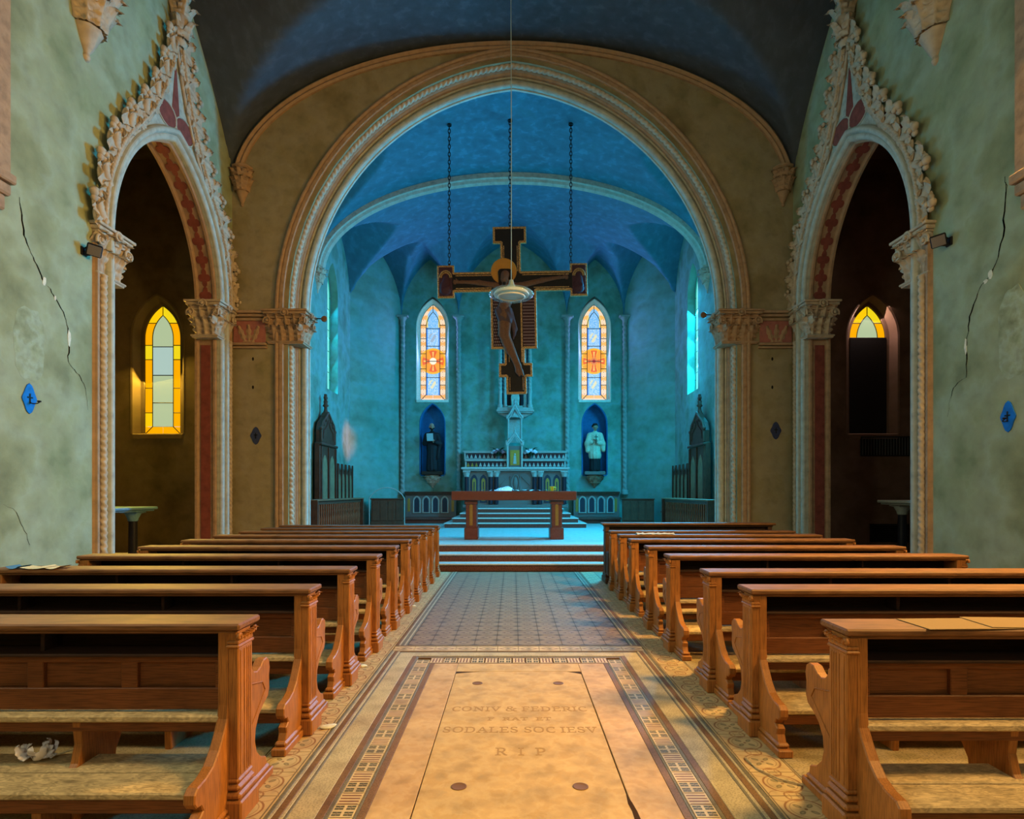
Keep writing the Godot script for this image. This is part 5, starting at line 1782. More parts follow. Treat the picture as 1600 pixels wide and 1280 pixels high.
func make_pew(s: float) -> Node3D:
	var o := thing("pew", "", "pew")
	var L := PEW_L
	var mid := L / 2
	pew_end(o, s, 0.03, -1.0)
	pew_end(o, s, L - 0.03, 1.0)
	var b := pew_mb(s)
	b.box(Vector3(mid, 0.884, -0.025), Vector3(L + 0.10, 0.032, 0.235), 0.008)
	b.box(Vector3(mid, 0.862, -0.02), Vector3(L + 0.06, 0.018, 0.195), 0.008)
	obj("book_rest", b, M.wood_top, o)
	b = pew_mb(s)
	b.box(Vector3(mid, 0.751, -0.03), Vector3(L - 0.10, 0.014, 0.20), 0.004)
	b.box(Vector3(mid, 0.80, -0.115), Vector3(L - 0.10, 0.10, 0.018), 0.0)
	for k in 2: b.box(Vector3(0.9 + 0.9 * k, 0.80, -0.05), Vector3(0.02, 0.09, 0.12), 0.002)
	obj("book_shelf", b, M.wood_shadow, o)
	# back: rails, stiles and six sunk panels
	b = pew_mb(s)
	b.box(Vector3(mid, 0.728, 0.02), Vector3(L - 0.10, 0.032, 0.034), 0.004)
	b.box(Vector3(mid, 0.545, 0.02), Vector3(L - 0.10, 0.10, 0.034), 0.004)
	var n := 6
	var pitch := (L - 0.10) / n
	for k in n + 1: b.box(Vector3(0.05 + pitch * k, 0.655, 0.0185), Vector3(0.075, 0.125, 0.030), 0.004)
	obj("back_frame", b, M.wood_along, o)
	for k in n:
		b = pew_mb(s)
		b.box(Vector3(0.05 + pitch * (k + 0.5), 0.653, 0.004), Vector3(pitch - 0.07, 0.125, 0.018), 0.006)
		obj("panel", b, M.wood_along, o)
	b = pew_mb(s)
	b.box(Vector3(mid, 0.468, -0.155), Vector3(L - 0.08, 0.034, 0.48), 0.008)
	obj("seat", b, M.wood_dusty, o)
	b = pew_mb(s)
	b.box(Vector3(mid, 0.425, 0.045), Vector3(L - 0.10, 0.05, 0.022), 0.004)
	b.box(Vector3(mid, 0.425, -0.34), Vector3(L - 0.10, 0.05, 0.022), 0.004)
	obj("seat_rail", b, M.wood_along, o)
	var face := Basis(Vector3(0, 0, 1), Vector3(0, 1, 0), Vector3(-1, 0, 0))
	for k: float in [0.263, 0.737]:
		b = mb(Transform3D(Basis.from_scale(Vector3(s, 1, 1)), Vector3.ZERO) * Transform3D(face, Vector3(L * k, 0, 0)))
		b.prism(PackedVector2Array([Vector2(0.29, 0.0), Vector2(0.30, 0.20), Vector2(0.13, 0.20), Vector2(0.07, 0.26), Vector2(0.045, 0.34), Vector2(0.06, 0.45), Vector2(-0.34, 0.45), Vector2(-0.30, 0.36), Vector2(-0.20, 0.22), Vector2(-0.17, 0.0)]), -0.02, 0.02, 0.004)
		obj("support", b, M.wood_upright, o)
	for q in [[0.128, 0.318], [-0.075, 0.114]]:
		b = pew_mb(s)
		b.box(Vector3(mid, 0.232, (q[0] + q[1]) / 2), Vector3(L - 0.10, 0.030, q[1] - q[0]), 0.006)
		obj("kneeler_board", b, M.wood_dusty, o)
	b = pew_mb(s)
	b.box(Vector3(mid, 0.188, 0.303), Vector3(L - 0.10, 0.058, 0.022), 0.005)
	obj("kneeler_rail", b, M.wood_along, o)
	return o

func build_pews() -> void:
	var lz := [2.865, 3.86, 4.82, 5.80, 6.74, 7.62, 8.43, 9.24, 10.05, 10.86]
	var ll := ["nearest left pew, its whole carved end and dusty kneeler in view", "second left pew, cut by the frame, behind the nearest one", "third left pew with an open booklet lying on its top", "fourth left pew whose far end stops by the rope-edged jamb", "fifth left pew in front of the side altar table",
		"sixth left pew ending before the red panelled pier", "seventh left pew towards the altar", "eighth left pew, third from the chancel steps", "ninth left pew, second from the chancel steps", "front left pew right before the chancel steps"]
	var a := make_pew(-1.0)
	for i in lz.size():
		var t := at(-1.285 - 0.008 * (lz[i] - 2.9), 0, -lz[i])
		var o := a if i == 0 else copy(a, ll[i], t)
		o.transform = t
		o.set_meta("label", "dark wooden " + ll[i])
		o.set_meta("group", "pews left of the aisle")
	var rz := [2.76, 3.84, 4.66, 5.82, 6.74, 7.74, 8.55, 9.36]
	var rl := ["nearest right pew with loose fabric on its top", "second right pew casting a long shadow on the inlaid floor", "third right pew with a sunlit top, behind two nearer ones", "fourth right pew whose moulded far end stands by the green wall", "fifth right pew whose far end stops by the chapel altar", "sixth right pew, in front of a crumpled paper on the next top", "seventh right pew with crumpled paper on its top", "eighth right pew, last before the kneeling desk"]
	var c := make_pew(1.0)
	for i in rz.size():
		var t := at(1.50 + 0.004 * (rz[i] - 2.9), 0, -rz[i])
		var o := c if i == 0 else copy(c, rl[i], t)
		o.transform = t
		o.set_meta("label", "dark wooden " + rl[i])
		o.set_meta("group", "pews right of the aisle")
	# the kneeling desk in front of the right block
	var d := thing("kneeling_desk", "tall dark kneeling desk at the front of the right pews, beside the steps", "kneeler", Vector3(1.52, 0, -10.12))
	var b := mb()
	b.box(Vector3(1.36, 0.965, -0.03), Vector3(2.82, 0.034, 0.30), 0.008)
	b.box(Vector3(1.36, 0.935, -0.03), Vector3(2.76, 0.026, 0.22), 0.008)
	obj("book_rest", b, M.wood_top, d)
	for u: float in [0.03, 2.69]:
		b = mb()
		b.box(Vector3(u, 0.5, -0.03), Vector3(0.07, 0.86, 0.20), 0.008)
		b.box(Vector3(u, 0.05, -0.03), Vector3(0.10, 0.10, 0.44), 0.010)
		b.box(Vector3(u, 0.13, -0.03), Vector3(0.085, 0.06, 0.32), 0.014)
		b.box(Vector3(u, 0.85, -0.03), Vector3(0.085, 0.03, 0.23), 0.008)
		b.box(Vector3(u, 0.33, 0.17), Vector3(0.05, 0.40, 0.22), 0.02)
		obj("end_post", b, M.wood_dark, d)
	b = mb()
	b.box(Vector3(1.36, 0.88, -0.03), Vector3(2.62, 0.10, 0.03), 0.004)
	b.box(Vector3(1.36, 0.14, -0.03), Vector3(2.62, 0.16, 0.03), 0.004)
	for k in 6: b.box(Vector3(0.07 + 2.58 * k / 5.0, 0.52, -0.03), Vector3(0.10, 0.62, 0.03), 0.004)
	obj("frame", b, M.wood_dark, d)
	for k in 5:
		b = mb()
		b.box(Vector3(0.07 + 2.58 * (k + 0.5) / 5.0, 0.52, -0.04), Vector3(0.43, 0.62, 0.018), 0.006)
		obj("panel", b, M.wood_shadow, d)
	b = mb()
	b.box(Vector3(1.36, 0.20, 0.17), Vector3(2.62, 0.03, 0.22), 0.006)
	obj("kneeler_board", b, M.wood_dusty, d)

# ---------- altar, stalls, statues
func build_sanctuary() -> void:
	altar_table()
	high_altar()
	for s: float in [-1.0, 1.0]:
		dado(s)
		stalls(s)
		niche(s)

func altar_table() -> void:
	var o := thing("altar_table", "red marble altar table on two square legs with gold inlaid strips", "altar", Vector3(0.03, 0.43, -13.95))
	var b := mb()
	b.box(Vector3(0, 0.975, 0), Vector3(2.76, 0.205, 0.86), 0.012)
	obj("table_top", b, M.red_marble, o)
	for s: float in [-1.0, 1.0]:
		b = mb()
		b.box(Vector3(s * 0.955, 0.50, 0), Vector3(0.235, 0.75, 0.56), 0.010)
		b.box(Vector3(s * 0.955, 0.13, 0), Vector3(0.30, 0.26, 0.64), 0.012)
		b.box(Vector3(s * 0.955, 0.83, 0), Vector3(0.29, 0.09, 0.62), 0.010)
		var l := obj("leg", b, M.red_marble, o)
		b = mb()
		b.prism(lancet_at(s * 0.955, 0.035, 0.31, 0.74), 0.278, 0.286, 0.002)
		obj("gold_strip", b, M.gold_inlay, l)
	# things left on it
	var c := thing("altar_cloth", "crumpled white cloth heap on the red altar table", "cloth", Vector3(-0.20, 1.508, -13.8))
	b = mb()
	var P := []
	var nz := FastNoiseLite.new()
	nz.seed = 3
	nz.frequency = 1.8
	for i in 25:
		var r := PackedVector3Array()
		for j in 33:
			var u := -1.0 + 2.0 * j / 32.0
			var v := -1.0 + 2.0 * i / 24.0
			var k := maxf(0.0, 1.0 - u * u * (0.8 + 0.4 * nz.get_noise_2d(v * 2, 5)) - v * v)
			r.push_back(Vector3(u * 0.20 - 0.04 * v, 0.004 + 0.13 * pow(k, 0.7) * (0.55 + 0.5 * nz.get_noise_2d(u * 2.4, v * 2.0) + 0.35 * u), v * 0.2))
		P.append(r)
	b.grid(P)
	obj("cloth", b, M.cloth_white, c)
	var sh := thing("altar_papers", "loose pale papers spread flat along the altar table", "papers", Vector3(0.05, 1.508, -13.75))
	for q in [[-0.62, 0.3, 0.26, 0.1], [0.1, 0.45, 0.22, -0.2], [0.32, 0.35, 0.22, 0.3], [0.6, 0.4, 0.24, -0.1]]:
		b = mb(Transform3D(Basis(Vector3.UP, q[3]), Vector3(q[0], 0.004, q[1] - 0.25)))
		P = []
		for i in 2:
			var r := PackedVector3Array()
			for j in 9: r.push_back(Vector3(-q[2] / 2 + q[2] * j / 8.0, 0.012 * sin(j * 1.1 + q[0]) + 0.012, 0.10 if i == 0 else -0.10))
			P.append(r)
		P.reverse()
		b.grid(P)
		obj("sheet", b, M.paper_white, sh)
	var y := thing("yellow_cup", "small yellow plastic cup near the right end of the altar table", "cup", Vector3(0.88, 1.508, -13.75))
	b = mb()
	b.lathe([Vector2(0.0, 0.0), Vector2(0.04, 0.0), Vector2(0.055, 0.10), Vector2(0.06, 0.105), Vector2(0.05, 0.10), Vector2(0.036, 0.01), Vector2(0.0, 0.01)], 14)
	obj("body", b, M.plastic_yellow, y)
	b = mb()
	b.tube([Vector3(0.05, 0.08, 0), Vector3(0.09, 0.08, 0), Vector3(0.09, 0.035, 0), Vector3(0.045, 0.03, 0)], 0.009, 6)
	obj("handle", b, M.plastic_yellow, y)

func lancet_at(x: float, hw: float, y0: float, ys: float) -> PackedVector2Array:
	var q := lancet_poly(hw, hw, y0, ys)
	for i in q.size(): q[i] += Vector2(x, 0)
	return q

func high_altar() -> void:
	# predella: four steps
	var st := struct("altar_steps", "stepped red stone predella below the high altar", "steps")
	var hs := [0.43, 0.565, 0.70, 0.835, 0.97]
	for k in 4:
		var z0 := 18.0 + 0.36 * k
		var hw := 2.10 - 0.20 * k
		var b := mb()
		b.box(Vector3(0.08, (hs[k] + hs[k + 1]) / 2 - 0.012, -(z0 + 0.02 + 20.95) / 2), Vector3(2 * hw - 0.04, hs[k + 1] - hs[k] - 0.024, 20.95 - z0 - 0.04), 0.002)
		var s := obj("step", b, M.step_red, st)
		b = mb()
		b.box(Vector3(0.08, hs[k + 1] - 0.012, -(z0 + 20.95) / 2), Vector3(2 * hw, 0.024, 20.95 - z0), 0.005)
		obj("tread", b, M.step_pale, s)
	var o := thing("high_altar", "carved high altar of grey and white marble with triangle inlaid shelves", "altar", Vector3(0.09, 0.97, -20.3))
	var zf := 0.42
	var b := mb()
	b.box(Vector3(0, 1.275, 0.04), Vector3(3.50, 0.075, 0.96), 0.012)
	b.box(Vector3(0, 1.215, 0.03), Vector3(3.40, 0.05, 0.90), 0.014)
	obj("altar_slab", b, M.white_marble, o)
	b = mb()
	b.box(Vector3(0, 0.60, -0.05), Vector3(3.26, 1.18, 0.80), 0.01)
	b.box(Vector3(0, 0.05, 0.0), Vector3(3.40, 0.10, 0.92), 0.012)
	obj("body", b, M.grey_marble, o)
	# columns of the front, in pairs, with white capitals
	for x: float in [-1.58, -0.80, -0.62, 0.62, 0.80, 1.58]:
		b = mb(at(x, 0, zf - 0.02))
		b.lathe([Vector2(0.075, 0.12), Vector2(0.072, 0.5), Vector2(0.068, 1.0)], 12)
		var c := obj("column", b, M.dark_marble, o)
		b = mb(at(x, 0, zf - 0.02))
		b.lathe([Vector2(0.07, 1.0), Vector2(0.085, 1.01), Vector2(0.075, 1.03), Vector2(0.12, 1.15)], 10)
		b.box(Vector3(0, 1.17, 0), Vector3(0.24, 0.04, 0.22), 0.006)
		for i in 6:
			var a := TAU * i / 6
			b.at(at(x, 0, zf - 0.02) * Transform3D(Basis(Vector3.UP, a) * Basis.from_scale(Vector3(0.4, 0.42, 0.5)), Vector3(0, 1.02, 0) + Basis(Vector3.UP, a) * Vector3(0, 0, 0.065)))
			b.leaf(0.22, 0.30, 0.11)
		obj("capital", b, M.white_marble, c)
	# lancet panels with gold strips
	for x: float in [-1.34, -1.04, 1.04, 1.34]:
		b = mb()
		b.prism(lancet_at(x, 0.115, 0.16, 0.88), zf - 0.075, zf - 0.055, 0.004)
		var p := obj("lancet_panel", b, M.slate_inlay, o)
		b = mb()
		b.prism(lancet_at(x, 0.062, 0.22, 0.86), zf - 0.058, zf - 0.045, 0.004)
		obj("gold_strip", b, M.gold_inlay, p)
		b = mb()
		b.prism(lancet_at(x, 0.018, 0.26, 0.82), zf - 0.046, zf - 0.040, 0.002)
		obj("dark_slot", b, M.slate_inlay, p)
	# middle field: an oval between two triangles in low relief
	b = mb()
	for q in [[-0.28, 0.35], [0.28, 0.35], [0.0, 0.16]]:
		var pth := []
		if q[0] == 0.0:
			for i in 24: pth.append(Vector3(cos(TAU * i / 24) * 0.13, 0.80 + sin(TAU * i / 24) * 0.27, zf - 0.05))
		else: pth = [Vector3(q[0] * 0.55, 1.05, zf - 0.05), Vector3(q[0] * 1.75, 0.72, zf - 0.05), Vector3(q[0] * 0.6, 0.52, zf - 0.05)]
		b.tube(pth, 0.022, 6, true)
	b.blob(Vector3(0, 0.80, zf - 0.06), Vector3(0.07, 0.19, 0.03), 6, 10)
	obj("relief", b, M.grey_marble, o)
	# two shelves with triangles
	for q in [[1.315, 1.52, 1.66, -0.08], [1.60, 1.80, 1.70, -0.24]]:
		b = mb()
		b.box(Vector3(0, (q[0] + q[1]) / 2, q[3] - 0.15), Vector3(q[2] * 2 - 0.06, q[1] - q[0], 0.42), 0.004)
		var g1 := obj("gradine", b, M.dark_marble, o)
		b = mb()
		b.box(Vector3(0, q[1] + 0.03, q[3] - 0.13), Vector3(q[2] * 2 + 0.04, 0.05, 0.50), 0.010)
		b.box(Vector3(0, q[1] + 0.065, q[3] - 0.13), Vector3(q[2] * 2 + (0.12 if q[0] > 1.5 else 0.0), 0.026, 0.53), 0.006)
		b.box(Vector3(0, q[0] + 0.008, q[3] - 0.13), Vector3(q[2] * 2, 0.026, 0.47), 0.004)
		for s: float in [-1.0, 1.0]: b.box(Vector3(s * (q[2] - 0.02), (q[0] + q[1]) / 2, q[3] - 0.14), Vector3(0.05, q[1] - q[0], 0.45), 0.006)
		obj("ledge", b, M.white_marble, g1)
		for k in 24:
			var x: float = -q[2] + 0.10 + (q[2] * 2 - 0.20) * k / 23.0
			if absf(x) < 0.30: continue
			b = mb()
			b.prism(PackedVector2Array([Vector2(x - 0.052, q[0] + 0.035), Vector2(x + 0.052, q[0] + 0.035), Vector2(x, q[1] - 0.03)]), q[3] + 0.055, q[3] + 0.072, 0.004)
			obj("triangle", b, M.gold_inlay if q[0] < 1.5 and k < 3 else M.white_marble, g1)
	# tabernacle and the open spire above it
	var t := Node3D.new()
	t.name = "tabernacle"
	o.add_child(t, true)
	t.position = Vector3(-0.02, 1.31, -0.02)
	b = mb()
	b.box(Vector3(0, 0.36, -0.1), Vector3(0.50, 0.72, 0.36), 0.008)
	obj("case", b, M.grey_marble, t)
	b = mb()
	b.prism(rect(-0.155, 0.08, 0.155, 0.58), 0.078, 0.100, 0.006)
	obj("door", b, M.gilt_bright, t)
	b = mb()
	b.blob(Vector3(0, 0.44, 0.105), Vector3(0.03, 0.035, 0.02), 6, 8)
	b.prism(PackedVector2Array([Vector2(-0.06, 0.12), Vector2(0.06, 0.12), Vector2(0.035, 0.40), Vector2(-0.035, 0.40)]), 0.09, 0.115, 0.008)
	obj("door_figure", b, M.white_marble, t)
	b = mb()
	for s: float in [-1.0, 1.0]:
		b.box(Vector3(s * 0.235, 0.36, 0.10), Vector3(0.06, 0.72, 0.07), 0.008)
		b.box(Vector3(s * 0.245, 0.77, 0.09), Vector3(0.10, 0.09, 0.10), 0.012)
		b.lathe([Vector2(0.035, 0.0), Vector2(0.0, 0.0)], 6)
	obj("pilaster", b, M.white_marble, t)
	gable(t, 0.0, 0.82, 0.27, 0.34, 0.09)
	b = mb()
	for s: float in [-1.0, 1.0]:
		for z: float in [0.04, -0.26]: b.lathe_at(Vector3(s * 0.215, 0.86, z), [Vector2(0.03, 0.0), Vector2(0.024, 0.04), Vector2(0.024, 0.70), Vector2(0.04, 0.76), Vector2(0.045, 0.80)], 8)
	b.box(Vector3(0, 1.24, -0.28), Vector3(0.46, 0.78, 0.03), 0.004)
	obj("canopy_column", b, M.white_marble, t)
	gable(t, 0.0, 1.66, 0.25, 0.42, 0.06)
	b = mb(at(0, 1.66, -0.1))
	b.lathe([Vector2(0.24, 0.0), Vector2(0.12, 0.22), Vector2(0.03, 0.5), Vector2(0.05, 0.54), Vector2(0.0, 0.66)], 8, true)
	obj("spire", b, M.white_marble, t)
	# shrine on the wall above, half hidden by the crucifix
	var r := thing("wall_shrine", "white marble wall shrine with twisted columns, half hidden by the crucifix", "shrine", Vector3(0.085, 4.10, -20.98))
	b = mb()
	b.box(Vector3(0, 0.10, 0.25), Vector3(1.26, 0.07, 0.50), 0.012)
	b.box(Vector3(0, 0.045, 0.23), Vector3(1.18, 0.05, 0.46), 0.014)
	b.box(Vector3(0, 0.17, 0.24), Vector3(1.20, 0.08, 0.46), 0.010)
	b.prism(PackedVector2Array([Vector2(-0.56, 0.02), Vector2(-0.34, -0.10), Vector2(0.34, -0.10), Vector2(0.56, 0.02)]), 0.0, 0.34, 0.02)
	obj("shelf", b, M.white_marble, r)
	for x: float in [-0.50, -0.34, 0.34, 0.50]:
		b = mb(at(x, 0.2, 0.36 if absf(x) > 0.4 else 0.24))
		b.lathe([Vector2(0.085, 0.0), Vector2(0.085, 0.10), Vector2(0.06, 0.14), Vector2(0.06, 0.5), Vector2(0.075, 0.54), Vector2(0.055, 0.58)], 10)
		b.rope([Vector3(0, 0.56, 0), Vector3(0, 1.2, 0), Vector3(0, 2.1, 0)], 0.065, 0.26, 2, 10, 8)
		b.lathe([Vector2(0.055, 2.08), Vector2(0.06, 2.14), Vector2(0.11, 2.26), Vector2(0.0, 2.26)], 10)
		obj("column", b, M.white_marble, r)
	b = mb()
	b.box(Vector3(0, 1.35, 0.03), Vector3(0.90, 2.35, 0.06), 0.01)
	obj("back_panel", b, M.slate_inlay, r)
	b = mb()
	b.prism(PackedVector2Array([Vector2(-0.64, 2.44), Vector2(0.64, 2.44), Vector2(0.60, 2.60), Vector2(0.0, 3.15), Vector2(-0.60, 2.60)]), 0.02, 0.44, 0.02)
	obj("canopy", b, M.white_marble, r)
	b = mb(at(0, 0.22, 0.22))
	b.box(Vector3(0, 0.03, 0), Vector3(0.5, 0.06, 0.3), 0.01)
	b.prism(PackedVector2Array([Vector2(-0.13, 0.06), Vector2(0.13, 0.06), Vector2(0.15, 0.35), Vector2(0.08, 0.62), Vector2(-0.08, 0.62), Vector2(-0.15, 0.35)]), -0.08, 0.08, 0.03)
	b.blob(Vector3(0, 0.74, 0), Vector3(0.08, 0.10, 0.085), 8, 10)
	obj("figure", b, M.stone_grey, r)
	bouquet(Vector3(-0.47, 2.572, -20.36), 0.20, "dusky pink and white flower bunch left of the tabernacle", [M.flower_pink, M.flower_white, M.flower_pink, M.cloth_grey], 18)
	bouquet(Vector3(0.60, 2.572, -20.36), 0.20, "white flower bunch right of the tabernacle", [M.flower_white], 18)

func gable(t: Node3D, x: float, y: float, hw: float, h: float, z: float) -> void:
	var b := mb()
	for s: float in [-1.0, 1.0]:
		b.tube([Vector3(x + s * (hw + 0.02), y - 0.03, z), Vector3(x + s * hw * 0.5, y + h * 0.42, z), Vector3(x, y + h, z)], 0.035, 6)
		b.tube([Vector3(x + s * (hw - 0.07), y - 0.03, z + 0.01), Vector3(x + s * hw * 0.36, y + h * 0.36, z + 0.01), Vector3(x, y + h * 0.76, z + 0.01)], 0.02, 6)
		for k in 3: b.blob(Vector3(x + s * hw * (0.85 - 0.3 * k), y + h * (0.12 + 0.29 * k), z + 0.01), Vector3(0.028, 0.03, 0.028), 4, 6)
		b.blob(Vector3(x + s * (hw + 0.01), y + 0.02, z), Vector3(0.03, 0.07, 0.03), 4, 6)
	b.blob(Vector3(x, y + h + 0.06, z), Vector3(0.035, 0.05, 0.035), 5, 8)
	b.tube([Vector3(x, y + h, z), Vector3(x, y + h + 0.2, z)], 0.015, 6, false, 0.005)
	obj("gable", b, M.white_marble, t)

func dado(s: float) -> void:
	# marble bench back with a small arcade along the back wall, and a low cabinet in the slanting corner
	var o := thing("arcade_bench", "low %s apse bench with a white arcaded marble back" % ("left" if s < 0 else "right"), "bench")
	var x0 := P3(632 if s < 0 else 896, 0, 20.6).x
	var x1 := P3(713 if s < 0 else 969, 0, 20.6).x
	var mid := (x0 + x1) / 2
	var w := x1 - x0
	var b := mb()
	b.box(Vector3(mid, 1.47, -20.78), Vector3(w, 0.05, 0.36), 0.010)
	b.box(Vector3(mid, 1.42, -20.77), Vector3(w - 0.04, 0.06, 0.30), 0.012)
	obj("ledge", b, M.wood_dark, o)
	b = mb()
	b.box(Vector3(mid, 1.02, -20.82), Vector3(w - 0.02, 0.76, 0.24), 0.006)
	obj("back", b, M.grey_marble, o)
	b = mb()
	b.box(Vector3(mid, 0.60, -20.66), Vector3(w + 0.02, 0.08, 0.60), 0.010)
	b.box(Vector3(mid, 0.495, -20.70), Vector3(w - 0.02, 0.13, 0.50), 0.006)
	obj("seat", b, M.step_red, o)
	for k in 4:
		var x := mid + (k - 1.5) * 0.315
		b = mb(at(x, 0, -20.70))
		arch_sweep(b, 0.085, 0.05, 1.17, 0.80, [Vector2(0.0, 0.0), Vector2(0.0, 0.02), Vector2(0.03, 0.035), Vector2(0.045, 0.03), Vector2(0.055, 0.0)], 8)
		b.box(Vector3(0, 0.785, 0.01), Vector3(0.27, 0.03, 0.05), 0.006)
		var a := obj("arch", b, M.white_marble, o)
		b = mb(at(x, 0, -20.70))
		b.prism(lancet_poly(0.085, 0.05, 0.80, 1.17), -0.004, 0.004, 0.0)
		obj("arch_panel", b, M.slate_inlay, a)
	for k: float in [-1.0, 1.0]:
		b = mb(at(mid + k * (w / 2 - 0.13), 0, -20.70))
		b.prism(lancet_at(0, 0.045, 0.82, 1.2), -0.004, 0.008, 0.003)
		obj("inlay_strip", b, M.gold_inlay, o)
	var c := thing("corner_cabinet", "low dark wooden cabinet in the %s corner of the apse" % ("left" if s < 0 else "right"), "cabinet", Vector3(s * 3.95, 0.43, -19.35), -s * deg_to_rad(12))
	b = mb()
	b.box(Vector3(0, 0.42, 0), Vector3(0.98, 0.80, 0.46), 0.008)
	b.box(Vector3(0, 0.835, 0), Vector3(1.04, 0.035, 0.52), 0.010)
	b.box(Vector3(0, 0.06, 0.02), Vector3(1.04, 0.12, 0.50), 0.010)
	obj("body", b, M.wood_dark, c)
	for k in 4:
		b = mb()
		b.box(Vector3(-0.355 + 0.237 * k, 0.46, 0.232), Vector3(0.20, 0.60, 0.02), 0.008)
		obj("panel", b, M.wood_dark, c)

func stalls(s: float) -> void:
	var n := "left" if s < 0 else "right"
	var fr := frame_left(-CW, 0) if s < 0 else frame_right(CW, 0)
	var q := 1.0 if s < 0 else -1.0
	# picket backs and seats along the wall
	var o := thing("choir_stall", "dark %s choir stall row with pointed back boards along the chancel wall" % n, "choir stall")
	for k in 15:
		var z := 13.3 + 0.40 * k
		if absf(z - 16.1) < 0.85: continue
		var b := mb(fr)
		b.prism(PackedVector2Array([Vector2(q * z - 0.17, 0.43), Vector2(q * z + 0.17, 0.43), Vector2(q * z + 0.17, 2.06), Vector2(q * z + 0.06, 2.17), Vector2(q * z, 2.30), Vector2(q * z - 0.06, 2.17), Vector2(q * z - 0.17, 2.06)]), 0.01, 0.06, 0.008)
		var p := obj("back_board", b, M.wood_dark, o)
		b = mb(fr)
		b.prism(lancet_at(q * z, 0.125, 0.95, 1.80), 0.055, 0.066, 0.004)
		obj("inset", b, M.wood_olive, p)
		b = mb(fr)
		b.box(Vector3(q * (z + 0.2), 1.3, 0.07), Vector3(0.035, 1.7, 0.05), 0.008)
		b.prism(PackedVector2Array([Vector2(q * (z + 0.2) - 0.03, 2.14), Vector2(q * (z + 0.2) + 0.03, 2.14), Vector2(q * (z + 0.2), 2.30)]), 0.045, 0.095, 0.004)
		obj("upright", b, M.wood_dark, p)
	var b := mb(fr)
	for e in [[13.15, 15.35], [16.85, 18.95]]:
		b.box(Vector3(q * (e[0] + e[1]) / 2, 0.87, 0.28), Vector3(e[1] - e[0], 0.05, 0.42), 0.008)
		b.box(Vector3(q * (e[0] + e[1]) / 2, 0.64, 0.25), Vector3(e[1] - e[0] - 0.05, 0.42, 0.34), 0.006)
	obj("seat", b, M.wood_dark, o)
	# desk in front
	var d := thing("choir_desk", "slatted %s choir desk with a pale top edge in front of the stalls" % n, "choir desk")
	b = mb(fr)
	b.box(Vector3(q * 15.15, 1.305, 0.74), Vector3(4.1, 0.035, 0.30), 0.008)
	obj("desk_top", b, M.wood_top, d)
	b = mb(fr)
	b.box(Vector3(q * 15.15, 1.25, 0.80), Vector3(4.0, 0.08, 0.04), 0.005)
	b.box(Vector3(q * 15.15, 0.50, 0.80), Vector3(4.0, 0.14, 0.05), 0.005)
	b.box(Vector3(q * 15.15, 0.87, 0.76), Vector3(4.0, 0.70, 0.02), 0.0)
	for e: float in [13.15, 17.15]: b.box(Vector3(q * e, 0.86, 0.74), Vector3(0.06, 0.86, 0.30), 0.008)
	obj("frame", b, M.wood_dark, d)
	for k in 24:
		b = mb(fr)
		var z := 13.32 + 0.159 * k
		b.lathe_at(Vector3(q * z, 0.57, 0.80), [Vector2(0.022, 0.0), Vector2(0.03, 0.05), Vector2(0.018, 0.09), Vector2(0.026, 0.22), Vector2(0.03, 0.32), Vector2(0.02, 0.42), Vector2(0.03, 0.48), Vector2(0.02, 0.54), Vector2(0.026, 0.64)], 6)
		obj("baluster", b, M.wood_along, d)
	# throne
	var t := thing("throne", "tall dark wooden throne with a cross-topped gable among the %s choir stalls" % n, "throne")
	b = mb(fr)
	var w := 0.68
	var zc := 16.1 * q
	var out := PackedVector2Array([Vector2(zc - w, 0.43), Vector2(zc + w, 0.43), Vector2(zc + w, 2.72), Vector2(zc + w - 0.10, 2.76), Vector2(zc + w - 0.10, 3.05), Vector2(zc + w * 0.72, 3.26), Vector2(zc + w * 0.3, 3.42), Vector2(zc + 0.07, 3.56), Vector2(zc - 0.07, 3.56), Vector2(zc - w * 0.3, 3.42), Vector2(zc - w * 0.72, 3.26), Vector2(zc - w + 0.10, 3.05), Vector2(zc - w + 0.10, 2.76), Vector2(zc - w, 2.72)])
	b.prism(out, 0.07, 0.22, 0.015)
	obj("back", b, M.wood_dark, t)
	for k: float in [-0.32, 0.32]:
		b = mb(fr)
		b.prism(lancet_at(zc + k, 0.20, 0.9, 2.10), 0.215, 0.235, 0.008)
		obj("lancet_panel", b, M.wood_olive, t)
	b = mb(fr)
	b.box(Vector3(zc, 2.70, 0.24), Vector3(2 * w + 0.06, 0.06, 0.08), 0.012)
	for k: float in [-1.0, 0.0, 1.0]: b.box(Vector3(zc + k * (w - 0.06), 1.55, 0.235), Vector3(0.08, 2.2, 0.05), 0.008)
	for k: float in [-1.0, 1.0]:
		b.tube([Vector3(zc + k * (w - 0.10), 2.76, 0.22), Vector3(zc + k * (w - 0.10), 3.05, 0.22), Vector3(zc + k * w * 0.72, 3.26, 0.22), Vector3(zc + k * w * 0.3, 3.42, 0.22), Vector3(zc, 3.56, 0.22)], 0.035, 7)
		b.tube([Vector3(zc + k * 0.45, 2.85, 0.225), Vector3(zc + k * 0.4, 3.05, 0.225), Vector3(zc + k * 0.15, 3.18, 0.225), Vector3(zc, 3.34, 0.225)], 0.022, 6)
		for j in 3: b.blob(Vector3(zc + k * (0.60 - 0.2 * j), 3.10 + 0.13 * j, 0.22), Vector3(0.05, 0.06, 0.05), 5, 7)
	obj("tracery", b, M.wood_dark, t)
	b = mb(fr)
	b.lathe_at(Vector3(zc, 3.50, 0.15), [Vector2(0.10, 0.0), Vector2(0.05, 0.12), Vector2(0.04, 0.2), Vector2(0.085, 0.24), Vector2(0.05, 0.29), Vector2(0.06, 0.36), Vector2(0.0, 0.42)], 8)
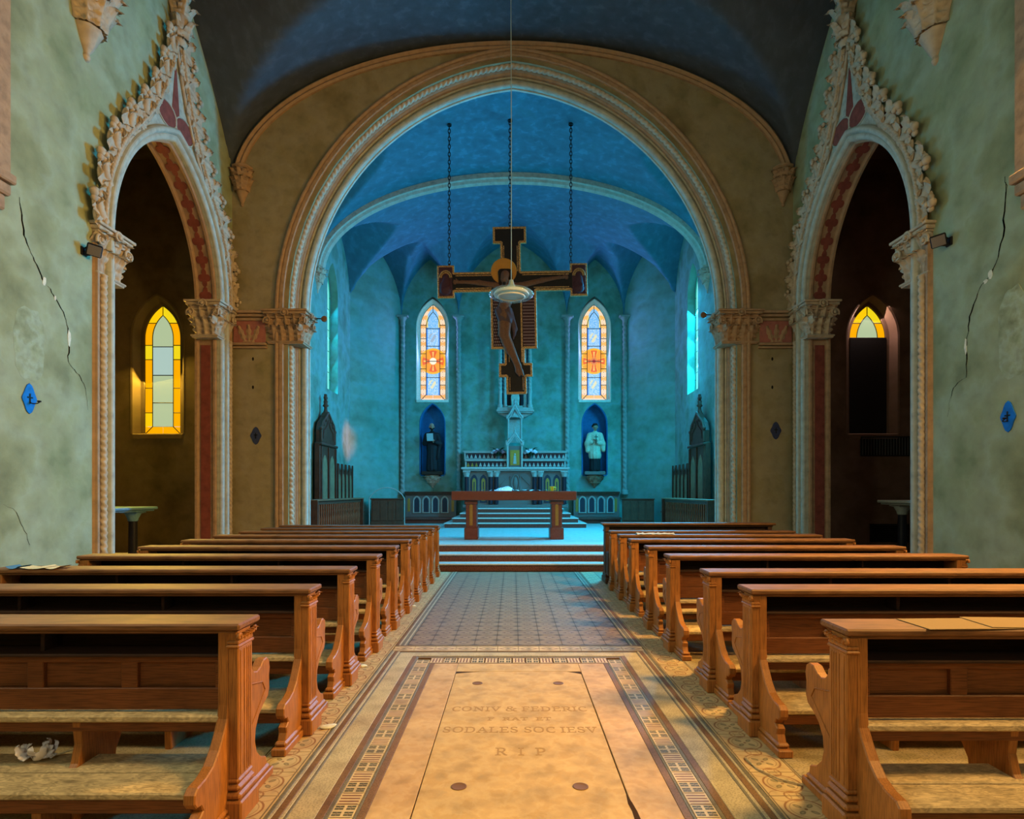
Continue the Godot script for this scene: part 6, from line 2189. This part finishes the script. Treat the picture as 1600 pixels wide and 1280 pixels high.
	b.box(Vector3(zc, 3.93, 0.15), Vector3(0.07, 0.24, 0.07), 0.012)
	b.box(Vector3(zc, 3.95, 0.15), Vector3(0.16, 0.07, 0.07), 0.012)
	obj("finial", b, M.wood_dark, t)
	b = mb(fr)
	b.box(Vector3(zc, 0.66, 0.42), Vector3(1.3, 0.46, 0.44), 0.01)
	for k: float in [-1.0, 1.0]: b.box(Vector3(zc + k * 0.66, 0.95, 0.40), Vector3(0.08, 0.5, 0.42), 0.015)
	obj("seat", b, M.wood_dark, t)

func niche(s: float) -> void:
	var n := "left" if s < 0 else "right"
	var x := -2.74 if s < 0 else 2.80
	var ni := struct("niche", "blue painted pointed niche in the apse wall behind the %s statue" % n, "niche")
	var b := mb(at(x, 0, ZB))
	arch_sweep(b, 0.405, 0.36, 3.80, 2.07, [Vector2(0.0, -0.40), Vector2(0.0, 0.004), Vector2(0.03, 0.02), Vector2(0.045, 0.0)], 14)
	b.prism(lancet_poly(0.44, 0.36, 2.0, 3.83), -0.42, -0.36, 0.0)
	b.box(Vector3(0, 2.05, -0.19), Vector3(0.82, 0.06, 0.40), 0.004)
	obj("niche_lining", b, M.niche_blue, ni)
	corbel(at(x, 1.62, ZB), 0.24, 0.46, s > 0, "carved bracket under the %s statue" % n)
	statue(s, Vector3(x, 2.08, ZB + 0.10))

func statue(s: float, where: Vector3) -> void:
	var left := s < 0
	var o := thing("statue", "statue of a bald bearded man in a black robe holding up a pale book" if left else "statue of a young man in a white surplice over a black cassock, head bowed", "statue", where, 0.12 if left else -0.10)
	var b := mb()
	b.prism(PackedVector2Array([Vector2(-0.34, -0.22), Vector2(0.34, -0.22), Vector2(0.36, 0.0), Vector2(0.24, 0.22), Vector2(-0.24, 0.22), Vector2(-0.36, 0.0)]), -0.02, 0.10, 0.015)
	for i in b.v.size():   # turn the plinth flat
		var p := b.v[i]
		b.v[i] = Vector3(p.x, p.z, -p.y)
		var q := b.n[i]
		b.n[i] = Vector3(q.x, q.z, -q.y)
	obj("plinth", b, M.wood_shadow if left else M.grey_marble, o)
	var folds := func(p: Vector3) -> float: return 0.010 * sin(atan2(p.x, p.z + 0.02) * 11.0 + p.y * 1.5) * clampf((1.15 - p.y) * 1.6, 0.0, 1.0)
	var y := 0.10
	b = mb()
	# robe from shoulders to feet, one surface with the sleeves
	var robe := [[Vector3(0, y + 0.10, 0), Vector3(0, y + 0.80, 0.0), 0.20, 0.165, Vector3(1, 1, 1.15)], [Vector3(0, y + 0.80, 0), Vector3(0, y + 1.20, 0.0), 0.165, 0.15, Vector3(0.9, 1, 1.25)], [Vector3(-0.15, y + 1.24, -0.01), Vector3(0.15, y + 1.24, -0.01), 0.085, 0.085], [Vector3(0, y + 1.2, 0), Vector3(0, y + 1.36, 0.01), 0.09, 0.055]]
	if left:
		robe += [[Vector3(-0.19, y + 1.22, 0), Vector3(-0.25, y + 0.95, 0.05), 0.08, 0.075], [Vector3(-0.25, y + 0.95, 0.05), Vector3(-0.13, y + 1.06, 0.17), 0.075, 0.065], [Vector3(0.19, y + 1.22, 0), Vector3(0.26, y + 0.93, 0.05), 0.08, 0.08], [Vector3(0.26, y + 0.93, 0.05), Vector3(0.12, y + 0.98, 0.18), 0.078, 0.07], [Vector3(0.25, y + 0.9, 0.05), Vector3(0.2, y + 0.45, 0.1), 0.07, 0.05]]
		body(b, robe, 0.024, 0.05, folds)
		obj("robe", b, M.robe_dark, o)
	else:
		var legs := [[Vector3(0, y + 0.08, 0), Vector3(0, y + 0.62, 0.0), 0.19, 0.165, Vector3(1, 1, 1.15)]]
		body(b, legs, 0.024, 0.05, folds)
		obj("cassock", b, M.robe_dark, o)
		b = mb()
		robe[0] = [Vector3(0, y + 0.56, 0), Vector3(0, y + 0.80, 0.0), 0.215, 0.175, Vector3(1, 1, 1.12)]
		robe += [[Vector3(-0.19, y + 1.22, 0), Vector3(-0.25, y + 0.95, 0.05), 0.085, 0.095], [Vector3(-0.25, y + 0.95, 0.05), Vector3(-0.12, y + 0.98, 0.16), 0.09, 0.07], [Vector3(-0.25, y + 0.92, 0.05), Vector3(-0.25, y + 0.70, 0.06), 0.09, 0.07], [Vector3(0.19, y + 1.22, 0), Vector3(0.25, y + 0.95, 0.05), 0.085, 0.095], [Vector3(0.25, y + 0.95, 0.05), Vector3(0.10, y + 0.95, 0.17), 0.09, 0.07], [Vector3(0.26, y + 0.92, 0.05), Vector3(0.28, y + 0.72, 0.06), 0.09, 0.07]]
		body(b, robe, 0.024, 0.05, folds)
		obj("surplice", b, M.robe_white, o)
	# feet
	b = mb()
	for k: float in [-1.0, 1.0]: b.blob(Vector3(k * 0.09, y + 0.025, 0.17), Vector3(0.045, 0.035, 0.09), 6, 8)
	obj("shoe", b, M.hair_dark, o)
	# head with a face
	var hc := Vector3(-0.01, y + 1.52, 0.02) if left else Vector3(0.01, y + 1.50, 0.04)
	var tilt := Basis(Vector3(1, 0, 0), 0.05 if left else 0.32) * Basis(Vector3.UP, 0.15 if left else 0.25)
	b = mb(Transform3D(tilt, hc))
	body(b, [[Vector3(0, 0.03, -0.012), Vector3(0, -0.01, 0.0), 0.088, 0.082, Vector3(1.12, 1, 1)], [Vector3(0, -0.05, 0.03), Vector3(0, -0.085, 0.045), 0.055, 0.036], [Vector3(0, -0.10, -0.01), Vector3(0, -0.20, -0.03), 0.05, 0.055], [Vector3(0, 0.012, 0.085), Vector3(0, -0.025, 0.105), 0.010, 0.017],
		[Vector3(-0.05, 0.03, 0.072), Vector3(0.05, 0.03, 0.072), 0.018, 0.018], [Vector3(-0.02, -0.055, 0.082), Vector3(0.02, -0.055, 0.082), 0.010, 0.010], [Vector3(-0.085, 0.0, -0.005), Vector3(-0.09, -0.03, -0.005), 0.018, 0.012], [Vector3(0.085, 0.0, -0.005), Vector3(0.09, -0.03, -0.005), 0.018, 0.012]], 0.010, 0.022)
	var hd := obj("head", b, M.skin_statue, o)
	b = mb(Transform3D(tilt, hc))
	if left: body(b, [[Vector3(-0.055, -0.06, 0.035), Vector3(0.055, -0.06, 0.035), 0.034, 0.034], [Vector3(0, -0.09, 0.06), Vector3(0, -0.15, 0.06), 0.042, 0.026], [Vector3(-0.085, 0.0, -0.04), Vector3(0.085, 0.0, -0.04), 0.02, 0.02]], 0.011, 0.03)
	else: body(b, [[Vector3(-0.03, 0.075, -0.02), Vector3(0.03, 0.075, -0.02), 0.062, 0.062], [Vector3(-0.06, 0.03, -0.045), Vector3(0.06, 0.03, -0.045), 0.055, 0.055], [Vector3(-0.04, 0.095, 0.05), Vector3(0.04, 0.095, 0.05), 0.022, 0.022]], 0.011, 0.03)
	obj("beard" if left else "hair", b, M.hair_dark, hd)
	# hands: palm, four fingers, thumb
	for k: float in [-1.0, 1.0]:
		var wr := Vector3(k * 0.11, y + (1.06 if k < 0 else 0.98), 0.19) if left else Vector3(k * 0.085, y + 0.97, 0.19)
		b = mb(Transform3D(Basis(Vector3(0, 0, 1), k * 0.9 if left else k * 0.6) * Basis(Vector3(1, 0, 0), -0.2), wr))
		var bones := [[Vector3(0, -0.01, 0), Vector3(0, 0.05, 0.01), 0.030, 0.034, Vector3(1, 1, 1.5)]]
		for f in 4:
			var fx := -0.03 + 0.02 * f
			var l: float = [0.045, 0.056, 0.052, 0.04][f]
			bones.append([Vector3(fx, 0.06, 0.012), Vector3(fx * 1.05, 0.06 + l * 0.7, 0.024), 0.0105, 0.0095])
			bones.append([Vector3(fx * 1.05, 0.06 + l * 0.7, 0.024), Vector3(fx, 0.06 + l, 0.052), 0.0095, 0.0085])
		bones.append([Vector3(-k * 0.03, 0.015, 0.01), Vector3(-k * 0.055, 0.05, 0.035), 0.012, 0.009])
		body(b, bones, 0.0065, 0.008)
		obj("hand", b, M.skin_statue, o)
	if left:
		b = mb(Transform3D(Basis(Vector3(0, 0, 1), 0.06) * Basis(Vector3(1, 0, 0), -0.15), Vector3(-0.07, y + 1.14, 0.25)))
		b.box(Vector3(0, 0, 0), Vector3(0.22, 0.26, 0.04), 0.006)
		b.box(Vector3(0, 0, 0.022), Vector3(0.205, 0.245, 0.006), 0.002)
		obj("book", b, M.book_pale, o)
	else:
		b = mb(at(0.03, y + 1.0, 0.26))
		b.box(Vector3(0, 0.08, 0), Vector3(0.022, 0.30, 0.016), 0.003)
		b.box(Vector3(0, 0.15, 0), Vector3(0.13, 0.022, 0.016), 0.003)
		obj("hand_cross", b, M.hair_dark, o)

# ---------- crucifix, chains, lamp
const KZ := 13.5

func kp(px: float, py: float) -> Vector2:   # a pixel on the crucifix in metres from its crossing
	return Vector2((px - 801.0) * KZ / F, (440.0 - py) * KZ / F)

func krect(x0: float, y0: float, x1: float, y1: float) -> PackedVector2Array:
	var a := kp(x0, y1)
	var c := kp(x1, y0)
	return rect(a.x, a.y, c.x, c.y)

func kb(ax: float, ay: float, bx: float, by: float, r0: float, r1: float, z0 := 0.0, z1 := 0.0) -> Array:
	var a := kp(ax, ay)
	var c := kp(bx, by)
	return [Vector3(a.x, a.y, z0), Vector3(c.x, c.y, z1), r0, r1]

func lattice_image() -> Image:
	var im := Image.create(64, 128, false, Image.FORMAT_RGB8)
	for y in 128:
		for x in 64:
			var q := Vector2(fmod(x / 8.0 + (0.5 if (y / 8) % 2 == 0 else 0.0), 1.0) - 0.5, fmod(y / 8.0, 1.0) - 0.5)
			im.set_pixel(x, y, Color(0.62, 0.55, 0.55) if absf(q.x) + absf(q.y) < 0.33 else Color(0.20, 0.10, 0.12))
	return im

func build_crucifix() -> void:
	var o := thing("crucifix", "large hanging painted crucifix with gilded borders above the altar table", "crucifix", Vector3(0, EYE - (440.0 - PY) * KZ / F, -KZ))
	o.rotation.z = deg_to_rad(1.0)
	# the board: arms, stem, apron, foot
	var out := PackedVector2Array()
	for p in [[771, 354], [823.5, 354], [823.5, 380], [814.5, 380], [814.5, 424], [891, 424], [891, 413], [918, 413], [918, 464], [891, 464], [891, 455], [838, 455], [838, 545], [818.5, 545], [818.5, 567.5], [830, 567.5], [830, 589], [820.5, 589], [820.5, 616], [788, 616], [788, 589], [777, 589], [777, 567.5], [786, 567.5], [786, 545], [765.5, 545], [765.5, 455], [710, 455], [710, 464], [683, 464], [683, 413], [710, 413], [710, 424], [782.5, 424], [782.5, 380], [771, 380]]: out.push_back(kp(p[0], p[1]))
	var b := mb()
	b.prism(out, -0.06, 0.0, 0.008)
	obj("board", b, M.gilt, o)
	b = mb()
	for p in Geometry2D.offset_polygon(out, -0.052): b.prism(p, -0.01, 0.006, 0.002)
	obj("painted_field", b, M.board_dark, o)
	# thin gilded lines within the arms and stem
	b = mb()
	for q in [[712, 429.2, 781, 430.6], [816, 429.2, 889, 430.6], [712, 449.0, 768, 450.4], [834, 449.0, 889, 450.4], [787.3, 384, 788.5, 424], [808.3, 384, 809.5, 424], [812.5, 464, 815.0, 566], [793.0, 548, 794.0, 566], [793.5, 590, 794.5, 610], [814, 590, 815, 610]]:
		var a := kp(q[0], q[3])
		var c := kp(q[2], q[1])
		b.box(Vector3((a.x + c.x) / 2, (a.y + c.y) / 2, 0.009), Vector3(c.x - a.x, c.y - a.y, 0.008), 0.001)
	obj("gilt_line", b, M.gilt, o)
	# patterned cloth of honour either side of the body
	var lat := printed("lattice", Color.WHITE, 0.7, lattice_image())
	for q in [[770, 463, 793, 541], [816, 463, 834, 541]]:
		var a := kp(q[0], q[3])
		var c := kp(q[2], q[1])
		b = mb()
		b.quad(Vector3(a.x, a.y, 0.010), Vector3(c.x, a.y, 0.010), Vector3(c.x, c.y, 0.010), Vector3(a.x, c.y, 0.010), true)
		b.box(Vector3((a.x + c.x) / 2, (a.y + c.y) / 2, 0.006), Vector3(c.x - a.x, c.y - a.y, 0.006), 0.0)
		obj("patterned_panel", b, lat, o)
	# end panels with a hooded half figure each
	for q in [[683.0, 710.0], [891.0, 918.0]]:
		b = mb()
		b.prism(krect(q[0] + 3.0, 416, q[1] - 3.0, 461), 0.0, 0.012, 0.003)
		var p := obj("end_panel", b, M.board_purple, o)
		var cx: float = (q[0] + q[1]) / 2
		b = mb()
		var c := kp(cx, 434)
		for i in 2: b.tube(range(13).map(func(k): return Vector3(c.x + cos(PI * k / 12.0) * (0.13 - 0.035 * i), c.y + 0.02 + sin(PI * k / 12.0) * (0.15 - 0.04 * i), 0.014)), 0.016, 6)
		obj("halo", b, M.gilt, p)
		b = mb(Transform3D(Basis.from_scale(Vector3(1, 1, 0.4)), Vector3(0, 0, 0.012)))
		body(b, [kb(cx, 432, cx + 1, 436, 0.055, 0.05, 0.02, 0.02), kb(cx, 440, cx, 452, 0.09, 0.115), kb(cx - 5, 444, cx - 5, 454, 0.05, 0.05, 0.04, 0.05), kb(cx - 5, 452, cx + 4, 448, 0.035, 0.03, 0.09, 0.09)], 0.016, 0.04)
		obj("figure", b, M.board_purple, p)
	# the body, in relief
	b = mb(at(0, 0, 0.012))
	var c2 := kp(787.5, 424)
	b.prism(range(28).reduce(func(acc, k): acc.push_back(c2 + Vector2(cos(TAU * k / 28), sin(TAU * k / 28)) * 0.285); return acc, PackedVector2Array()), -0.01, 0.022, 0.008)
	obj("halo", b, M.gilt_bright, o)
	b = mb(Transform3D(Basis.from_scale(Vector3(1, 1, 0.55)), Vector3(0, 0, 0.03)))
	var bones := [kb(789.5, 431, 788, 438, 0.095, 0.085, 0.10, 0.10), kb(788.3, 442, 788, 444, 0.055, 0.05, 0.12, 0.12), kb(788.0, 433, 788, 437, 0.018, 0.022, 0.19, 0.20), kb(791, 444, 794, 450, 0.06, 0.06, 0.02, 0.0),
		kb(781, 448, 812, 448, 0.075, 0.075), kb(779, 447, 748, 441.5, 0.066, 0.054), kb(748, 441.5, 722, 440, 0.054, 0.036), kb(722, 440, 715, 440.5, 0.036, 0.034),
		kb(814, 447, 847, 439.5, 0.066, 0.054), kb(847, 439.5, 874, 435.5, 0.054, 0.036), kb(874, 435.5, 881, 435.5, 0.036, 0.034),
		kb(797, 452, 792, 466, 0.165, 0.15), kb(792, 466, 787, 480, 0.14, 0.125), kb(787, 480, 786, 492, 0.13, 0.14),
		kb(783.5, 494, 782.5, 523, 0.100, 0.070, 0.0, 0.08), kb(793, 494, 790.5, 525, 0.098, 0.068, 0.0, 0.06), kb(782.5, 523, 804, 571, 0.072, 0.042, 0.07, 0.0), kb(790.5, 525, 809, 572, 0.072, 0.042, 0.06, 0.0),
		kb(786, 533, 793, 551, 0.066, 0.05, 0.03, 0.02), kb(794, 535, 800, 552, 0.066, 0.05, 0.03, 0.02), kb(804, 571, 806, 581, 0.04, 0.045, 0.0, 0.03), kb(806, 581, 809, 588, 0.045, 0.025, 0.03, 0.05), kb(809, 572, 812, 582, 0.04, 0.042, 0.0, 0.03), kb(812, 582, 815, 588, 0.042, 0.024, 0.03, 0.05)]
	body(b, bones, 0.018, 0.035)
	var bd := obj("figure", b, M.skin_dark, o)
	for s: float in [-1.0, 1.0]:
		b = mb(Transform3D(Basis.from_scale(Vector3(1, 1, 0.7)), Vector3(0, 0, 0.04)))
		var hx := 715.0 if s < 0 else 881.0
		var hy := 440.5 if s < 0 else 435.5
		var fb := [kb(hx, hy - 1, hx + s * 3, hy - 0.5, 0.036, 0.036)]
		for f in 4: fb.append(kb(hx + s * 2.5, hy - 2.4 + 1.7 * f, hx + s * (6.5 if f in [1, 2] else 5.6), hy - 2.8 + 2.0 * f, 0.0125, 0.010, 0.01, 0.03))
		fb.append(kb(hx - s * 0.5, hy - 2, hx + s * 2.2, hy - 5.2, 0.014, 0.011, 0.01, 0.02))
		body(b, fb, 0.008, 0.01)
		obj("hand", b, M.skin_dark, bd)
	b = mb(Transform3D(Basis.from_scale(Vector3(1, 1, 0.55)), Vector3(0, 0, 0.03)))
	body(b, [kb(784, 426.5, 795, 426.5, 0.075, 0.07, 0.06, 0.06), kb(782.5, 430, 781.5, 446, 0.05, 0.035, 0.06, 0.05), kb(797.0, 430, 799.0, 445, 0.05, 0.03, 0.05, 0.04), kb(788, 445, 788, 447.5, 0.04, 0.025, 0.15, 0.15)], 0.014, 0.03)
	obj("hair", b, M.hair_dark, bd)
	b = mb(Transform3D(Basis.from_scale(Vector3(1, 1, 0.55)), Vector3(0, 0, 0.035)))
	body(b, [kb(781, 487, 792, 487, 0.122, 0.122), kb(781, 491, 783, 499, 0.108, 0.095, 0.0, 0.03), kb(792, 491, 794, 501, 0.106, 0.09, 0.0, 0.03), kb(799, 490, 803, 516, 0.045, 0.055), kb(803, 516, 801, 530, 0.055, 0.018)], 0.018, 0.03, func(p: Vector3) -> float: return 0.007 * sin(p.x * 60.0 + p.y * 25.0))
	obj("loincloth", b, M.cloth_grey, bd)
	# three chains
	for q in [[696.0, 414.0, 702.0, "left chain from the blue vault to the crucifix arm"], [797.0, 354.0, 797.0, "middle chain from the blue vault to the top of the crucifix"], [904.0, 413.0, 892.0, "right chain from the blue vault to the crucifix arm"]]:
		var foot := P3(q[0] if q[0] == 797.0 else q[2], q[1], KZ + 0.03)
		var topy := chancel_height(foot.x, -KZ) - 0.02
		var c := thing("chain", "iron " + q[3], "chain", foot)
		c.set_meta("group", "chains holding the crucifix")
		b = mb()
		var n := int((topy - foot.y) / 0.085)
		for k in n:
			b.at(Transform3D(Basis(Vector3.UP, PI / 2 * (k % 2)), Vector3(0, (k + 0.5) * (topy - foot.y) / n, 0)))
			b.tube(range(10).map(func(j): return Vector3(cos(TAU * j / 10.0) * 0.026, sin(TAU * j / 10.0) * 0.056, 0)), 0.0095, 5, true)
		obj("link_run", b, M.iron, c)
		b = mb()
		b.lathe([Vector2(0.05, topy - foot.y - 0.01), Vector2(0.05, topy - foot.y + 0.03), Vector2(0.0, topy - foot.y + 0.03)], 10)
		b.tube([Vector3(0, -0.06, -0.03), Vector3(0, 0.0, -0.01), Vector3(0, 0.03, 0)], 0.014, 6)
		obj("hook", b, M.iron, c)
	# hanging lamp
	var lp := P3(799, 459, 9.5)
	var lamp := thing("ceiling_lamp", "round white enamel lamp hanging on a long thin cable before the crucifix", "lamp", lp)
	var ct := nave_height(lp.x, lp.z) - lp.y
	b = mb()
	b.tube([Vector3(0, 0.2, 0), Vector3(0, ct * 0.5, 0), Vector3(-0.01, ct, 0)], 0.007, 5)
	obj("cable", b, M.lamp_zinc, lamp)
	b = mb()
	b.lathe([Vector2(0.09, 0.06), Vector2(0.07, 0.10), Vector2(0.045, 0.15), Vector2(0.03, 0.21), Vector2(0.0, 0.22)], 16)
	obj("cap", b, M.lamp_zinc, lamp)
	b = mb()
	b.lathe([Vector2(0.0, -0.015), Vector2(0.20, -0.015), Vector2(0.27, -0.03), Vector2(0.275, -0.01), Vector2(0.25, 0.03), Vector2(0.14, 0.06), Vector2(0.0, 0.065)], 32)
	obj("reflector", b, M.lamp_white, lamp)
	b = mb()
	b.tube(range(28).map(func(k): return Vector3(cos(TAU * k / 28.0) * 0.20, -0.045, sin(TAU * k / 28.0) * 0.20)), 0.016, 8, true)
	obj("tube", b, M.lamp_white, lamp)
	b = mb()
	b.lathe([Vector2(0.30, -0.06), Vector2(0.34, -0.03), Vector2(0.35, 0.0), Vector2(0.30, 0.04), Vector2(0.24, 0.055)], 32)
	obj("glass_rim", b, M.lamp_glass, lamp)

# ---------- small things
func build_small() -> void:
	# blue plaques with a little iron holder
	for q in [[45, 623, 0, "bright blue teardrop plaque on the left wall beneath the pale patch"], [1576, 651, 0, "bright blue teardrop plaque on the right wall below the crack"], [400, 681, 1, "dull blue diamond plaque on the left pier of the chancel arch"], [1212, 673, 1, "dull blue diamond plaque on the right pier of the chancel arch"]]:
		var fr: Transform3D
		if q[2] == 1: fr = Transform3D(Basis(), P3(q[0], q[1], -ZA))
		else:
			var p := on_wall(q[0], q[1], q[0] < 800)
			fr = (frame_left(-W, p.z) if q[0] < 800 else frame_right(W, p.z)) * at(0, p.y, 0)
		var o := thing("wall_plaque", q[3], "plaque")
		o.transform = fr
		var poly := PackedVector2Array()
		for i in 24:
			var a := TAU * i / 24
			var r := 0.105 + 0.05 * pow(absf(sin(a)), 6.0) - 0.014 * absf(sin(2.0 * a))
			poly.push_back(Vector2(cos(a) * r, sin(a) * r * 1.08))
		var b := mb()
		b.prism(poly, 0.0, 0.012, 0.003)
		obj("plate", b, M.enamel_blue if q[2] == 0 else M.enamel_slate, o)
		b = mb()
		b.box(Vector3(0, 0.0, 0.016), Vector3(0.016, 0.11, 0.008), 0.002)
		b.box(Vector3(0, 0.012, 0.016), Vector3(0.07, 0.016, 0.008), 0.002)
		if q[2] == 0:
			b.tube([Vector3(0, -0.045, 0.02), Vector3(0, -0.055, 0.05), Vector3(0.015, -0.05, 0.08), Vector3(0.045, -0.035, 0.08)], 0.006, 6)
			b.lathe_at(Vector3(0.045, -0.035, 0.08), [Vector2(0.0, 0.0), Vector2(0.018, 0.004), Vector2(0.02, 0.018), Vector2(0.012, 0.02)], 8)
		obj("holder", b, M.iron, o)
	# floodlights on the near capitals
	for s: float in [-1.0, 1.0]:
		var wp := on_wall(130 if s < 0 else 1484, 393 if s < 0 else 378, s < 0)
		var o := thing("floodlight", "square black floodlight clamped to the wall by the %s arch capital" % ("left" if s < 0 else "right"), "floodlight", wp + Vector3(-s * 0.15, 0.0, 0.02))
		var tilt := Basis(Vector3.UP, -s * 0.62) * Basis(Vector3(1, 0, 0), 0.5) * Basis(Vector3(0, 0, 1), s * 0.15)
		var b := mb(Transform3D(tilt, Vector3.ZERO))
		b.box(Vector3(0, 0, -0.03), Vector3(0.165, 0.145, 0.05), 0.012)
		for k in 5: b.box(Vector3(-0.06 + 0.03 * k, 0, -0.075), Vector3(0.008, 0.13, 0.03), 0.001)
		obj("housing", b, M.iron, o)
		b = mb(Transform3D(tilt, Vector3.ZERO))
		b.box(Vector3(0, 0, 0.004), Vector3(0.14, 0.12, 0.008), 0.002)
		obj("lens", b, M.lens_grey, o)
		b = mb()
		b.box(Vector3(s * 0.145, 0, -0.02), Vector3(0.03, 0.10, 0.10), 0.006)
		b.tube([Vector3(s * 0.15, -0.03, -0.02), Vector3(s * 0.09, -0.05, 0.0), Vector3(s * 0.0, -0.03, -0.04)], 0.012, 6)
		b.tube([Vector3(s * 0.15, 0.03, -0.02), Vector3(s * 0.1, 0.06, -0.03), Vector3(0.0, 0.03, -0.05)], 0.012, 6)
		obj("bracket", b, M.iron, o)
	# bracket lamps at the chancel arch
	for s: float in [-1.0, 1.0]:
		var p := P3(503 if s < 0 else 1103, 498 if s < 0 else 492, 11.9)
		var o := thing("wall_bracket", "dark iron rod with a round wooden knob on the %s chancel capital" % ("left" if s < 0 else "right"), "bracket", p)
		var b := mb()
		b.tube([Vector3(s * 0.42, 0.0, 0.0), Vector3(s * 0.1, 0.0, 0.0), Vector3(0, 0, 0)], 0.012, 6)
		obj("rod", b, M.iron, o)
		b = mb(Transform3D(Basis(Vector3(1, 0, 0), PI / 2), Vector3(-s * 0.045, -0.005, 0)))
		b.lathe([Vector2(0.0, -0.03), Vector2(0.045, -0.028), Vector2(0.06, -0.01), Vector2(0.06, 0.01), Vector2(0.045, 0.028), Vector2(0.0, 0.03)], 16)
		obj("knob", b, M.brass_old, o)
	# pale patches on the plaster
	for q in [[46, 538, 1, 0.21, 0.40], [1583, 520, 0, 0.20, 0.48]]:
		var p := on_wall(q[0], q[1], q[2] == 1)
		var wall: Node = get_node("wall_left" if q[2] == 1 else "wall_right")
		var b := mb((frame_left(-W, p.z) if q[2] == 1 else frame_right(W, p.z)) * at(0, p.y, 0))
		var poly := PackedVector2Array()
		for i in 30:
			var a := TAU * i / 30
			var k := pow(pow(absf(cos(a)), 3.0) + pow(absf(sin(a)), 3.0), -1.0 / 3.0) * rng.randf_range(0.93, 1.05)
			poly.push_back(Vector2(cos(a) * k * q[3], sin(a) * k * q[4]))
		b.prism(poly, -0.004, 0.0015, 0.0008)
		obj("plaster_patch", b, M.plaster_pale, wall)
	# things left on the pews
	var o := thing("booklet", "open booklet with a blue page on top of the third left pew", "booklet", Vector3(-3.72, 0.9005, -4.79))
	for q in [[-0.13, 0.10, M.paper_blue, 0.02], [0.03, 0.20, M.paper, 0.012], [0.17, 0.14, M.paper, 0.02]]:
		var b := mb()
		var P := []
		for i in 2:
			var r := PackedVector3Array()
			for j in 7: r.push_back(Vector3(q[0] - q[1] / 2 + q[1] * j / 6.0, 0.003 + q[3] * pow(absf(j - 3.0) / 3.0, 2.0), 0.07 if i == 0 else -0.07))
			P.append(r)
		b.grid(P)
		obj("page", b, q[2], o)
	for q in [[1.80, 2.24, "brown fabric square lying flat on the nearest right pew, left one", 0.0], [2.10, 2.60, "brown fabric square on the nearest right pew, cut by the frame", 0.3]]:
		var cl := thing("fabric_square", q[2], "fabric", Vector3((q[0] + q[1]) / 2, 0.9005 + 0.004 * (0 if q[3] == 0.0 else 1), -2.775), 0.04 if q[3] == 0.0 else -0.06)
		var b := mb()
		var w: float = q[1] - q[0]
		b.box(Vector3(0, 0.002, 0), Vector3(w, 0.004, 0.22), 0.001)
		obj("cloth", b, M.fabric_brown, cl)
	o = thing("crumpled_paper", "crumpled brown paper lying on the seventh right pew top", "paper", Vector3(1.98, 0.9005, -8.55))
	var b := mb()
	var P := []
	for i in 5:
		var r := PackedVector3Array()
		for j in 13: r.push_back(Vector3(-0.26 + 0.52 * j / 12.0, 0.002 + 0.03 * absf(sin(j * 1.3 + i)) * (1.0 - absf(i - 2.0) / 3.0), 0.09 - 0.045 * i))
		P.append(r)
	b.grid(P)
	obj("sheet", b, M.paper, o)
	o = thing("dried_flower", "dried white flower spray lying on the nearest left kneeler", "flower", Vector3(-2.22, 0.25, -2.84), 0.3)
	b = mb()
	b.tube([Vector3(0.0, 0.012, 0.0), Vector3(0.09, 0.014, -0.02), Vector3(0.19, 0.03, -0.05)], 0.004, 5)
	obj("stem", b, M.paper, o)
	for i in 9:
		b = mb(Transform3D(Basis.from_euler(Vector3(-1.1 + 0.25 * (i % 3), i * 0.9, 0.3)), Vector3(-0.03 + 0.014 * i, 0.012 + 0.008 * (i % 2), 0.02 * sin(i * 2.0))))
		b.leaf(0.045, 0.07, 0.025, 0.003)
		obj("petal", b, M.flower_white, o)
	# scraps on the floor
	for q in [[513, 1137, 0.11, "pale plaster scrap on the roundel tiles beside the second left pew", 0.5], [566, 1042, 0.09, "small white scrap beside the foot of the third left pew", 0.2], [532, 1074, 0.06, "bluish scrap by the base of the second left pew", 1.2], [646, 948, 0.08, "white shell-like scrap on the floor beside the sixth left pew", 0.1], [672, 905, 0.06, "tiny scrap on the floor near the front left pew", 0.9], [1268, 1124, 0.05, "small crumb of plaster near the second right pew", 0.4], [1205, 1212, 0.07, "brown twig lying on the floor near the nearest right pew", 2.2]]:
		var z: float = EYE * F / (q[1] - PY)
		var sc := thing("debris_scrap", q[3], "debris", Vector3((q[0] - PX) * z / F, 0.0, -z), q[4])
		b = mb()
		var w: float = q[2]
		if q[1] == 1212:
			b.tube([Vector3(-0.16, 0.006, 0.02), Vector3(-0.05, 0.008, -0.02), Vector3(0.08, 0.006, 0.0), Vector3(0.2, 0.007, 0.07)], 0.005, 5)
			obj("twig", b, M.wood_dusty, sc)
			continue
		b.blob(Vector3(0, 0.008, 0), Vector3(w * 0.5, 0.010, w * 0.3), 5, 9)
		for i in b.v.size(): b.v[i].y = maxf(0.001, b.v[i].y + 0.006 * sin(b.v[i].x * 130.0) * cos(b.v[i].z * 90.0))
		obj("chip", b, M.paper_blue if q[1] == 1074 else M.plaster_white, sc)
	# the bent wire resting across the left corner of the apse
	o = thing("bent_wire", "thin pale wire bent into an arch over the left corner cabinet", "wire")
	b = mb()
	var path := []
	for i in 19:
		var t := clampf((i - 1) / 16.0, 0, 1)
		var p := P3(lerpf(577, 632, t), 790 - 28.0 * pow(sin(PI * clampf(t * 0.92 + 0.04, 0, 1)), 0.45), 18.9)
		if i == 0 or i == 18: p.y = 0.43
		path.append(p)
	b.tube(path, 0.016, 6)
	obj("wire", b, M.white_marble, o)
